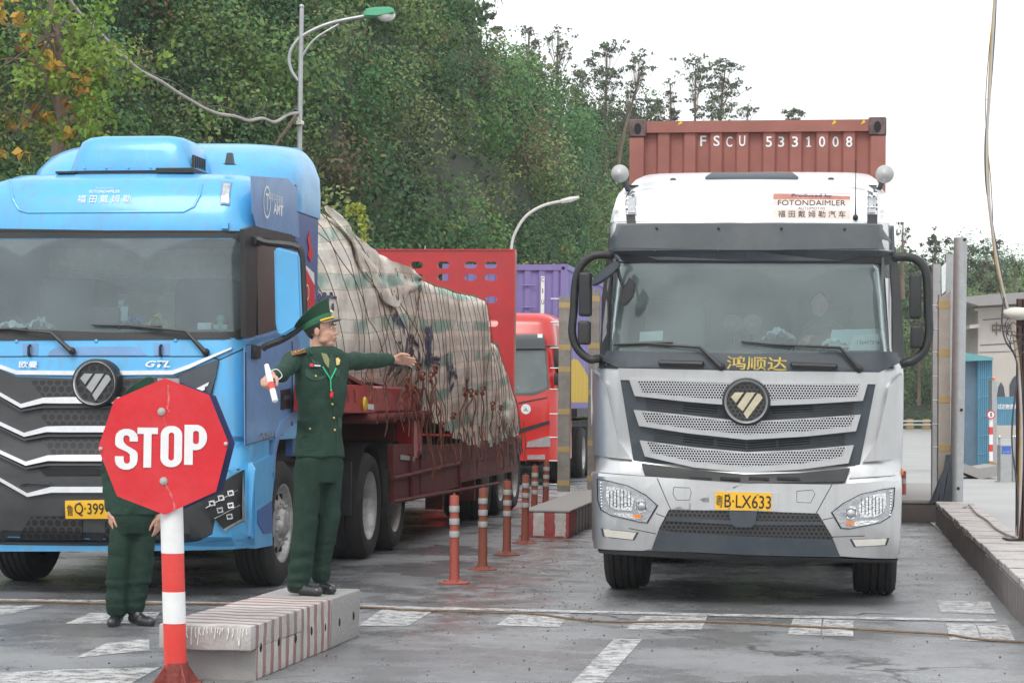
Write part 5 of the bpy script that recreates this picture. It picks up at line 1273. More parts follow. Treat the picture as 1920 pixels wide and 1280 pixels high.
bm = bmesh.new(); q = [vu(a, b, US-.02) for a, b in ((640, 700), (652, 700), (700, 728), (690, 728))]; prism(bm, q, (-.08, 0, 0)); obj('brace', bm, M['rust'], tl)
for k in range(7):
    bm = bmesh.new(); c = vu(692+k*17, 785-k*1.2, US+.02); lathe(bm, [(.028, .08), (.048, .08), (.048, -.5), (.028, -.5)], 14, Matrix.Translation(c) @ Matrix.Rotation(R(90), 4, 'Y'), closed=True); obj('winch_tube', bm, M['dkred'], tl)
bm = bmesh.new(); q = [vu(a, b, US-.01) for a, b in ((737, 832), (800, 832), (968, 852), (968, 882), (860, 905), (738, 942))]; prism(bm, q, (-.06, 0, 0)); obj('side_skirt', bm, M['dkred'], tl)
bm = bmesh.new()
for a, b in (((738, 896), (860, 868)), ((738, 940), (935, 905)), ((770, 850), (772, 938)), ((860, 866), (862, 926))):
    tube(bm, [vu(*a, US+.01), vu(*b, US+.01)], .022, 6)
q = [vu(a, b, US+.0) for a, b in ((788, 886), (858, 870), (860, 912), (790, 932))]; prism(bm, q, (-.03, 0, 0))
obj('skirt_ribs', bm, M['dkred'], tl)
bm = bmesh.new(); q = [vu(a, b, US+.005) for a, b in ((752, 852), (778, 856), (778, 864), (752, 861))]; prism(bm, q, (-.01, 0, 0)); obj('data_plate', bm, M['reflect'], tl)
bm = bmesh.new(); lathe(bm, [(0, .03), (.035, .03), (.045, 0)], 16, Matrix.Translation(vu(787, 852, US)) @ Matrix.Rotation(R(90), 4, 'Y')); obj('side_lamp', bm, M['ink'], tl)
bm = bmesh.new()
for z_ in (.95,): box(bm, -6.4, -5.0, 20.0, 30, .55, .80)
box(bm, -6.2, -5.2, 18.8, 22.6, 1.15, 1.40); box(bm, -6.8, -4.5, 21.9, 22.5, .5, 1.4, .03)
obj('main_beams', bm, M['dkred'], tl)
for v_ in (27.1, 28.4, 29.7):
    for u_ in (-4.62, -6.7): mk_wheel('wheel', tl, u_, v_, .50, .50, .50, face=1 if u_ > -5 else -1, front=False)
mk_wheel('wheel', tl, -6.6, 25.8, .50, .50, .50, face=1, front=False)
for v_ in (24.0, 26.2):
    bm = bmesh.new(); box(bm, US-.25, US-.05, v_, v_+.12, .28, .8); obj('landing_leg', bm, M['dkred'], tl)
# rear ramp wall with slots (faces the camera)
V0 = 30.1
def rp(px, py): p = W_.y(px, py, V0); return (p.x, p.z)
slot = lambda px, py, w_=11.5, h_=6.5: [rp(px+(w_-h_)*sx+h_*math.cos(a), py+h_*math.sin(a)) for sx, a0 in ((1, -90), (-1, 90)) for a in [R(a0+k*30) for k in range(7)]]
holes = []
for py, xs_ in ((497, (782, 832, 883, 921)), (520, (782, 832, 883, 921)), (562, (832, 883, 921)), (606, (832, 883, 923)), (647, (832, 883, 924)), (690, (832, 883, 924))):
    for x_ in xs_: holes.append(slot(x_, py))
x0r, zt_ = rp(560, 470); x1r = rp(965, 600)[0]
zt_r = rp(962, 470)[1]; zb_r = .50
holed('rear_ramp', [(x0r, zb_r), (x1r, zb_r), (x1r, zt_r), (x0r, zt_r)], holes, .05, M['red'], tl, Matrix.Translation((0, V0, 0)) @ Matrix.Rotation(R(90), 4, 'X'))
bm = bmesh.new(); box(bm, x1r-.03, x1r+.0, V0-.05, V0+.14, zb_r, zt_r+.002); box(bm, x0r, x1r, V0-.04, V0+.1, zt_r, zt_r+.02)
obj('ramp_edge', bm, M['red'], tl)
bm = bmesh.new()
for px in (725, 829, 920): c = W_.y(px, 470, V0); tube(bm, [c, c+Vector((0, 0, .04))], .006, 5)
c = W_.y(797, 470, V0); tube(bm, [c, c+Vector((0, 0, .07))], .012, 5)
obj('ramp_pins', bm, M['steel'], tl)
# ---------------- tarpaulin covered load
def tarp_mat():
    m = mat('patchwork_tarpaulin', (.86, .80, .70), .75, 0, .2, 5, bump=.5, bs=9); t = m.node_tree; L = t.links.new; b = t.nodes['Principled BSDF']
    tc = N_(m, 'ShaderNodeTexCoord'); mp = N_(m, 'ShaderNodeMapping'); mp.inputs['Scale'].default_value = (1, .35, 1); mp.inputs['Rotation'].default_value = (R(-7), 0, 0)
    L(tc.outputs['Object'], mp.inputs[0])
    wv = N_(m, 'ShaderNodeTexWave', bands_direction='Z'); wv.inputs['Scale'].default_value = .8; wv.inputs['Distortion'].default_value = 5.5; wv.inputs['Detail'].default_value = 3; wv.inputs['Detail Scale'].default_value = .55
    L(mp.outputs[0], wv.inputs[0])
    src = b.inputs['Base Color'].links[0].from_socket
    def ramp(inp, stops):
        r = N_(m, 'ShaderNodeValToRGB'); e = r.color_ramp; e.elements[0].position = stops[0][0]; e.elements[0].color = (*stops[0][1], 1); e.elements[1].position = stops[1][0]; e.elements[1].color = (*stops[1][1], 1)
        for p, c in stops[2:]: q = e.elements.new(p); q.color = (*c, 1)
        L(inp, r.inputs[0]); return r.outputs[0]
    k1 = ramp(wv.outputs['Fac'], [(.78, (0,)*3), (.84, (1,)*3)]); k2 = ramp(wv.outputs['Fac'], [(.0, (1,)*3), (.18, (1,)*3), (.26, (0,)*3)])
    k3 = ramp(wv.outputs['Fac'], [(.70, (0,)*3), (.74, (1,)*3), (.78, (1,)*3), (.80, (0,)*3)])
    def mix(f, a, c, s=1.):
        q = N_(m, 'ShaderNodeMath', operation='MULTIPLY', i1=s); L(f, q.inputs[0])
        n = N_(m, 'ShaderNodeMixRGB', i2=(*c, 1)); L(q.outputs[0], n.inputs[0]); L(a, n.inputs[1]); return n.outputs[0]
    nb = N_(m, 'ShaderNodeTexNoise'); nb.inputs['Scale'].default_value = 1.7; nb.inputs['Detail'].default_value = 3; L(tc.outputs['Object'], nb.inputs[0])
    patch = N_(m, 'ShaderNodeMapRange', i1=.42, i2=.55, i3=.15, i4=.9); L(nb.outputs['Fac'], patch.inputs[0])
    f1 = N_(m, 'ShaderNodeMath', operation='MULTIPLY'); L(k1, f1.inputs[0]); L(patch.outputs[0], f1.inputs[1])
    c = mix(k2, src, (.66, .64, .58), .7); c = mix(f1.outputs[0], c, (.22, .46, .40), 1.); c = mix(k3, c, (.14, .17, .17), .45)
    n4 = N_(m, 'ShaderNodeTexNoise'); n4.inputs['Scale'].default_value = 3.4; n4.inputs['Detail'].default_value = 8; n4.inputs['Roughness'].default_value = .7
    L(tc.outputs['Object'], n4.inputs[0]); dr = N_(m, 'ShaderNodeMapRange', i1=.45, i2=.68, i3=0., i4=1.); L(n4.outputs['Fac'], dr.inputs[0])
    c = mix(dr.outputs[0], c, (.34, .25, .17), .55)
    L(c, b.inputs['Base Color']); return m
M['tarp'] = tarp_mat()
UT = -4.33
TOPZ = pw([(17.6, 3.30), (18.4, 3.36), (19.0, 3.30), (19.6, 3.12), (20.2, 2.98), (21, 2.93), (22, 2.88), (24, 2.82), (26, 2.82), (27.05, 2.83), (27.12, 2.32), (28.3, 2.28), (28.8, 2.0), (29.3, 1.5), (29.6, 1.2)])
BOTZ = pw([(17.6, 1.70), (19.0, 1.70), (20.5, 1.69), (21.5, 1.60), (22.5, 1.40), (24, 1.18), (25.5, .98), (27, .92), (28.5, 1.0), (29.6, 1.05)])
UIN = pw([(17.6, -.75), (18.6, -.42), (19.4, -.15), (20.5, -.05), (29.6, -.02)])    # how far the top edge sits inward
SAG = lambda v: .12*math.exp(-((v-20.9)/.7)**2)
def tside(v, z):
    """u of the tarpaulin's right face"""
    tz, bz = TOPZ(v), BOTZ(v); k = min(1, max(0, (tz-z)/max(.1, tz-bz)))
    e = UIN(v)*(1-k)**1.2 - .10*max(0, (k-.8)/.2)*(v < 22.2) - .03*(1-k)
    w1 = noise.noise(Vector((v*1.1, z*.7+v*.4, 1)))*.06+noise.noise(Vector((v*3.4+z*1.2, z*1.3-v*1.6, 2)))*.045+noise.noise(Vector((v*7+z*5, z*6-v*3, 5)))*.016
    w1 += .016*math.sin(v*11+z*4)*(.2+.8*k)*noise.noise(Vector((v*.8, z, 8)))*2
    return UT + e + w1 + .05*math.sin(min(1, k*1.1)*math.pi)
lo = W_.thing('covered_load', 'tall load under a patched striped tarpaulin lashed with ropes and orange straps', 'load')
bm = bmesh.new(); vs_ = np.arange(17.6, 29.62, .09); prof = []
for v_ in vs_:
    tz, bz = TOPZ(v_), BOTZ(v_); r = []
    for k in np.linspace(0, 1, 22):
        z = bz+(tz-.10-bz)*k; z2 = z+.05*noise.noise(Vector((v_*2.3, 7, 0)))*(1-k)
        r.append((tside(v_, z), v_, z2))
    xt = tside(v_, tz-.02)
    r.append((xt-.03, v_, tz-.03)); r.append((xt-.10, v_, tz))
    for k in np.linspace(.1, .9, 9):
        r.append((xt-.1+(-6.75-xt+.1)*k, v_, tz+.12*math.sin(k*3.1)-SAG(v_)+.05*noise.noise(Vector((v_*2, k*6, 3)))))
    r += [(-6.9, v_, tz-.1), (-7.0, v_, (tz+bz)/2), (-7.0, v_, bz)]
    prof.append([bm.verts.new(p) for p in r])
for i in range(len(prof)-1):
    for k in range(len(prof[0])-1): bm.faces.new((prof[i][k], prof[i+1][k], prof[i+1][k+1], prof[i][k+1]))
for e in (prof[0], prof[-1]): bm.faces.new(e)
tp_ = obj('tarpaulin', bm, M['tarp'], lo, 70)
# a loose flap folded over the front hump, and a bunched tail at the rear
bm = bmesh.new(); A = [(19.05, 3.30), (19.3, 3.05), (19.7, 2.75), (20.3, 2.52), (20.9, 2.45), (21.7, 2.62), (22.5, 2.80)]; Bq = [(19.2, 3.28), (19.5, 3.16), (20.0, 3.02), (20.6, 2.96), (21.2, 2.93), (21.9, 2.90), (22.5, 2.86)]
pa = spline([(a, 0, b) for a, b in A], 4); pb_ = spline([(a, 0, b) for a, b in Bq], 4); pr = None
for a, b in zip(pa, pb_):
    q = []
    for t in np.linspace(0, 1, 7):
        p = a.lerp(b, t); q.append(bm.verts.new((tside(p.x, min(p.z, TOPZ(p.x)))+.035+.02*math.sin(t*9+p.x*4), p.x, p.z)))
    if pr:
        for i in range(6): bm.faces.new((pr[i], pr[i+1], q[i+1], q[i]))
    pr = q
r = bmesh.ops.extrude_face_region(bm, geom=bm.faces[:])
for v in r['geom']:
    if isinstance(v, bmesh.types.BMVert): v.co.x -= .02
obj('loose_flap', bm, M['tarp'], lo, 60)
bm = bmesh.new()
bmesh.ops.create_icosphere(bm, subdivisions=4, radius=1)
for v in bm.verts:
    n_ = noise.noise(v.co*2.2)*.35+noise.noise(v.co*6)*.12
    v.co = Vector((UT-.14+v.co.x*.18*(1+n_), 28.6+v.co.y*.6*(1+n_), 1.35+v.co.z*.42*(1+n_)))
obj('bunched_tail', bm, M['tarp'], lo, 70)
# ropes
def on_side(v, z, off=.022): return Vector((max(tside(v-.12, z), tside(v, z), tside(v+.12, z))+off*.5, v, z))
rd = random.Random(4)
def rope_line(va, vb, zend, m, rr=.0042, top=True):
    pts = []; tz = TOPZ(va)
    if top: pts.append(Vector((tside(va, tz)-.5, va-.1, tz+.06))); pts.append(Vector((tside(va, tz)-.08, va, tz+.02)))
    n = 15
    for k in range(n+1):
        t = k/n; v_ = va+(vb-va)*t; z = (tz-.03)+(zend-(tz-.03))*t
        tzv = TOPZ(v_); z = min(z, tzv-.02)
        pts.append(on_side(v_, max(z, BOTZ(v_)), .03) if z > BOTZ(v_) else Vector((UT+.03, v_, z)))
    return TB(pts, rr, 5)
va = 18.0
while va < 29.2:
    ze = 1.52 if va < 21.0 else .82
    dv = .9-.035*(va-18)*1.5
    zz = ze+rd.uniform(-.05, .1)
    obj('rope', rope_line(va, min(29.6, va+dv+rd.uniform(-.1, .2)), zz, M['rope'] if 0 else M['rope']), M['ropered'] if rd.random() < .12 else M['rope'], lo)
    va += .27 if va > 21.5 else .33
for a_, b_, z_ in ((18.3, 20.4, 1.9), (18.8, 21.6, 1.7), (19.6, 22.8, 1.5), (21.3, 19.7, 1.6), (22.4, 21.2, 1.5), (20.2, 23.9, 1.35), (22.5, 20.9, 1.7)):
    obj('rope', rope_line(a_, b_, z_, None, .005), M['rope'], lo)
# hanging tails and knots below the tarpaulin edge
for i in range(66):
    v_ = rd.uniform(19.6, 29.6); zt0 = BOTZ(v_)+rd.uniform(-.02, .3); ln = rd.uniform(.25, .7) if v_ > 22 else rd.uniform(.2, .5)
    pts = [Vector((UT+.05+rd.uniform(0, .04), v_, zt0))]
    for k in range(4): pts.append(pts[-1]+Vector((rd.uniform(-.02, .03), rd.uniform(-.09, .09), -ln/4)))
    for p in pts: p.z = max(p.z, .62)
    obj('rope', TB(spline(pts, 3), rd.uniform(.004, .008), 5), M['ropered'] if rd.random() < .5 else M['rope'], lo) if i < 52 else None
def ribbon(pts, w, m):
    bm = bmesh.new(); pr = None
    for i, p in enumerate(pts):
        a = bm.verts.new(p+Vector((0, -w/2, 0))); b = bm.verts.new(p+Vector((0, w/2, 0))); c = bm.verts.new(p+Vector((-.008, w/2, 0))); d = bm.verts.new(p+Vector((-.008, -w/2, 0)))
        q = (a, b, c, d)
        if pr:
            for j in range(4): bm.faces.new((pr[j], pr[(j+1) % 4], q[(j+1) % 4], q[j]))
        pr = q
    return bm
for px, y0_, y1_, w_ in ((783, 690, 760, .07), (790, 700, 800, .09), (806, 705, 900, .08), (812, 700, 780, .07), (868, 725, 830, .06), (880, 735, 800, .07), (890, 740, 850, .06), (903, 735, 870, .06), (760, 715, 770, .07), (775, 720, 765, .06), (920, 760, 850, .05), (846, 780, 870, .05), (935, 770, 860, .05), (826, 790, 880, .05)):
    a = vu(px, y0_, UT+.09); b = vu(px+rd.uniform(-3, 10), y1_, UT+.07); pts = []
    for k in range(9):
        t = k/8; p = a.lerp(b, t); p += Vector((.03*math.sin(t*9), .06*math.sin(t*7+px), 0)); pts.append(p)
    obj('strap', ribbon(spline(pts, 3), w_, None), M['strap'], lo, 60)
    bm = bmesh.new()
    for _ in range(1):
        q0 = a+Vector((.02, rd.uniform(-.06, .06), rd.uniform(-.07, .05))); r_ = rd.uniform(.02, .045)
        tube(bm, [q0+Vector((.02*math.sin(g*2), r_*math.cos(g), r_*math.sin(g)*1.2)) for g in np.linspace(0, 6.0, 12)], .011, 6)
    obj('strap_knot', bm, M['strap'], lo)
# blue printed characters on the sheet
def ttext(s, px, py, hm, wm, rot=0.):
    c = vu(px, py, UT); me = text_mesh(s, 1, .03); xs_ = [v.co.x for v in me.vertices]; Wd = max(xs_)-min(xs_)
    for v in me.vertices:
        y, z = v.co.x/Wd*wm, v.co.y*hm; y, z = c.y+y*math.cos(rot)-z*math.sin(rot), c.z+y*math.sin(rot)+z*math.cos(rot)
        v.co = (tside(y, z)+.012, y, z)
    mesh_obj('printed_letters', me, M['navyprint'], lo, 0)
M['navyprint'] = mat('faded_navy_print', (.05, .065, .16), .8, 0, .5, 14, dirt=.5, dcol=(.30, .27, .24), ds=12)
ttext('磨防', 634, 566, .20, .62); ttext('耐磨', 610, 530, .24, .75, -.2); ttext('煤山', 750, 640, .30, .9, -.5); ttext('防水', 775, 665, .28, 1.0, -.4)
ttext('耐', 803, 648, .45, .6); ttext('磨防', 842, 700, .35, .7, -.4); ttext('水', 868, 720, .3, .5); ttext('防', 745, 690, .16, .6); ttext('磨', 812, 680, .24, .5)

# ================================================================== red truck and purple container behind
Q = Rig(-6.05, 37.9)
rt = Q.thing('red_truck', 'red lorry waiting behind the roped load, left half hidden by the red slotted wall', 'truck')
yq = pw([(.45, -.05), (1.2, -.05), (1.7, .03), (1.75, .05), (2.55, .22), (2.62, .20), (3.0, .34), (3.12, .55)]); wq = pw([(.45, 1.22), (1.7, 1.2), (2.6, 1.12), (3.0, 1.05), (3.12, .92)])
Q.surf = front_surf(yq, wq, .08, .2, .18)
shell('cab', Q.surf, wq, [.45, .7, 1.0, 1.3, 1.55, 1.75, 2.0, 2.3, 2.55, 2.62, 2.75, 2.9, 3.0, 3.07, 3.12], 2.2, M['redcab'], rt)
panel(Q, 'windscreen', [(840, 658), (1021, 656), (1026, 725), (1000, 737), (840, 736)], M['glass'], rt, off=.012, thick=.01)
panel(Q, 'windscreen_backing', [(836, 654), (1024, 652), (1030, 728), (1000, 741), (836, 740)], M['interior'], rt, off=.004, thick=.01)
panel(Q, 'sun_visor', [(840, 628), (1019, 626), (1023, 653), (840, 655)], M['visor'], rt, off=.08, thick=.04)
bm = bmesh.new(); prism(bm, [Q.hit(x, y, .09) for x, y in ((1008, 626), (1017, 626), (1017, 633), (1008, 633))], (0, .005, 0)); obj('visor_sticker', bm, M['paper'], rt)
bm = bmesh.new(); c = Q.hit(986, 767, .01); lathe(bm, [(0, .01), (.085, .01), (.09, 0)], 24, Matrix.Translation(c) @ Matrix.Rotation(R(90), 4, 'X') @ Matrix.Diagonal((1, 1, 1, 1))); e = obj('door_badge', bm, M['paper'], rt)
bm = bmesh.new(); prism(bm, [(c.x+a, c.y-.013, c.z+b) for a, b in ((-.05, -.03), (.05, -.03), (.02, .0), (0, .045), (-.02, 0))], (0, .002, 0)); obj('badge_mark', bm, M['steel'], e)
panel(Q, 'bonnet_crease', [(966, 806), (1030, 788), (1031, 794), (966, 815)], M['plastic'], rt, off=.01, thick=.01)
panel(Q, 'headlight', [(987, 838), (989, 828), (1031, 816), (1032, 837)], M['bulb'], rt, off=.02, thick=.02)
panel(Q, 'fog_lamp', [(989, 853), (1022, 852), (1022, 861), (989, 861)], M['bulb'], rt, off=.02, thick=.02)
panel(Q, 'bumper_seam', [(968, 874), (1034, 872), (1034, 875), (968, 877)], M['ink'], rt, off=.01, thick=.01)
panel(Q, 'front_panel_seam', [(972, 754), (1026, 744), (1026, 746), (972, 757)], M['ink'], rt, off=.01, thick=.01)
bm = bmesh.new(); tube(bm, [Q.y(a, b, .1) for a, b in ((1023, 648), (1040, 650), (1050, 652))], .02); obj('mirror_arm', bm, M['plastic'], rt)
for a, b in ((655, 690), (700, 722)):
    p, q_ = Q.y(1039, b, .1), Q.y(1053, a, .1); obj('mirror', BX(p.x, q_.x, .05, .2, p.z, q_.z, .02, 2), M['plastic'], rt)
bm = bmesh.new(); box(bm, 1.19, 1.215, .3, 1.2, 1.7, 2.5); obj('side_window', bm, M['glassdark'], rt)
for s in (-1, 1):
    mk_wheel('wheel', rt, s*1.05, 1.3, .50, .50, .30, face=s)
    for yy in (4.4, 5.7, 12, 13.3): mk_wheel('wheel', rt, s*.95, yy, .50, .50, .5, face=s, front=False)
bm = bmesh.new(); box(bm, -1, 1, .4, 2.2, .5, 1.0); box(bm, -.5, .5, 2, 15, .8, 1.1); box(bm, -1.15, 1.2, 3.2, 15.5, 1.22, 1.38); obj('chassis', bm, M['plastic'], rt)
bm = bmesh.new()
for yy in np.arange(7, 11, .8): box(bm, 1.05, 1.15, yy, yy+.1, .5, 1.25)
box(bm, 1.05, 1.14, 7, 11, .62, .75); obj('side_guard', bm, M['steel'], rt)
KP = Rig(-5.95, 40.8)
pc = KP.thing('shipping_container', 'purple shipping container with a yellow wave on its side, behind the red lorry', 'container')
zt_ = KP.y(1062, 495, 0).z; xr_ = KP.y(1063, 520, 0).x; xl_ = xr_-2.44
bm = bmesh.new(); xs_ = np.arange(xl_+.08, xr_-.08, .028); cw = lambda x: .04*min(1, max(0, (abs(((x*3.6) % 1)-.5)-.18)*8))
a = [bm.verts.new((x, cw(x), 1.4)) for x in xs_]; b = [bm.verts.new((x, cw(x), zt_-.1)) for x in xs_]
for i in range(len(xs_)-1): bm.faces.new((a[i], a[i+1], b[i+1], b[i]))
obj('front_wall', bm, M['purple'], pc, 20)
bm = bmesh.new(); box(bm, xl_, xl_+.12, -.02, .1, 1.4, zt_); box(bm, xr_-.12, xr_, -.02, .1, 1.4, zt_); box(bm, xl_, xr_, -.015, .08, zt_-.12, zt_-.01); box(bm, xl_+.01, xr_-.01, 0.02, 12.1, 1.38, 1.5); box(bm, xr_-.08, xr_+.005, .1, 12.1, zt_-.1, zt_)
box(bm, xl_+.03, xr_-.03, .05, 12.1, zt_-.08, zt_-.03)
obj('frame', bm, M['purple'], pc)
lathe(bm := bmesh.new(), [(0, 0), (.035, 0)], 14, Matrix.Translation((xr_-.07, -.023, zt_-.08)) @ Matrix.Rotation(R(90), 4, 'X')); obj('casting_hole', bm, M['black'], pc)
ps = mat('purple_side_with_yellow_wave', (.22, .185, .42), .6, 0, .1, 3); t_ = ps.node_tree; L_ = t_.links.new; tc = N_(ps, 'ShaderNodeTexCoord'); sx = N_(ps, 'ShaderNodeSeparateXYZ'); L_(tc.outputs['Object'], sx.inputs[0])
wvm = N_(ps, 'ShaderNodeMath', operation='MULTIPLY', i1=.9); L_(sx.outputs[1], wvm.inputs[0]); sn = N_(ps, 'ShaderNodeMath', operation='SINE'); L_(wvm.outputs[0], sn.inputs[0])
ma = N_(ps, 'ShaderNodeMath', operation='MULTIPLY_ADD', i1=.22, i2=2.15); L_(sn.outputs[0], ma.inputs[0]); lt = N_(ps, 'ShaderNodeMath', operation='LESS_THAN'); L_(sx.outputs[2], lt.inputs[0]); L_(ma.outputs[0], lt.inputs[1])
mm = N_(ps, 'ShaderNodeMixRGB', i2=(.62, .42, .06, 1)); L_(lt.outputs[0], mm.inputs[0]); L_(ps.node_tree.nodes['Principled BSDF'].inputs['Base Color'].links[0].from_socket, mm.inputs[1]); L_(mm.outputs[0], ps.node_tree.nodes['Principled BSDF'].inputs['Base Color'])
bm = bmesh.new(); n = 280; a = [bm.verts.new((xr_-.02-.03*min(1, max(0, (abs(((k*.043*3.6) % 1)-.5)-.18)*8)), .1+k*.043, 1.45)) for k in range(n)]; b = [bm.verts.new((v.co.x, v.co.y, zt_-.05)) for v in a]
for i in range(n-1): bm.faces.new((a[i], a[i+1], b[i+1], b[i]))
obj('side_wall', bm, ps, pc, 20)
c = KP.y(1017, 548, -.01); h_ = obj('code_strip', BX(c.x-.03, c.x+.04, -.02, -.005, KP.y(1017, 590, 0).z, KP.y(1017, 518, 0).z), M['wtext'], pc)
for k, ch in enumerate('CIU'):
    c = KP.y(1017.5, 524+k*21, -.03); text_at('container_letter', ch, Matrix.Translation((c.x, -.025, c.z)) @ Matrix.Rotation(R(90), 4, 'X'), .085, .014 if ch == 'I' else .05, M['ink'], pc)
bm = bmesh.new()
for y_ in (535, 576): tube(bm, [KP.y(978, y_, -.03), KP.y(1004, y_, -.03)], .014, 6)
obj('grab_rails', bm, M['purple'], pc)
me = text_mesh('CIU', 1); c = KP.x(1108, 662, xr_+.01)
for v in me.vertices: v.co = (c.x, c.y+v.co.x*.35, c.z-.1+v.co.y*.3)
mesh_obj('side_letters', me, M['wtext'], pc, 0)

# ================================================================== median island, posts, delineators
def stripe_mat(name, c1, c2, axis, sp, duty, dirt, dcol, off=0., rough=.7):
    m = mat(name, c1, rough, 0, .15, 8, bump=.25, dirt=0); t = m.node_tree; L = t.links.new; b = t.nodes['Principled BSDF']
    tc = N_(m, 'ShaderNodeTexCoord'); s_ = N_(m, 'ShaderNodeSeparateXYZ'); L(tc.outputs['Object'], s_.inputs[0])
    nz = N_(m, 'ShaderNodeTexNoise'); nz.inputs['Scale'].default_value = 14; nz.inputs['Detail'].default_value = 5; L(tc.outputs['Object'], nz.inputs[0])
    a = N_(m, 'ShaderNodeMath', operation='MULTIPLY_ADD', i1=1/sp, i2=off+50); L(s_.outputs[axis], a.inputs[0])
    a2 = N_(m, 'ShaderNodeMath', operation='MULTIPLY_ADD', i1=.16); L(nz.outputs['Fac'], a2.inputs[0]); L(a.outputs[0], a2.inputs[2])
    fr = N_(m, 'ShaderNodeMath', operation='FRACT'); L(a2.outputs[0], fr.inputs[0]); lt = N_(m, 'ShaderNodeMath', operation='LESS_THAN', i1=duty); L(fr.outputs[0], lt.inputs[0])
    src = b.inputs['Base Color'].links[0].from_socket
    mm = N_(m, 'ShaderNodeMixRGB', i2=(*c2, 1)); L(lt.outputs[0], mm.inputs[0]); L(src, mm.inputs[1])
    n2 = N_(m, 'ShaderNodeTexNoise'); n2.inputs['Scale'].default_value = 5; n2.inputs['Detail'].default_value = 9; n2.inputs['Roughness'].default_value = .75; L(tc.outputs['Object'], n2.inputs[0])
    r2 = N_(m, 'ShaderNodeMapRange', i1=.42, i2=.72, i3=.12*dirt, i4=dirt); L(n2.outputs['Fac'], r2.inputs[0])
    m2 = N_(m, 'ShaderNodeMixRGB', i2=(*dcol, 1)); L(r2.outputs[0], m2.inputs[0]); L(mm.outputs[0], m2.inputs[1]); L(m2.outputs[0], b.inputs['Base Color'])
    return m
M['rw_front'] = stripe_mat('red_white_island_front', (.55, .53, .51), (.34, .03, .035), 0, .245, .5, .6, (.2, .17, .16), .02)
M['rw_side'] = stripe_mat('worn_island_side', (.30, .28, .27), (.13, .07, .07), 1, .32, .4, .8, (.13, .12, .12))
M['conc'] = mat('weathered_concrete', (.33, .32, .31), .8, 0, .2, 5, bump=.4, bs=30, dirt=.6, dcol=(.16, .15, .145), ds=5)
IS = Rig(-3.14, 23.75)
il = IS.thing('median_island', 'low concrete island with red and white striped end between the two lanes', 'kerb island')
def rough_block(x0, x1, y0_, y1_, z0, z1, seg=.12, amp=.006, bev=.02):
    bm = bmesh.new(); box(bm, x0, x1, y0_, y1_, z0, z1, bev, 2)
    bmesh.ops.triangulate(bm, faces=bm.faces[:])
    bmesh.ops.subdivide_edges(bm, edges=[e for e in bm.edges if e.calc_length() > seg*2], cuts=3, use_grid_fill=True)
    for v in bm.verts: v.co += Vector((noise.noise(v.co*6), noise.noise(v.co*6+Vector((9, 0, 0))), noise.noise(v.co*6+Vector((0, 9, 0)))))*amp
    return bm
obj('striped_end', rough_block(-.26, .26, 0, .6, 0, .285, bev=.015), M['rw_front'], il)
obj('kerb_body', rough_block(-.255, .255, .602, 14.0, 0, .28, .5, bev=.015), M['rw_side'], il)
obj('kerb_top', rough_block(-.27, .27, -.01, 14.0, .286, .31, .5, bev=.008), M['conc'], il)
obj('base_plate', BX(-.30, .20, -.05, .0, .0, .02), M['rust'], il)
def tower(label, px, pxw, top, vpos, u, m, bands, rungs, base_z=.31):
    p0 = UV(u, vpos, base_z); t = thing('ladder_post', label, 'post', p0, -PHI)
    rg_ = Rig(u, vpos)
    a, b = rg_.y(px, 700, 0), rg_.y(px+pxw, 700, 0); zt = rg_.y(px, top, 0).z-base_z; c = (a.x+b.x)/2; hw_ = (b.x-a.x)/2
    bm = bmesh.new(); box(bm, c-hw_, c+hw_, 0, .012, 0, zt); box(bm, c-hw_, c-hw_+.012, .012, .12, 0, zt-.05); box(bm, c+hw_-.012, c+hw_, .012, .12, 0, zt-.05)
    obj('channel', bm, m, t)
    for y_ in bands:
        z = rg_.y(px, y_, 0).z-base_z
        if 0 < z < zt: obj('yellow_band', BX(c-hw_-.002, c+hw_+.002, -.003, .02, z-.038, z+.038), M['yband'], t)
    for y_ in rungs:
        z = rg_.y(px, y_, 0).z-base_z
        if 0 < z < zt: obj('rung', TB([(c-hw_-.12, .05, z), (c-hw_+.01, .05, z)], .010, 6), M['steel'], t)
    return t
tower('grey steel post with faded yellow bands standing on the island, left of two', 1047, 22, 556, 28.6, -3.14, M['greypost'], (572, 651, 692, 771, 842, 905), (560, 604, 652, 690, 730, 776, 820, 864, 908))
tower('yellow banded steel post behind the silver lorry mirror arm, right one of the pair', 1103, 20, 543, 29.4, -2.78, M['greypost'], (560, 648, 735, 830, 896), ())
DP = [(852, 1093, 'nearest and brightest orange delineator post with three grey bands', 0), (905, 1067, 'second orange delineator post, dull and rusty, right of the brightest one', 1), (950, 1040, 'third rusty delineator post counted from the camera', 1),
      (984, 1018, 'fourth delineator post standing against the striped island end', 1), (1001, 985, 'fifth thin delineator post partly hidden behind the island end', 1), (1022, 966, 'sixth and farthest delineator post rising behind the island', 1)]
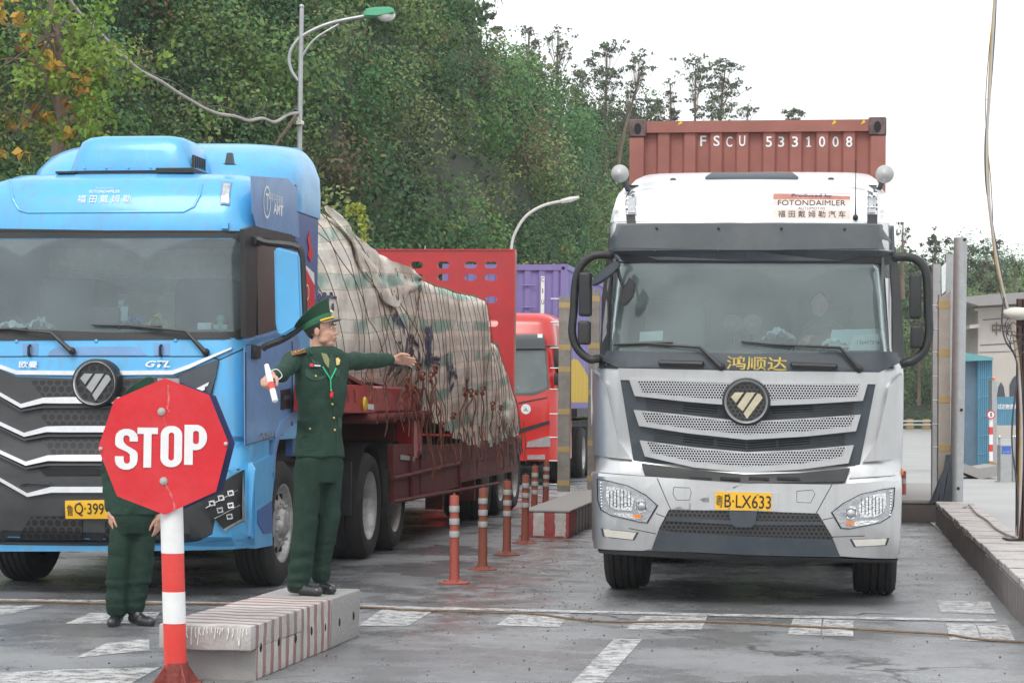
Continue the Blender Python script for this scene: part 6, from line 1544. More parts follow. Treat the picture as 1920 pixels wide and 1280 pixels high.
def delineator(px, py, label, dull):
    p = G(px, py); t = thing('delineator_post', label, 'post', p, 0, 'flexible delineator posts')
    m = M['orangedull'] if dull else M['orangepost']; hgt = .735
    bm = bmesh.new(); lathe(bm, [(0, .018), (.05, .03), (.056, .024), (.11, .014), (.13, .008), (.13, 0)], 28); obj('base', bm, m, t)
    bm = bmesh.new(); prof = [(.048, .025), (.042, .06), (.040, .33)]
    for a in (.40, .50, .60): prof += [(.039, a), (.043, a+.012), (.043, a+.03), (.039, a+.04)]
    prof += [(.040, hgt-.01), (.034, hgt), (0, hgt)]
    lathe(bm, prof, 24); obj('tube', bm, m, t)
    for a in (.385, .49, .595):
        bm = bmesh.new(); lathe(bm, [(.0425, a), (.0438, a+.004), (.0438, a+.048), (.0425, a+.052)], 24); obj('reflective_band', bm, M['reflect'], t)
    bm = bmesh.new(); tube(bm, [(-.02, 0, hgt-.01), (-.015, 0, hgt+.012), (.015, 0, hgt+.012), (.02, 0, hgt-.01)], .006, 6); obj('cap_loop', bm, m, t)
    bm = bmesh.new()
    for k in range(4): lathe(bm, [(0, .03), (.008, .028), (.01, .015)], 6, Matrix.Translation((.085*math.cos(k*1.57+.6), .085*math.sin(k*1.57+.6), 0)))
    obj('bolts', bm, M['rust'], t)
    return t
for x_, y_, l_, d_ in DP:
    t = delineator(x_, y_, l_, d_); t.rotation_euler = (R(rd.uniform(-1, 1)), R(rd.uniform(-1.2, 1.5)), rd.uniform(0, 3))

# ---- foreground barrier blocks
M['blk1'] = stripe_mat('striped_block_white_red', (.50, .48, .46), (.27, .12, .11), 1, .150, .42, .65, (.30, .28, .26), .5)
pA, pB = G(470, 1279), G(672, 1193); dirb = (pB-pA); dirb.z = 0; Lb = dirb.length; dirb.normalize(); rb = math.atan2(dirb.x, dirb.y)
NL = G(275, 1178, .30); perp = Vector((-dirb.y, dirb.x, 0)); Wb = (NL-pA).dot(perp); Wb = min(max(Wb, .40), .62)
def block(label, y0_, y1_, near=False, m='blk1', dz=0.):
    t = thing('concrete_block', label, 'barrier block', pA+dirb*y0_, -rb, 'kerb blocks under the pointing officer')
    L1 = y1_-y0_-.012; hz = .305+dz
    if near:
        obj('body', rough_block(-Wb+.02, 0, .10, L1, 0, hz-.10, .08, .004, .012), M[m], t)
        obj('shaded_end', BX(-Wb+.02, -.0, .085, .097, 0, hz-.14), M['conc'], t)  # grey plate standing in for the shade under the overhanging cap
        obj('cap', rough_block(-Wb-.01, .004, -.02, L1, hz-.135, hz, .06, .009, .012), M['blkcap'], t)
        bm = bmesh.new(); rd2 = random.Random(8)
        for k in range(26):
            x = -Wb+.02+(k+rd2.random())/26*(Wb-.03); ln = rd2.uniform(.015, .05)+.08*rd2.random()**3; pts = [(x, -.026, hz-.012), (x+rd2.uniform(-.004, .004), -.030, hz-.012-ln*.5), (x+rd2.uniform(-.006, .006), -.030, hz-.012-ln)]
            tube(bm, pts, [.003, .002, .003], 5)
        obj('paint_drips', bm, M['signwhite'], t)
    else: obj('body', rough_block(-Wb, 0, 0, L1, 0, hz, .08, .009, .014), M[m], t)
    rd2 = random.Random(int(y0_*10)); n = 3 if near else 2
    for k in range(n):
        bm = bmesh.new(); y = L1*(k+.5)/n; bmesh.ops.create_uvsphere(bm, u_segments=10, v_segments=6, radius=1, matrix=Matrix.Translation((-.001, y, .15+rd2.uniform(-.03, .03))) @ Matrix.Diagonal((.010, .016, .028, 1))); obj('lifting_hole', bm, M['black'], t)
    return t
M['scratch'] = mat('scuffed_sign_paint', (.62, .14, .13), .7, 0, .3, 30)
M['blkcap'] = stripe_mat('striped_block_cap', (.48, .46, .44), (.25, .15, .15), 1, .150, .40, .65, (.25, .23, .22), .5)
Lb += .05
block('nearest block of the row, drips of white paint on its end, overhanging top', 0, Lb*.44, True)
block('middle striped block of the row that the officer stands on', Lb*.44, Lb*.70)
block('plain grey block at the far end of the row, without stripes', Lb*.70, Lb, False, 'conc', -.002)

# ---- stop sign
s0 = G(330, 1283); sgn = thing('stop_sign', 'red octagonal STOP sign on a red and white ringed pole at the front left', 'sign', s0, R(3))
dS = s0.y; kS = dS/F
def sp_(px, py): p = P(px, py, dS)-s0; return p
ptop = sp_(322, 716); zt_ = ptop.z; lean = sp_(322, 960).x/sp_(322, 960).z
bm = bmesh.new()
zs_ = [0, sp_(328, 1240).z, sp_(326, 1165).z, sp_(324, 1108).z, sp_(323, 1036).z, sp_(322, 958).z]
cols_ = ['pr', 'polered', 'signwhite', 'polered', 'signwhite', 'steel']
rad = .0605
def ring_part(z0, z1, m, nm, r=rad):
    bm = bmesh.new(); lathe(bm, [(r, z0), (r, z1)], 36, Matrix.Shear('XY', 4, (lean, 0)) if False else Matrix()); 
    for v in bm.verts: v.co.x += lean*v.co.z
    return obj(nm, bm, M[m], sgn)
ring_part(0, zt_+.02, 'steel', 'pole', rad-.0015)
za, zb_, zc, zd, ze_ = sp_(328, 1250).z, sp_(326, 1167).z, sp_(324, 1108).z, sp_(323, 1036).z, sp_(322, 950).z
ring_part(-.0+.02, zb_, 'polered', 'red_ring'); ring_part(zb_, zc, 'signwhite', 'white_ring', rad+.0006); ring_part(zc, zd, 'polered', 'red_ring'); ring_part(zd, ze_+.03, 'signwhite', 'white_ring', rad+.0006)
bm = bmesh.new()
for k in range(4):
    a = k*math.pi/2+.5; d_ = Vector((math.cos(a), math.sin(a), 0)); n_ = Vector((-d_.y, d_.x, 0))*.004
    pts = [d_*(rad-.004), d_*(rad+.07), d_*(rad+.06)+Vector((0, 0, .03)), d_*(rad)+Vector((0, 0, .115))]
    prism(bm, [p-n_ for p in pts], n_*2)
box(bm, -.13, .13, -.13, .13, .0, .01); lathe(bm, [(rad+.003, 0), (rad+.003, .12)], 30)
obj('foot_bracket', bm, M['rust'], sgn)
c8 = [(312, 709), (394, 740), (430, 829), (407, 920), (312, 963), (224, 928), (189, 839), (219, 749)]
def oct_(name, pts, y_, th, m, par):
    bm = bmesh.new(); q = [sp_(a, b)+Vector((0, y_, 0)) for a, b in pts]; prism(bm, q, (0, th, 0)); 
    return obj(name, bm, M[m], par, 0)
fp = oct_('sign_plate', c8, -.080, .004, 'signred', sgn)
oct_('rear_plate', [(a+8, b+2) for a, b in c8], .075, .004, 'navy', sgn)
oct_('mount_bar', [(270, 770), (372, 772), (372, 780), (270, 778)], -.074, .148, 'steel', sgn)
oct_('mount_bar', [(270, 896), (372, 898), (372, 904), (270, 902)], -.074, .148, 'steel', sgn)
# letters drawn as shapes (condensed heavy capitals)
def rrect(x0, x1, y0_, y1_, r, n=5):
    o = []
    for cx, cy, a0 in ((x1-r, y1_-r, 0), (x0+r, y1_-r, 90), (x0+r, y0_+r, 180), (x1-r, y0_+r, 270)):
        for k in range(n+1): a = R(a0+90*k/n); o.append((cx+r*math.cos(a), cy+r*math.sin(a)))
    return o
# unit letters: width 1, height 2
S_pts = []
def arc(cx, cy, rx, ry, a0, a1, n=7): return [(cx+rx*math.cos(R(a0+(a1-a0)*k/n)), cy+ry*math.sin(R(a0+(a1-a0)*k/n))) for k in range(n+1)]
S_pts = (arc(.5, 1.56, .5, .44, 0, 180)+[(0, 1.42)]+arc(.38, 1.30, .38, .30, 180, 240)+[(.55, .86), (.66, .74)]+arc(.53, .46, .14, .16, 20, -180)+[(.38, .66), (0, .66)]+arc(.5, .46, .5, .46, 180, 360)+[(1, .62)]+arc(.62, .74, .38, .30, 0, 55)+[(.50, 1.20), (.37, 1.36), (.36, 1.46)]+arc(.50, 1.54, .14, .14, 190, 0)+[(.64, 1.38), (1, 1.38)])
LET = {'S': (S_pts, []), 'T': ([(0, 2), (1, 2), (1, 1.68), (.69, 1.68), (.69, 0), (.31, 0), (.31, 1.68), (0, 1.68)], []),
       'O': (rrect(0, 1, 0, 2, .46, 8), [rrect(.37, .63, .32, 1.68, .13, 5)]),
       'P': ([(0, 0), (.38, 0), (.38, .74), (.55, .74)]+arc(.52, 1.37, .48, .63, -80, 80, 10)+[(.52, 2), (0, 2)], [rrect(.38, .64, 1.04, 1.70, .12, 4)])}
for ch, x0_, x1_, y0_, y1_ in (('S', 220, 263, 803, 879), ('T', 261, 300, 801, 875), ('O', 304, 345, 798, 874), ('P', 348, 391, 796, 870)):
    a, b = sp_(x0_, y1_), sp_(x1_, y0_)
    Mx = Matrix.Translation((a.x, a.y-.0845, a.z)) @ Matrix.Rotation(R(90), 4, 'X') @ Matrix.Diagonal((b.x-a.x, (b.z-a.z)/2, 1, 1))
    holed('sign_letter', LET[ch][0], LET[ch][1], .0012, M['signwhite'], fp, Mx)
rs = random.Random(6)
for pl, w_ in (([(318, 722), (320, 748), (317, 765), (322, 775)], 2.2), ([(309, 780), (314, 795), (318, 812), (321, 850)], 1.2), ([(312, 905), (322, 920), (330, 945), (330, 956)], 3.0), ([(300, 903), (310, 901), (318, 900)], 1.), ([(365, 855), (372, 851)], .8), ([(250, 880), (262, 872)], .6)):
    up, dn = [], []
    for i in range(len(pl)-1):
        for t_ in np.linspace(0, 1, 5)[:-1]:
            x, y = pl[i][0]+(pl[i+1][0]-pl[i][0])*t_+rs.uniform(-.8, .8), pl[i][1]+(pl[i+1][1]-pl[i][1])*t_; q = w_*rs.uniform(.2, 1)
            hz_ = abs(pl[-1][0]-pl[0][0]) > abs(pl[-1][1]-pl[0][1]); up.append((x-(0 if hz_ else q), y-(q if hz_ else 0))); dn.append((x+(0 if hz_ else q), y+(q if hz_ else 0)))
    oct_('scratch', up+dn[::-1], -.0812, .001, 'scratch', fp)
for x_, y_, r_ in ((306, 771, .016), (310, 900, .016), (194, 840, .008), (425, 831, .008)):
    c = sp_(x_, y_); bm = bmesh.new(); Mx = Matrix.Translation((c.x, c.y-.081, c.z)) @ Matrix.Rotation(R(90), 4, 'X')
    lathe(bm, [(r_*1.3, 0), (r_*1.3, .004), (r_*.7, .005), (r_*.7, .016), (0, .018)], 12 if r_ > .01 else 8, Mx); obj('bolt', bm, M['rim'], fp)

# ================================================================== right kerb, posts, cables
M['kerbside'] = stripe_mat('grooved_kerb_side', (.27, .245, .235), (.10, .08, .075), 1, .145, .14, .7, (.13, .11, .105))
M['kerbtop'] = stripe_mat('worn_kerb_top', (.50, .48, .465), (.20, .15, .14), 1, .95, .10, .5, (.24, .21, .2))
kb = Rig(1.56, 9.0); kt = kb.thing('kerb_wall', 'long grooved concrete kerb wall along the right side of the lane', 'kerb')
n = 130; bm = bmesh.new(); pr = None
for k in range(n+1):
    y = 18.6*k/n; g = .012*(abs(math.sin(y*math.pi/.145)) > .25)+.014*noise.noise(Vector((y*3, 0, 0)))
    q = [bm.verts.new(p) for p in ((-.215-g, y, 0), (-.215-g, y, .25), (.215, y, .25), (.215, y, 0))]
    if pr:
        for i in range(4): bm.faces.new((pr[i], pr[(i+1) % 4], q[(i+1) % 4], q[i]))
    else: bm.faces.new(q)
    pr = q
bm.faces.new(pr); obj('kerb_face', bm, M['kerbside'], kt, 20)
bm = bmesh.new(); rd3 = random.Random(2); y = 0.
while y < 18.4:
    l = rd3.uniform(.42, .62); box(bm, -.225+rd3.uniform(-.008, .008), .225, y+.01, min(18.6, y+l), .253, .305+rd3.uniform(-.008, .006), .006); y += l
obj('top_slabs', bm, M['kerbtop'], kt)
k2 = Rig(1.35, 28.2); t = k2.thing('kerb_block', 'dark low kerb block behind the silver lorry at the far end of the right kerb', 'kerb')
obj('body', rough_block(-.45, .3, 0, 6, 0, .25, .4), M['kerbside'], t); obj('cap', rough_block(-.47, .32, -.02, 6.0, .252, .30, .4), M['conc'], t)
b_ = G(1694, 968); t = thing('thin_bollard', 'thin faded red bollard half hidden by the right edge of the silver lorry', 'bollard', b_)
bm = bmesh.new(); lathe(bm, [(.05, 0), (.035, .03), (.035, .62), (0, .63)], 16); obj('tube', bm, M['orangepost'], t); bm = bmesh.new(); lathe(bm, [(.0365, .45), (.0365, .52)], 16); obj('band', bm, M['reflect'], t)
KZ = .305
def gp(name, label, cat, px, py, z=KZ):
    p = G(px, py, z); return thing(name, label, cat, p), p, p.y
def rel(px, py, D, p, dy=0.): return P(px, py, D+dy)-p
tt, p_, D_ = gp('steel_post', 'tall round grey steel post with welded foot gussets on the right kerb', 'post', 1792, 938)
bm = bmesh.new(); tube(bm, [rel(1793, 940, D_, p_), rel(1797, 700, D_, p_), rel(1801, 446, D_, p_)], .085, 28); obj('shaft', bm, M['steel'], tt)
bm = bmesh.new(); a, b = rel(1804, 875, D_, p_, .12), rel(1811, 446, D_, p_, .12); prism(bm, [rel(x, y, D_, p_, .09) for x, y in ((1800, 876), (1806, 876), (1814, 446), (1806, 446))], (0, .03, 0)); obj('white_strip', bm, M['cream'], tt)
bm = bmesh.new(); prism(bm, [rel(x, y, D_, p_, -.02) for x, y in ((1786, 848), (1782, 850), (1741, 944), (1790, 946))], (0, .01, 0)); prism(bm, [rel(x, y, D_, p_, .05) for x, y in ((1789, 840), (1778, 856), (1752, 942), (1796, 944))], (0, .01, 0)); prism(bm, [rel(x, y, D_, p_, -.03) for x, y in ((1796, 915), (1806, 946), (1793, 946))], (0, .01, 0))
obj('foot_gusset', bm, M['grey'], tt)
bm = bmesh.new()
for x, y in ((1797, 915), (1803, 768), (1809, 449)): ball(bm, rel(x, y, D_, p_, -.09), .02)
obj('bolts', bm, M['ink'], tt)
bm = bmesh.new()
for k in range(26):
    x = rd.uniform(1745, 1786); tube(bm, spline([rel(1780+rd.uniform(-6, 6), 850+rd.uniform(0, 20), D_, p_, -.03), rel((x+1783)/2+rd.uniform(-3, 3), 895, D_, p_, -.05), rel(x, 942, D_, p_, -.06)], 3), .012, 5)
wb = tag(obj('fibre_bundle', bm, M['grey'], None), 'bundle of grey fibrous wires draped against the foot of the tall grey post', 'wire bundle'); wb.location = p_
tt, p_, D_ = gp('ladder_post', 'beige steel post with yellow bands and a slanted top, on the right kerb', 'post', 1768, 940)
D_ += .5
p_ = UV(*toUV(P(1768, 900, D_))[:2], KZ); tt.location = p_
bm = bmesh.new(); prism(bm, [rel(x, y, D_, p_) for x, y in ((1761, 552), (1767, 556), (1774, 551), (1782, 545), (1781, 932), (1759, 932))], (0, .10, 0)); obj('channel', bm, M['beigepost'], tt)
for y_ in (571, 661, 748, 839): obj('yellow_band', prism(bmesh.new(), [rel(x, y, D_, p_, -.004) for x, y in ((1760.5, y_-6), (1782, y_-6), (1782, y_+7), (1760, y_+7))], (0, .12, 0)), M['yband'], tt)
for y_ in (573, 617, 661, 706, 750, 795, 838): obj('rung', TB([rel(1748, y_, D_, p_, .05), rel(1762, y_, D_, p_, .05)], .010, 6), M['steel'], tt)
p2 = UV(*toUV(P(1756, 900, D_+.9))[:2], KZ)
for nm, lb, xa, xb, ty_, dd in (('slim_post', 'slim grey post left of the beige banded post', 1750, 1764, 495, .9), ('slim_post', 'grey square post rising between the beige post and the tall round post', 1774, 1788, 476, 1.1)):
    p2 = UV(*toUV(P((xa+xb)/2, 900, D_+dd))[:2], 0); t = thing(nm, lb, 'post', p2)
    bm = bmesh.new(); prism(bm, [rel(x, y, D_+dd, p2) for x, y in ((xa, ty_), (xb, ty_), (xb-2, 935), (xa-2, 935))], (0, .10, 0)); s_ = obj('shaft', bm, M['steel'], t)
    if xa == 1750: obj('triangle_plate', prism(bmesh.new(), [rel(x, y, D_+dd, p2, .02) for x, y in ((1765, 500), (1774, 492), (1773, 545), (1766, 552))], (0, .02, 0)), M['paper'], t)
# cable drop with a brown stand
tt, p_, D_ = gp('cable_stand', 'dark brown steel upright with base plate on the right kerb carrying cables', 'post', 1911, 1012)
bm = bmesh.new(); prism(bm, [rel(x, y, D_, p_) for x, y in ((1907, 1012), (1916, 1012), (1916, 560), (1909, 560))], (0, .07, 0)); prism(bm, [rel(x, y, D_, p_) for x, y in ((1918, 1012), (1926, 1012), (1926, 560), (1919, 560))], (0, .06, 0)); obj('shaft', bm, M['standbrown'], tt)
obj('base_plate', BX(-.12, .12, -.10, .16, 0, .015), M['ink'], tt)
main = [(1869, -60), (1862, 60), (1855, 180), (1850, 260), (1851, 340), (1858, 410), (1868, 480), (1882, 550), (1897, 610), (1908, 680), (1914, 760), (1915, 860), (1911, 960), (1906, 1008)]
for nm, lb, m_, dx, w_ in (('hanging_cable', 'thick pale grey cable hanging from above the frame to the brown stand', 'cable', 0, .014), ('hanging_cable', 'ochre yellow cable twisted along the pale hanging cable', 'cableyellow', 3, .008), ('hanging_cable', 'black cable hanging with the pale one and looping out near the stand', 'cabledark', -3, .008), ('hanging_cable', 'thin grey wire swinging farthest left of the hanging cables', 'cabledark', -7, .004)):
    pts = [P(x+dx*math.sin(i*1.3+dx), y, D_-.12) for i, (x, y) in enumerate(main)]
    if m_ == 'cabledark' and w_ > .005: pts = pts[:8]+[P(x, y, D_-.15) for x, y in ((1880, 575), (1879, 610), (1886, 640), (1902, 665), (1908, 700), (1899, 780), (1898, 840), (1908, 920), (1908, 1004))]
    tag(obj(nm, TB(spline(pts, 5), w_, 6), M[m_], None), lb, 'cable', None)
bm = bmesh.new()
for k in range(4): tube(bm, [P(1899+(13+2.5*math.sin(g*2+k*2))*math.cos(g)+k*3, 612+k*13+(20-k*2+4*math.sin(g*3+k))*math.sin(g), D_-.14-.01*k) for g in np.linspace(0, 5.4+.2*k, 22)], .0045, 5)
tag(obj('cable_coil', bm, M['cabledark'], None), 'tangled black cable coil bunched high on the brown stand', 'cable')
bm = bmesh.new(); tube(bm, spline([P(x, y, D_-.1) for x, y in ((1912, 600), (1900, 590), (1893, 592), (1898, 604))]+[P(1926, 615, D_-.1)], 4), .05, 10)
lmp = G(1812, 948, KZ+.01)
tag(obj('ground_hose', TB(spline([G(x, y, KZ+.02) for x, y in ((1806, 950), (1818, 947), (1832, 962), (1852, 975), (1868, 990), (1890, 1002), (1906, 1008))], 5), .012, 6), M['cable'], None), 'pale hose lying along the top of the right kerb wall', 'hose')
c = P(1908, 588, D_-.1); bm = bmesh.new(); ball(bm, c, .12, (1.3, .8, .5)); cv_ = obj('dome_lamp', bm, M['cream'], None); tag(cv_, 'cream domed lamp at the right edge above the cable coil', 'lamp')
obj('lamp_arm', TB([c, c+Vector((.15, .02, -.02)), c+Vector((.30, .03, -.10))], .02), M['steel'], cv_)

# ================================================================== far right: gatehouse, booth, signs
D2 = 85.
gb = thing('gatehouse', 'pale stone gatehouse with a flat projecting roof and dark bronze characters at the right edge', 'building', G(1880, 812))
D2 = gb.location.y; g0 = Vector(gb.location)
def gprism(pts, th, dy=0.): return prism(bmesh.new(), [P(x, y, D2+dy)-g0 for x, y in pts], (0, th, 0))
gw = obj('wall', gprism([(1834, 814), (1834, 566), (2060, 556), (2060, 814)], 8.), M['beige'], gb)
obj('roof', gprism([(1812, 566), (1812, 556), (1850, 552), (2080, 538), (2080, 560), (1836, 573)], 9., -1.2), M['conc'], gb)
obj('cornice', gprism([(1828, 578), (2060, 566), (2060, 570), (1828, 583)], 1., -.25), M['beige'], gb)
for q in ([(1843, 599), (1960, 590), (1960, 591.5), (1843, 600.5)], [(1838, 646), (1960, 640), (1960, 641.5), (1838, 647.5)], [(1836, 660), (1960, 656), (1960, 657), (1836, 661)]):
    obj('stone_joint', gprism(q, .1, -.03), M['grey'], gb)
obj('side_canopy', gprism([(1818, 609), (1836, 607), (1836, 614), (1818, 616)], 3., -.5), M['beige'], gb)
me = text_mesh('中华', 1, .02); xs_ = [v.co.x for v in me.vertices]; c = P(1879, 616, D2-.1)-g0; kx = D2/F
for v in me.vertices: v.co = (c.x+v.co.x/(max(xs_)-min(xs_))*38*kx, c.y, c.z+v.co.y*24*kx)
mesh_obj('bronze_characters', me, M['casting'], gb, 0)
for x in (1877, 1905): obj('arch_opening', gprism([(x-12, 745)]+[(x-12+24*k/8, 722-18*math.sin(math.pi*k/8)) for k in range(9)]+[(x+12, 745)] if x > 1890 else [(x-8, 745), (x-5, 725), (x, 716), (x+5, 725), (x+8, 745)], .1, -.04), M['grey'], gb)
bp_ = G(1835, 886); bo = thing('blue_booth', 'narrow blue corrugated booth with a slanted roof beside the far gate', 'booth', bp_); Db = bp_.y
def bpr(pts, th, dy=0.): return prism(bmesh.new(), [P(x, y, Db+dy)-bp_ for x, y in pts], (0, th, 0))
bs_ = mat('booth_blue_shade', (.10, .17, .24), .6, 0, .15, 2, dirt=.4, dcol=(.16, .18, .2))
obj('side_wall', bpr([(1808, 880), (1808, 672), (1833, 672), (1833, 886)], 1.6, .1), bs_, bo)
bm = bmesh.new(); prism(bm, [P(x, y, Db)-bp_ for x, y in ((1833, 888), (1833, 673), (1861, 673), (1858, 870))], (0, 1.6, 0)); obj('front_wall', bm, M['boothblue'], bo)
bm = bmesh.new()
for k in range(7):
    x = 1835+k*4; tube(bm, [P(x, 885, Db-.01)-bp_, P(x+.4, 674, Db-.01)-bp_], .018, 5)
for y in (710, 745, 782, 818, 852): tube(bm, [P(1833, y, Db-.02)-bp_, P(1860, y-3, Db-.02)-bp_], .012, 5)
obj('wall_ribs', bm, M['boothblue'], bo)
obj('roof', bpr([(1806, 672), (1806, 660), (1862, 670), (1862, 675), (1808, 677)], 2., -.2), mat('teal_roof', (.12, .34, .36), .5), bo)
wb_ = G(1838, 898)
bw = thing('wet_plinth', 'grey concrete plinth under the blue booth', 'plinth', wb_)
obj('body', prism(bmesh.new(), [P(x, y, wb_.y-.2)-wb_ for x, y in ((1800, 866), (1835, 878), (1872, 872), (1872, 892), (1838, 898), (1800, 882))], (0, 1.2, 0)), M['conc'], bw)
sp0 = P(1858, 868, 46.3); s5 = thing('speed_sign', 'round white 5 sign with red ring on a striped post by the booth', 'sign', sp0); D5 = sp0.y
def s5p(x, y, dy=0.): return P(x, y, D5+dy)-sp0
obj('post', TB([s5p(1858, 866), s5p(1858, 770)], .045, 12), M['signwhite'], s5)
for a, b in ((846, 833), (814, 800), (866, 864)): obj('red_band', TB([s5p(1858, a), s5p(1858, b)], .047, 12), M['polered'], s5)
c = s5p(1858, 777, -.06); Mx = Matrix.Translation(c) @ Matrix.Rotation(R(90), 4, 'X'); kk = D5/F
sg5 = obj('sign_disc', lathe(bmesh.new(), [(0, .01), (7.2*kk, .01), (7.2*kk, 0), (0, 0)], 28, Mx), M['signwhite'], s5)
obj('red_ring', lathe(bmesh.new(), [(6.2*kk, .013), (8.2*kk, .013), (8.2*kk, 0)], 28, Mx), M['signred'], sg5)
text_at('digit', '5', Matrix.Translation(c+Vector((0, -.017, 0))) @ Matrix.Rotation(R(90), 4, 'X'), 7*kk, 4.4*kk, M['ink'], sg5, .03)
gpst = P(1864, 870, 46.9); t = thing('grey_pillar', 'plain grey pillar with a small red lamp on top behind the 5 sign', 'post', gpst); Dg = gpst.y
obj('shaft', prism(bmesh.new(), [P(x, y, Dg)-gpst for x, y in ((1860, 866), (1860, 712), (1869, 714), (1869, 868))], (0, .3, 0)), M['steel'], t)
bm = bmesh.new(); ball(bm, P(1863, 709, Dg)-gpst, .04); obj('red_lamp', bm, M['amber'], t)
yb_ = G(1862, 888); t = thing('marker_block', 'small yellow painted block at the foot of the speed sign', 'block', yb_)
obj('body', prism(bmesh.new(), [P(x, y, yb_.y)-yb_ for x, y in ((1850, 880), (1864, 866), (1871, 866), (1871, 889), (1858, 889), (1862, 880))], (0, .35, 0)), M['yband'], t)
gm = G(1887, 905); t = thing('gate_cabinet', 'stainless gate cabinet with a small dark display at the far right', 'cabinet', gm); Dm = gm.y
def gmp(pts, th, dy=0.): return prism(bmesh.new(), [P(x, y, Dm+dy)-gm for x, y in pts], (0, th, 0))
obj('body', gmp([(1876, 905), (1876, 834), (1897, 834), (1897, 905)], .3), M['steel'], t)
sc = obj('display', gmp([(1878.5, 850), (1878.5, 836), (1895.5, 836), (1895.5, 850)], .02, -.015), M['screen'], t)
text_at('display_text', '出入平安', Matrix.Translation(P(1887, 846.5, Dm-.02)-gm) @ Matrix.Rotation(R(90), 4, 'X'), 2.6*Dm/F, 12*Dm/F, M['bluetext'], sc)
obj('foot', gmp([(1873, 908), (1873, 902), (1907, 904), (1907, 909)], .4, -.02), M['steel'], t)
for i, x in enumerate((1874, 1899, 1904, 1909)):
    g_ = G(x, 903+i*.7); t = thing('gate_post', ['slim stainless post left of the gate cabinet', 'slim stainless post just right of the gate cabinet', 'middle stainless post right of the gate cabinet', 'rightmost slim stainless gate post'][i], 'post', g_)
    obj('shaft', TB([(0, 0, 0), P(x, 822, g_.y)-g_], .022, 10), M['steel'], t); bm = bmesh.new(); ball(bm, P(x, 819, g_.y)-g_, .035); obj('knob', bm, M['chrome'], t)
bl = UV(*toUV(P(1895, 803, 100))[:2], 0); t = thing('blue_hoarding', 'low blue corrugated hoarding with white characters beyond the gate', 'fence', bl); Dh = bl.y
obj('sheet', prism(bmesh.new(), [P(x, y, Dh)-bl for x, y in ((1866, 797), (1866, 744), (1990, 740), (1990, 797))], (0, .1, 0)), M['boothblue'], t)
bm = bmesh.new()
for x in range(1868, 1990, 4): tube(bm, [P(x, 797, Dh)-bl, P(x, 744, Dh)-bl], .03, 4)
obj('sheet_ribs', bm, M['boothblue'], t)
text_at('hoarding_text', '过达物流有限', Matrix.Translation(P(1893, 762, Dh-.05)-bl) @ Matrix.Rotation(R(90), 4, 'X'), 10*Dh/F, 46*Dh/F, M['wtext'], t, .02)
obj('base_wall', prism(bmesh.new(), [P(x, y, Dh-.1)-bl for x, y in ((1866, 822), (1866, 797), (1990, 797), (1990, 822))], (0, .3, 0)), M['beige'], t)
pb0 = G(1720, 786); t = thing('far_building', 'distant haze-tinted red building with a white window panel behind the silver lorry', 'building', pb0); Dp = pb0.y
def pbp(pts, th, dy=0.): return prism(bmesh.new(), [P(x, y, Dp+dy)-pb0 for x, y in pts], (0, th, 0))
obj('wall', pbp([(1600, 790), (1600, 715), (1790, 712), (1790, 790)], 10), M['hazewall'], t); obj('roof', pbp([(1596, 716), (1600, 690), (1790, 686), (1796, 713)], 12, -1), mat('grey_roof', (.16, .17, .19), .7), t)
for q in ([(1701, 752), (1701, 732), (1726, 732), (1726, 752)], [(1701, 773), (1701, 763), (1728, 763), (1728, 773)], [(1740, 752), (1740, 734), (1756, 734), (1756, 752)]): obj('window', pbp(q, .2, -.1), M['cream'], t)
lb_ = G(1745, 806); t = thing('barrier_rail', 'far white railing between two yellow barrier blocks', 'barrier', lb_); Dl = lb_.y
def lbp(pts, th, dy=0.): return prism(bmesh.new(), [P(x, y, Dl+dy)-lb_ for x, y in pts], (0, th, 0))
for x in (1707, 1738): obj('barrier_block', lbp([(x-7, 805), (x-4, 785), (x+5, 785), (x+7, 805)], .6), M['yband'], t)
bm = bmesh.new()
for y in (789, 796): tube(bm, [P(1640, y, Dl)-lb_, P(1800, y, Dl)-lb_], .04, 5)
obj('rail', bm, M['signwhite'], t)
wl_ = G(1813, 880); 
# mushroom shaped grey pillar with white flank behind posts
pz = G(1762, 800); t = thing('gate_portal', 'pale tapered gate pylon far behind the beige post', 'pylon', pz)
obj('shaft', prism(bmesh.new(), [P(x, y, pz.y)-pz for x, y in ((1733, 800), (1741, 665), (1760, 660), (1764, 800))], (0, 2, 0)), M['beige'], t)

# ================================================================== street lamps, cables, camera
lp = UV(*toUV(P(561, 700, 36))[:2], 0); Dl = lp.y; t = thing('street_lamp', 'grey street lamp with green lamp head and curved double bracket behind the blue lorry', 'street lamp', lp)
r_ = lambda x, y, dy=0.: P(x, y, Dl+dy)-lp
obj('pole', TB([Vector((0, 0, 0)), r_(561, 300), r_(563, 150), r_(565.5, 14)], [.06, .045, .042, .038], 14), M['steel'], t)
bm = bmesh.new(); ball(bm, r_(565.5, 13), .045); obj('pole_cap', bm, M['steel'], t)
obj('bracket', TB(spline([r_(559, 152), r_(546, 132), r_(542, 108), r_(551, 85), r_(572, 65), (r_(620, 44)), r_(688, 30)], 7), .032, 10), M['steel'], t)
obj('bracket_brace', TB(spline([r_(565, 110), r_(575, 92), r_(595, 70), r_(635, 46)], 5), .018, 8), M['steel'], t)
bm = bmesh.new(); q = [(682, 17), (700, 13), (732, 12), (740, 18), (741, 26), (706, 29), (682, 32)]
prism(bm, [r_(x, y, -.13) for x, y in q], (0, .26, 0)); bmesh.ops.bevel(bm, geom=bm.edges[:], offset=.03, segments=3, affect='EDGES'); hd_ = obj('lamp_head', bm, M['lampgreen'], t)
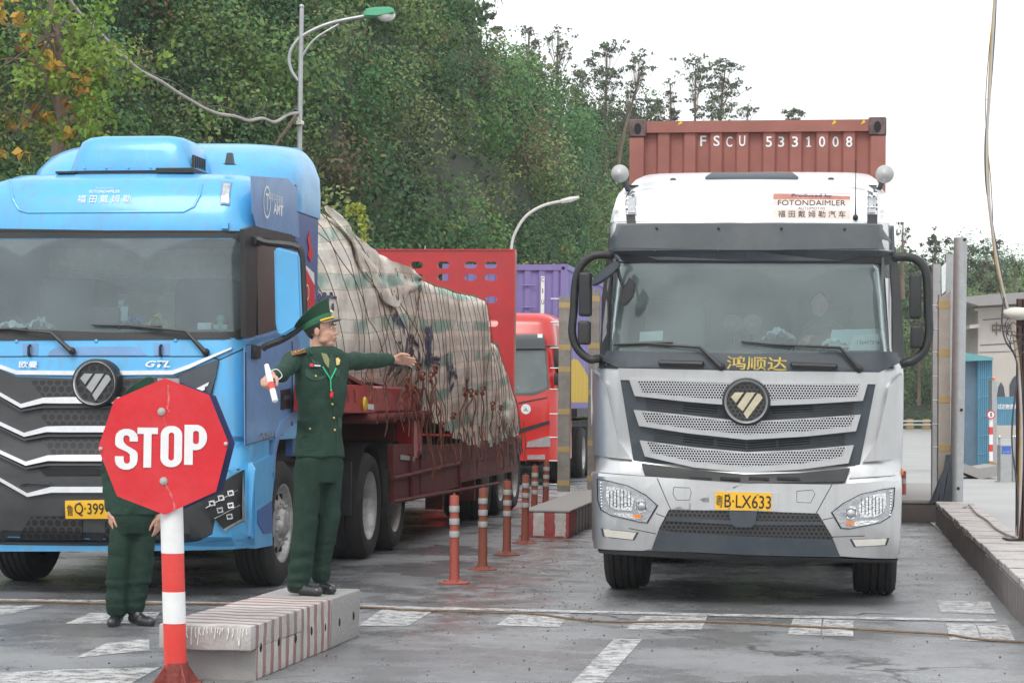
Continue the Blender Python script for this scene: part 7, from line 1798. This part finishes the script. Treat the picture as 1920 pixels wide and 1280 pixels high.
bm = bmesh.new(); c = r_(723, 29); ball(bm, c, .15, (1.1, .75, .75), 20); obj('lamp_glass', bm, mat('lamp_bowl', (.72, .72, .68), .25, 0, .05, 5, coat=.8), hd_)
cp = P(562, 231, Dl-.05); bm = bmesh.new(); box(bm, -.05, .07, -.09, .03, -.035, .03, .01, 2); tube(bm, [(-.02, 0, .03), (-.04, .02, .10)], .012); lathe(bm, [(.02, .0), (.028, .02)], 12, Matrix.Translation((.0, -.09, 0)) @ Matrix.Rotation(R(90), 4, 'X'))
o = tag(obj('security_camera', bm, M['cream'], None), 'small white security camera fixed to the lamp pole where the cable ends', 'camera'); o.location = cp
bm = bmesh.new(); pts = [P(x, y, 26+10*min(1, max(0, (x-110)/450))) for x, y in ((105, -40), (135, 8), (165, 42), (205, 80), (235, 108), (262, 132), (300, 152), (330, 172), (360, 190), (385, 204), (412, 214), (440, 218), (466, 226), (492, 222), (515, 229), (540, 215), (558, 212))]
tag(obj('overhead_cable', TB(spline(pts, 5), .026, 8), M['cable'], None), 'thick wavy pale cable sagging from the upper left to the lamp pole', 'cable')
tag(obj('overhead_wire', TB(spline([p+Vector((0, -.05, .07+.05*math.sin(i*2))) for i, p in enumerate(pts)], 5), .009, 5), M['cabledark'], None), 'thin dark wire running just above the thick wavy cable', 'wire')
tag(obj('branch', TB(spline([P(x, y, 35) for x, y in ((556, 216), (540, 240), (524, 262), (515, 275))], 3), [.03]*7+[.02]*3, 6), M['bark'], None), 'bare stick leaning on the lamp pole below the cable', 'branch')
l2 = UV(*toUV(P(958, 700, 46))[:2], 0); D3 = l2.y; t = thing('street_lamp', 'pale curved lamp arm rising behind the red slotted wall', 'street lamp', l2)
r2 = lambda x, y: P(x, y, D3)-l2
obj('pole', TB([Vector((0, 0, 0))]+spline([r2(958, 500), r2(960, 455), r2(972, 425), r2(990, 402), r2(1020, 385), r2(1055, 377)], 5), .032, 10), M['cream'], t)
bm = bmesh.new(); tube(bm, [r2(1052, 378), r2(1070, 374), r2(1086, 370)], [.05, .06, .03], 8); obj('lamp_head', bm, M['cream'], t)
tag(obj('power_line', TB(spline([P(x, y, 120) for x, y in ((1180, 210), (1400, 204), (1660, 195), (1920, 184), (2100, 176))], 4), .012, 4), M['cable'], None), 'very thin power line crossing the sky above the container', 'wire')
gc = [(-100, 1126), (60, 1127), (200, 1130), (380, 1131), (520, 1134), (680, 1137), (760, 1142), (900, 1147), (1000, 1150), (1080, 1160), (1160, 1165), (1280, 1164), (1400, 1167), (1500, 1173), (1600, 1178), (1700, 1184), (1780, 1189), (1840, 1198), (1960, 1205)]
tag(obj('ground_cable', TB(spline([G(x, y, .012) for x, y in gc], 5), .0085, 6), M['cablebrown'], None), 'long brown cable lying across the wet road from edge to edge', 'cable')
# ================================================================== people
M['visorgrey'] = mat('silver_embroidered_visor', (.20, .21, .19), .5, .2, .6, 60)
def blob(name, prims, vox, m, parent, sm=4, fn=None, floor=None):
    """one continuous surface grown over tapered limbs, ellipsoids and lofted sections"""
    bm = bmesh.new()
    for p in prims:
        if p[0] == 'c':
            _, a, ra, b, rb = p; a, b = Vector(a), Vector(b); d = b-a; L_ = d.length
            q = d.to_track_quat('Z', 'Y').to_matrix().to_4x4() if L_ > 1e-6 else Matrix(); Mx = Matrix.Translation(a) @ q
            pr = [(ra*math.cos(t), ra*math.sin(t)) for t in np.linspace(-math.pi/2, 0, 6)]+[(rb*math.cos(t), L_+rb*math.sin(t)) for t in np.linspace(0, math.pi/2, 6)]
            pr[0] = (0, -ra); pr[-1] = (0, L_+rb); lathe(bm, pr, 20, Mx)
        elif p[0] == 'e':
            _, c, r, rot = p; bmesh.ops.create_uvsphere(bm, u_segments=24, v_segments=16, radius=1, matrix=Matrix.Translation(c) @ rot @ Matrix.Diagonal((*r, 1)))
        else:
            pr = None; first = None
            for c, rx, ry, yaw in p[1]:
                c = Vector(c); q = [bm.verts.new(c+Vector((rx*math.cos(t)*math.cos(yaw)-ry*math.sin(t)*math.sin(yaw), rx*math.cos(t)*math.sin(yaw)+ry*math.sin(t)*math.cos(yaw), 0))) for t in np.linspace(0, 2*math.pi, 28, endpoint=False)]
                if pr:
                    for k in range(28): bm.faces.new((pr[k], pr[(k+1) % 28], q[(k+1) % 28], q[k]))
                else: bm.faces.new(q[::-1])
                pr = q
            bm.faces.new(pr)
    bmesh.ops.recalc_face_normals(bm, faces=bm.faces)
    me = bpy.data.meshes.new(name); bm.to_mesh(me); bm.free()
    o = bpy.data.objects.new(name, me); COL.objects.link(o)
    md = o.modifiers.new('r', 'REMESH'); md.mode = 'VOXEL'; md.voxel_size = vox
    if sm: s_ = o.modifiers.new('s', 'SMOOTH'); s_.iterations = sm; s_.factor = .5
    me2 = evald(o); bpy.data.objects.remove(o)
    n = len(me2.vertices)
    for v in me2.vertices:
        if fn: v.co += fn(v.co, v.normal)
        if floor is not None and v.co.z < floor: v.co.z = floor
    return mesh_obj(name, me2, m, parent, 80)
def hand_prims(Wp, d, n, s, curl=(0., 0., 0., 0.), thumb=.5, k=1.):
    """palm and five fingers; d towards the fingers, n out of the back of the hand, s towards the thumb"""
    Wp, d, n, s = Vector(Wp), Vector(d).normalized(), Vector(n).normalized(), Vector(s).normalized()
    pr = [('c', Wp, .026*k, Wp+d*.03*k, .028*k)]
    for i, off in enumerate((.028, .010, -.009, -.027)):
        pr.append(('c', Wp+d*.025*k+s*off*.7*k, .016*k, Wp+d*.085*k+s*off*k, .0125*k))
        L_ = (.070, .078, .073, .058)[i]*k; p = Wp+d*.092*k+s*off*k; a = 0.; c = curl[i]; r = (.0092, .0095, .009, .008)[i]*k
        for j, f in enumerate((.44, .31, .25)):
            a += c*(.9, 1.15, .8)[j]; dd = d*math.cos(a)-n*math.sin(a)+s*off*.8*(1-min(1, abs(c)))
            q = p+dd.normalized()*L_*f; pr.append(('c', p, r*(1-.07*j), q, r*(.93-.09*j))); p = q
    b = Wp+d*.03*k+s*.024*k; m_ = b+(s*.7+d*.6-n*.25*thumb).normalized()*.04*k; t = m_+(d*.85+s*.25-n*.6*thumb).normalized()*.034*k; e = t+(d*.9-n*.7*thumb).normalized()*.024*k
    pr += [('c', b, .015*k, m_, .0125*k), ('c', m_, .0115*k, t, .0105*k), ('c', t, .0102*k, e, .0085*k)]
    return pr
def folds(sc, amp, seed, stretch=(1, 1, .45)):
    def f(c, n):
        q = Vector((c.x*stretch[0], c.y*stretch[1], c.z*stretch[2]))*sc+Vector((seed, seed*2, 0))
        return n*(noise.noise(q)*amp+noise.noise(q*2.3)*amp*.45)
    return f
def person(label, base, K, yaw, hyaw, J, hd, det, sd=1, tilt=0.):
    """J: joints in metres from base; K: scale"""
    t = thing('person', label, 'person', base)
    I4 = Matrix(); V = lambda k: Vector(J[k])
    tor = J['torso']
    Hm = Matrix.Translation(V('head')) @ Matrix.Rotation(hyaw, 4, 'Z') @ Matrix.Rotation(tilt, 4, 'X') @ Matrix.Scale(K, 4)
    h = lambda x, y, z: Hm @ Vector((x, y, z))
    HR = Hm.to_3x3().to_4x4()
    bp = [('e', h(0, .015, .035), (.076, .094, .090), HR), ('e', h(0, -.024, -.028), (.057, .068, .080), HR), ('e', h(0, -.050, -.088), (.034, .032, .026), HR), ('e', h(0, -.072, -.030), (.045, .022, .03), HR),
          ('e', h(.040, -.018, -.062), (.018, .040, .026), HR), ('e', h(-.040, -.018, -.062), (.018, .040, .026), HR),
          ('e', h(.036, -.056, -.018), (.017, .020, .013), HR), ('e', h(-.036, -.056, -.018), (.017, .020, .013), HR),
          ('c', h(0, -.090, .014), .007*K, h(0, -.111, -.024), .0105*K), ('e', h(.010, -.099, -.028), (.009, .010, .007), HR), ('e', h(-.010, -.099, -.028), (.009, .010, .007), HR),
          ('e', h(0, -.078, .034), (.048, .014, .012), HR), ('e', h(0, -.088, -.052), (.024, .012, .010), HR), ('e', h(0, -.086, -.066), (.022, .012, .009), HR),
          ('e', h(.078, .010, -.008), (.009, .019, .031), HR), ('e', h(-.078, .010, -.008), (.009, .019, .031), HR),
          ('c', h(0, .022, -.05), .050*K, V('neck'), .054*K)]
    bp += [('l', [(c, rx*.86, ry*.86, yaw) for c, rx, ry in tor])]
    for sfx in ('R', 'L'):
        bp += [('c', V('sh'+sfx), .05*K, V('el'+sfx), .04*K), ('c', V('el'+sfx), .036*K, V('wr'+sfx), .026*K), ('c', V('hip'+sfx), .08*K, V('kn'+sfx), .055*K), ('c', V('kn'+sfx), .05*K, V('an'+sfx), .04*K)]
    for hp in J['hands']: bp += hand_prims(*hp)
    body = blob('body', bp, .0048, M['skin'], t, 3)
    # clothes
    jk = [('l', [(c, rx, ry, yaw) for c, rx, ry in tor])]
    for sfx in ('R', 'L'):
        s_, e_, w_ = V('sh'+sfx), V('el'+sfx), V('wr'+sfx)
        cf = w_-(w_-e_).normalized()*.02
        jk += [('e', s_+Vector((0, 0, .0)), (.074*K, .074*K, .066*K), I4), ('c', s_, .070*K, e_, .056*K), ('c', e_, .056*K, cf, .047*K)]
    jk += [('c', V('neck')+Vector((0, 0, -.055)), .075*K, V('neck')+Vector((0, 0, -.035)), .066*K)]
    jacket = blob('jacket', jk, .009, M['uniform'], t, 7, folds(10, .013*K, sd, (1, 1, .8)))
    tr_ = [('l', J['pelvis'])]
    for sfx in ('R', 'L'):
        r3 = J['leg'+sfx]
        a_, b_, c_ = V('hip'+sfx), V('kn'+sfx), V('an'+sfx)
        tr_ += [('c', a_, r3[0], b_, r3[1]), ('c', b_, r3[1], c_+Vector((0, 0, .0)), r3[2])]
    def tf(c, n):
        q = folds(7, .013*K, sd+3, (1, 1, .30))(c, n)
        q += n*noise.noise(Vector((c.x*9, c.y*9, c.z*14+sd*2)))*.010*max(0, 1-abs(c.z-.48)/.2)
        if c.z < .32: q += n*noise.noise(Vector((c.x*5, c.y*5, c.z*26+sd)))*.014
        return q
    blob('trousers', tr_, .010, M['trouser'], t, 6, tf, .035)
    for (hx, tx) in J['shoes']:
        a_, b_ = Vector(hx), Vector(tx); dd = (b_-a_); sw_ = Vector((-dd.y, dd.x, 0)).normalized()
        blob('shoe', [('c', a_+Vector((0, 0, .045)), .038*K, a_.lerp(b_, .45)+Vector((0, 0, .045)), .040*K), ('c', a_.lerp(b_, .45)+Vector((0, 0, .034)), .043*K, b_+Vector((0, 0, .028)), .036*K), ('c', a_+Vector((0, 0, .07)), .036*K, a_.lerp(b_, .25)+Vector((0, 0, .07)), .038*K)], .006, M['leather'], t, 3, None, .002)
    # eyes, brows, lips, hair
    for s_ in (-1, 1):
        bm = bmesh.new(); ball(bm, h(s_*.031, -.0815, .012), .0125*K, (1, .8, .62), 12, HR); e = obj('eye', bm, M['eyewhite'], body)
        bm = bmesh.new(); ball(bm, h(s_*.033, -.0895, .012), .0062*K, (1, .6, 1), 10, HR); obj('iris', bm, M['ink'], e)
        bm = bmesh.new(); tube(bm, [h(s_*.014, -.094, .033), h(s_*.032, -.094, .039), h(s_*.050, -.081, .034)], [.0032, .0042, .002], 6); obj('eyebrow', bm, M['hair'], body)
    bm = bmesh.new(); tube(bm, [h(-.021, -.0935, -.058), h(0, -.1005, -.057), h(.021, -.0935, -.058)], [.003, .0052, .003], 6); obj('lips', bm, M['lips'], body)
    bm = bmesh.new(); bmesh.ops.create_uvsphere(bm, u_segments=40, v_segments=26, radius=1)
    kill = [v for v in bm.verts if v.co.z < -.98 or (v.co.y < -.32 and v.co.z < .42) or (v.co.z < -.30 and v.co.y < .02) or (v.co.z < -.55 and v.co.y < .30) or (v.co.z < -.86)]
    bmesh.ops.delete(bm, geom=kill, context='VERTS')
    for v in bm.verts:
        q = v.co.copy(); v.co = h(q.x*.0825, .017+q.y*.1015, .030+q.z*.100)+Vector((noise.noise(q*9), noise.noise(q*9+Vector((5, 0, 0))), 0))*.002
    obj('hair', bm, M['hair'], t)
    # peaked cap
    Hc = Hm @ Matrix.Rotation(R(-15), 4, 'X'); h0 = h; h = lambda x, y, z: Hc @ Vector((x, y, z))
    def ring(rx, ry, z, cy=.01, sl=0.): return [h(rx*math.sin(a), cy-ry*math.cos(a), z+sl*math.cos(a)) for a in np.linspace(0, 2*math.pi, 40, endpoint=False)]
    def skin_rings(rs, m, nm, par, cap=True):
        bm = bmesh.new(); pr = None
        for r in rs:
            q = [bm.verts.new(p) for p in r]
            if pr:
                for k in range(40): bm.faces.new((pr[k], pr[(k+1) % 40], q[(k+1) % 40], q[k]))
            pr = q
        if cap: bm.faces.new(pr)
        return obj(nm, bm, m, par, 60)
    cap = skin_rings([ring(.087, .104, .082, .012, .012), ring(.093, .110, .096, .014, .022), ring(.110, .124, .114, .022, .040), ring(.124, .138, .130, .030, .054), ring(.127, .141, .135, .030, .057), ring(.123, .137, .140, .030, .058), ring(.09, .10, .146, .03, .046), ring(.045, .05, .149, .03, .026)], M['capcloth'], 'peaked_cap', t)
    skin_rings([ring(.086, .103, .040, .012, .010), ring(.089, .106, .044, .012, .010), ring(.090, .107, .084, .012, .014), ring(.086, .103, .087, .012, .014)], M['capband'], 'cap_band', cap, False)
    bm = bmesh.new(); pr = None
    for a in np.linspace(R(-62), R(62), 21):
        w_ = .058*math.cos(a/R(62)*math.pi/2)**.6+.002; s_, c_ = math.sin(a), math.cos(a)
        q = []
        for k in range(5):
            f = k/4; q.append(bm.verts.new(h((.090+w_*f*.55)*s_, .012-(.106+w_*f)*c_, .048-.014*f*c_)))
        for k in range(4, -1, -1):
            f = k/4; q.append(bm.verts.new(h((.090+w_*f*.55)*s_, .012-(.106+w_*f)*c_, .044-.014*f*c_)))
        if pr:
            for k in range(10): bm.faces.new((pr[k], pr[(k+1) % 10], q[(k+1) % 10], q[k]))
        pr = q
    obj('cap_visor', bm, M['visorgrey'], cap, 60)
    bm = bmesh.new(); tube(bm, [h(.094*math.sin(a), .010-.112*math.cos(a), .053+.006*math.cos(a)) for a in np.linspace(R(-66), R(66), 15)], .0075*K, 8); obj('cap_cord', bm, M['piping'], cap)
    bm = bmesh.new(); lathe(bm, [(0, .006), (.014, .005), (.017, 0), (0, 0)], 16, Hc @ Matrix.Translation((0, -.108, .100)) @ Matrix.Rotation(R(70), 4, 'X')); obj('cap_badge', bm, M['brass'], cap)
    if False:
        bm = bmesh.new(); tube(bm, [h((.09+.032)*math.sin(a), .012-(.106+.052)*math.cos(a), .022) for a in np.linspace(R(-30), R(30), 12)], .0035, 6); obj('visor_trim', bm, M['steel'], cap)
    return t, jacket, h0, body
def on_mesh(o, p, d):
    """first point of a mesh hit from p along d (own local space)"""
    ok, loc, nor, _ = o.ray_cast(Vector(p), Vector(d).normalized()); return (loc, nor) if ok else (Vector(p)+Vector(d).normalized()*.3, -Vector(d).normalized())
# ---- pointing officer
pb1 = G(590, 1114, .305); D1 = pb1.y
j = lambda px, py, dy=0.: P(px, py, D1+dy)-pb1
YW = R(32)
sx_ = lambda px, z, dy=0.: Vector(((px-590)/F*D1, dy, z))
zz = lambda py: j(590, py).z
tor = [(sx_(593, zz(857), .02), .172, .128), (sx_(594, zz(840), .02), .165, .124), (sx_(595, zz(812), .02), .150, .115), (sx_(596, zz(785), .01), .140, .106), (sx_(597, zz(755), .0), .160, .116), (sx_(597, zz(725), .0), .176, .122), (sx_(597, zz(700), .0), .184, .118), (sx_(597, zz(680), .0), .180, .105), (sx_(598, zz(664), .0), .165, .090), (sx_(599, zz(656), .0), .125, .080), (sx_(599, zz(650), .0), .07, .065)]
J1 = dict(torso=tor, head=j(603, 620, -.01), neck=j(598, 664, .01), shR=j(551, 674, -.08), elR=j(529, 700, -.32), wrR=j(511, 705, -.53), shL=j(640, 678, .10), elL=j(688, 676, .33), wrL=j(733, 674, .54),
          hipR=sx_(577, zz(872), -.04), knR=sx_(573, zz(985), -.05), anR=sx_(562, zz(1085), -.04), hipL=sx_(612, zz(872), .08), knL=sx_(613, zz(975), .07), anL=sx_(598, zz(1078), .11),
          legR=(.090, .080, .073), legL=(.090, .075, .060), pelvis=[(sx_(594, zz(905), .02), .12, .11, YW), (sx_(594, zz(880), .02), .148, .115, YW), (sx_(594, zz(855), .02), .15, .115, YW), (sx_(595, zz(830), .02), .148, .11, YW)],
          shoes=[((sx_(549, 0, -.02)), sx_(598, 0, -.10)), (sx_(588, 0, .13), sx_(620, 0, .04))],
          hands=[(j(509, 703, -.55), (-.25, -.85, -.35), (-.3, -.1, .9), (.9, -.3, .2), (.9, .95, 1.0, 1.05), 1.), (j(736, 673, .56), (.95, .30, -.10), (-.25, .6, .75), (.1, -.6, .78), (.05, .12, .2, .3), .4, .93)])
of1, jk1, h1, body1 = person('officer', pb1, .93, YW, R(78), J1, None, True, 1, R(-4))
of1['label'] = 'officer in dark green uniform standing on the concrete block with one arm stretched out pointing'
# details of the jacket: buttons, pockets, lapels, board, tag, lanyard
fd = Vector((0, 1, 0))
def jp(px, py, off=.004):
    q = j(px, py, -.5); d_ = ray(px, py); l, n = on_mesh(jk1, q, d_); return l+n*off, n
def jprism(name, pts, m, off=.004, th=.004, par=None, sub=1):
    q = [jp(x, y, off)[0] for x, y in pts]; n = jp(sum(p[0] for p in pts)/len(pts), sum(p[1] for p in pts)/len(pts))[1]
    bm = bmesh.new(); c = sum(q, Vector())/len(q)+n*.002; cv_ = bm.verts.new(c); vs = [bm.verts.new(p) for p in q]
    for k in range(len(vs)): bm.faces.new((cv_, vs[k], vs[(k+1) % len(vs)]))
    r = bmesh.ops.extrude_face_region(bm, geom=bm.faces[:])
    for v in r['geom']:
        if isinstance(v, bmesh.types.BMVert): v.co -= n*th
    return obj(name, bm, m, par or jk1, 50)
def jline(name, pts, m, r, off=.003, par=None): 
    q = []
    for i in range(len(pts)-1):
        for t_ in np.linspace(0, 1, 6)[:(-1 if i < len(pts)-2 else None)]: q.append(jp(pts[i][0]+(pts[i+1][0]-pts[i][0])*t_, pts[i][1]+(pts[i+1][1]-pts[i][1])*t_, off)[0])
    return obj(name, TB(q, r, 6), m, par or jk1)
M['uniedge'] = mat('green_uniform_edge', (.036, .078, .058), .8, 0, .1, 30, spec=.2)
for pk, bt_ in (([(572, 692), (613, 694), (612, 706), (603, 711), (592, 713), (582, 711), (573, 705)], (592, 705)), ([(557, 788), (606, 788), (605, 803), (582, 809), (558, 802)], (582, 803)), ([(626, 692), (636, 692), (636, 704), (628, 708)], None), ([(633, 782), (639, 782), (640, 800), (634, 802)], None)):
    jprism('pocket_flap', pk, M['uniedge'], .005, .005)
    if bt_:
        l, n = jp(*bt_, .008); bm = bmesh.new(); ball(bm, l, .0085, (1, 1, 1), 12); obj('button', bm, M['brass'], jk1)
for pts in ([(574, 708), (573, 733), (612, 735), (613, 710)], [(558, 803), (557, 842), (606, 843), (606, 804)]): jline('pocket_seam', pts, M['uniedge'], .0018, .001)
jline('front_edge', [(622, 735), (626, 770), (630, 810), (634, 853)], M['uniedge'], .003, .002)
for y in (731, 757, 783, 806):
    l, n = jp(620+(y-731)*.09, y, .006); bm = bmesh.new(); ball(bm, l, .0078, (1, 1, 1), 12); obj('button', bm, M['brass'], jk1)
jprism('lapel', [(577, 660), (583, 655), (600, 680), (615, 712), (606, 700), (588, 684)], M['uniedge'], .009, .008)
jprism('lapel', [(617, 664), (624, 668), (628, 688), (619, 712), (616, 695)], M['uniedge'], .009, .008)
jprism('shirt_front', [(602, 662), (612, 664), (618, 676), (615, 690), (608, 680)], mat('khaki_shirt', (.24, .25, .12), .8), .006, .006)
jprism('collar_tab', [(573, 654), (582, 653), (586, 664), (577, 667)], M['capband'], .012, .004)
sb = jprism('shoulder_board', [(546, 661), (572, 656), (575, 662), (548, 668)], mat('brown_shoulder_board', (.22, .10, .04), .6), .010, .006)
bm = bmesh.new()
for k in range(4): l, n = jp(552+k*6, 664-k*1.5, .018); ball(bm, l, .006, n=8)
obj('board_stars', bm, M['brass'], sb)
nt_ = jprism('name_tag', [(580, 681), (602, 683), (602, 691), (580, 689)], M['ink'], .012, .004)
jprism('tag_emblem', [(581, 682), (587, 682.6), (587, 688.5), (581, 688)], M['signred'], .016, .002, nt_)
jprism('tag_text', [(589, 685), (600, 686), (600, 688), (589, 687)], M['wtext'], .016, .002, nt_)
jprism('service_badge', [(628, 672), (632, 670), (636, 675), (634, 683), (629, 685)], M['brass'], .010, .005)
ly = jline('lanyard', [(604, 688), (611, 700), (618, 712), (624, 700), (628, 690)], M['lanyard'], .0042, .012)
jline('lanyard_tail', [(618, 712), (619, 722), (619, 733)], M['lanyard'], .0035, .012, ly)
l, n = jp(619, 741, .02); bm = bmesh.new(); ball(bm, l, .012, (1, 1, 1.6), 12); box(bm, l.x-.004, l.x+.012, l.y-.01, l.y+.01, l.z+.004, l.z+.022, .003)
wh = tag(obj('whistle', bm, M['redplastic'], None), 'small red whistle hanging on the green lanyard of the pointing officer', 'whistle'); wh.location = pb1
obj('neck_cord', TB(spline([h1(.055, .0, -.10), h1(.06, .03, -.09), h1(.02, .06, -.08)], 3), .004, 6), M['lanyard'], ly)
jline('hem_stitch', [(546, 849), (575, 853), (605, 853), (640, 850)], M['uniedge'], .0016, .001)
jline('shoulder_seam', [(567, 655), (561, 670), (558, 690), (562, 705)], M['uniedge'], .0016, .001)
# signal baton in the right hand
a, b = j(503, 698, -.60), j(516, 752, -.78)
bm = bmesh.new(); tube(bm, [a+(a-b)*.25, a, a.lerp(b, .97), b], [.014, .018, .018, .012], 16)
bt0 = obj('signal_baton', bm, M['signwhite'], None); tag(bt0, 'short white baton with a red band in the outstretched hand of the officer', 'baton'); bt0.location = pb1
obj('red_band', TB([a.lerp(b, .38), a.lerp(b, .62)], .0188, 16), M['polered'], bt0)
obj('wrist_loop', TB(spline([a, a+Vector((.05, 0, .02)), a+Vector((.08, .03, -.02)), a+Vector((.04, .0, -.05)), a+Vector((0, 0, -.03))], 5), .003, 6), M['signwhite'], bt0)
# ---- officer hidden behind the sign
pb2 = G(243, 1172); DD = pb2.y; K2 = .94
j2 = lambda px, py, dy=0.: P(px, py, DD+dy)-pb2
s2 = lambda px, z, dy=0.: Vector(((px-243)/F*DD, dy, z))
z2 = lambda py: j2(243, py).z
Y2 = R(12)
J2 = dict(torso=[(s2(250, z2(965), .0), .165, .125), (s2(249, z2(930), .0), .165, .125), (s2(248, z2(890), .0), .150, .118), (s2(247, z2(850), .0), .160, .118), (s2(247, z2(820), .0), .172, .115), (s2(248, z2(800), .0), .16, .10), (s2(249, z2(790), .0), .10, .08)],
          head=j2(272, 764, -.01), neck=j2(252, 795, .01), shR=j2(213, 812, .0), elR=j2(204, 885, .02), wrR=j2(208, 955, -.02), shL=j2(285, 812, .04), elL=j2(296, 885, .06), wrL=j2(295, 962, .02),
          hipR=s2(228, z2(970), .0), knR=s2(222, z2(1065), -.02), anR=s2(219, z2(1142), .0), hipL=s2(266, z2(970), .03), knL=s2(262, z2(1065), .02), anL=s2(252, z2(1138), .05),
          legR=(.088, .078, .068), legL=(.088, .076, .066), pelvis=[(s2(248, z2(1000)), .12, .10, Y2), (s2(248, z2(975)), .155, .12, Y2), (s2(248, z2(940)), .155, .12, Y2)],
          shoes=[(s2(219, 0, .06), s2(214, 0, -.10)), (s2(247, 0, .05), s2(284, 0, -.03))],
          hands=[(j2(208, 957, -.03), (.05, -.1, -1), (-.9, -.4, 0), (.4, -.9, 0), (.25, .3, .35, .4), .5, .95), (j2(296, 964, .01), (0, -.1, -1), (.9, -.4, 0), (-.4, -.9, 0), (.25, .3, .35, .4), .5, .95)])
of2, jk2, h2, _ = person('second officer in green, head and chest hidden behind the red stop sign, arms hanging', pb2, K2, Y2, R(66), J2, None, False, 5, R(-4))
# ---- driver behind the glass of the silver lorry
dl_ = T.M @ Vector((.55, 1.0, 1.9)); t = thing('person', 'dim driver seated behind the windscreen of the silver lorry at the right', 'person', dl_, -PHI)
I4 = Matrix()
bd = blob('body', [('e', (0, 0, .42), (.075, .09, .11), I4), ('c', (0, .01, .30), .05, (0, .03, .25), .055), ('l', [((0, .06, -.3), .16, .12, 0), ((0, .05, 0), .18, .12, 0), ((0, .04, .18), .20, .11, 0), ((0, .03, .25), .09, .08, 0)]),
   ('c', (-.2, .03, .16), .05, (-.24, -.15, .0), .045), ('c', (-.24, -.15, 0), .04, (-.14, -.33, .08), .03), ('c', (.2, .03, .16), .05, (.24, -.15, .0), .045), ('c', (.24, -.15, 0), .04, (.18, -.33, .08), .03), ('e', (0, -.085, .40), (.014, .02, .02), I4)]
   +hand_prims((-.14, -.34, .09), (.2, -.6, .5), (-.5, 0, .6), (.5, .3, .6), (.9, .9, .9, .9), 1.)+hand_prims((.18, -.34, .09), (-.2, -.6, .5), (.5, 0, .6), (-.5, .3, .6), (.9, .9, .9, .9), 1.), .008, M['skin'], t)
blob('shirt', [('l', [((0, .06, -.3), .18, .14, 0), ((0, .05, 0), .20, .14, 0), ((0, .04, .18), .215, .125, 0), ((0, .03, .26), .10, .09, 0)]), ('c', (-.2, .03, .16), .062, (-.24, -.15, 0), .055), ('c', (.2, .03, .16), .062, (.24, -.15, 0), .055)], .012, M['dash'], t)
bm = bmesh.new(); ball(bm, (0, .02, .455), .088, (.95, 1.05, .95), 20); obj('hair', bm, M['hair'], t)
# ------------------------------------------------------------------ damp air
bm = bmesh.new(); box(bm, -420, 420, -420, 425, -1, 70)
hz = obj('haze', bm, None, None, 0); tag(hz, kind='stuff')
m = bpy.data.materials.new('haze_air'); m.use_nodes = True; m.node_tree.nodes.clear()
o_ = N_(m, 'ShaderNodeOutputMaterial'); v_ = N_(m, 'ShaderNodeVolumePrincipled'); v_.inputs['Density'].default_value = .0006; v_.inputs['Color'].default_value = (.92, .96, 1., 1); v_.inputs['Anisotropy'].default_value = .2
m.node_tree.links.new(v_.outputs[0], o_.inputs['Volume']); hz.data.materials.append(m)
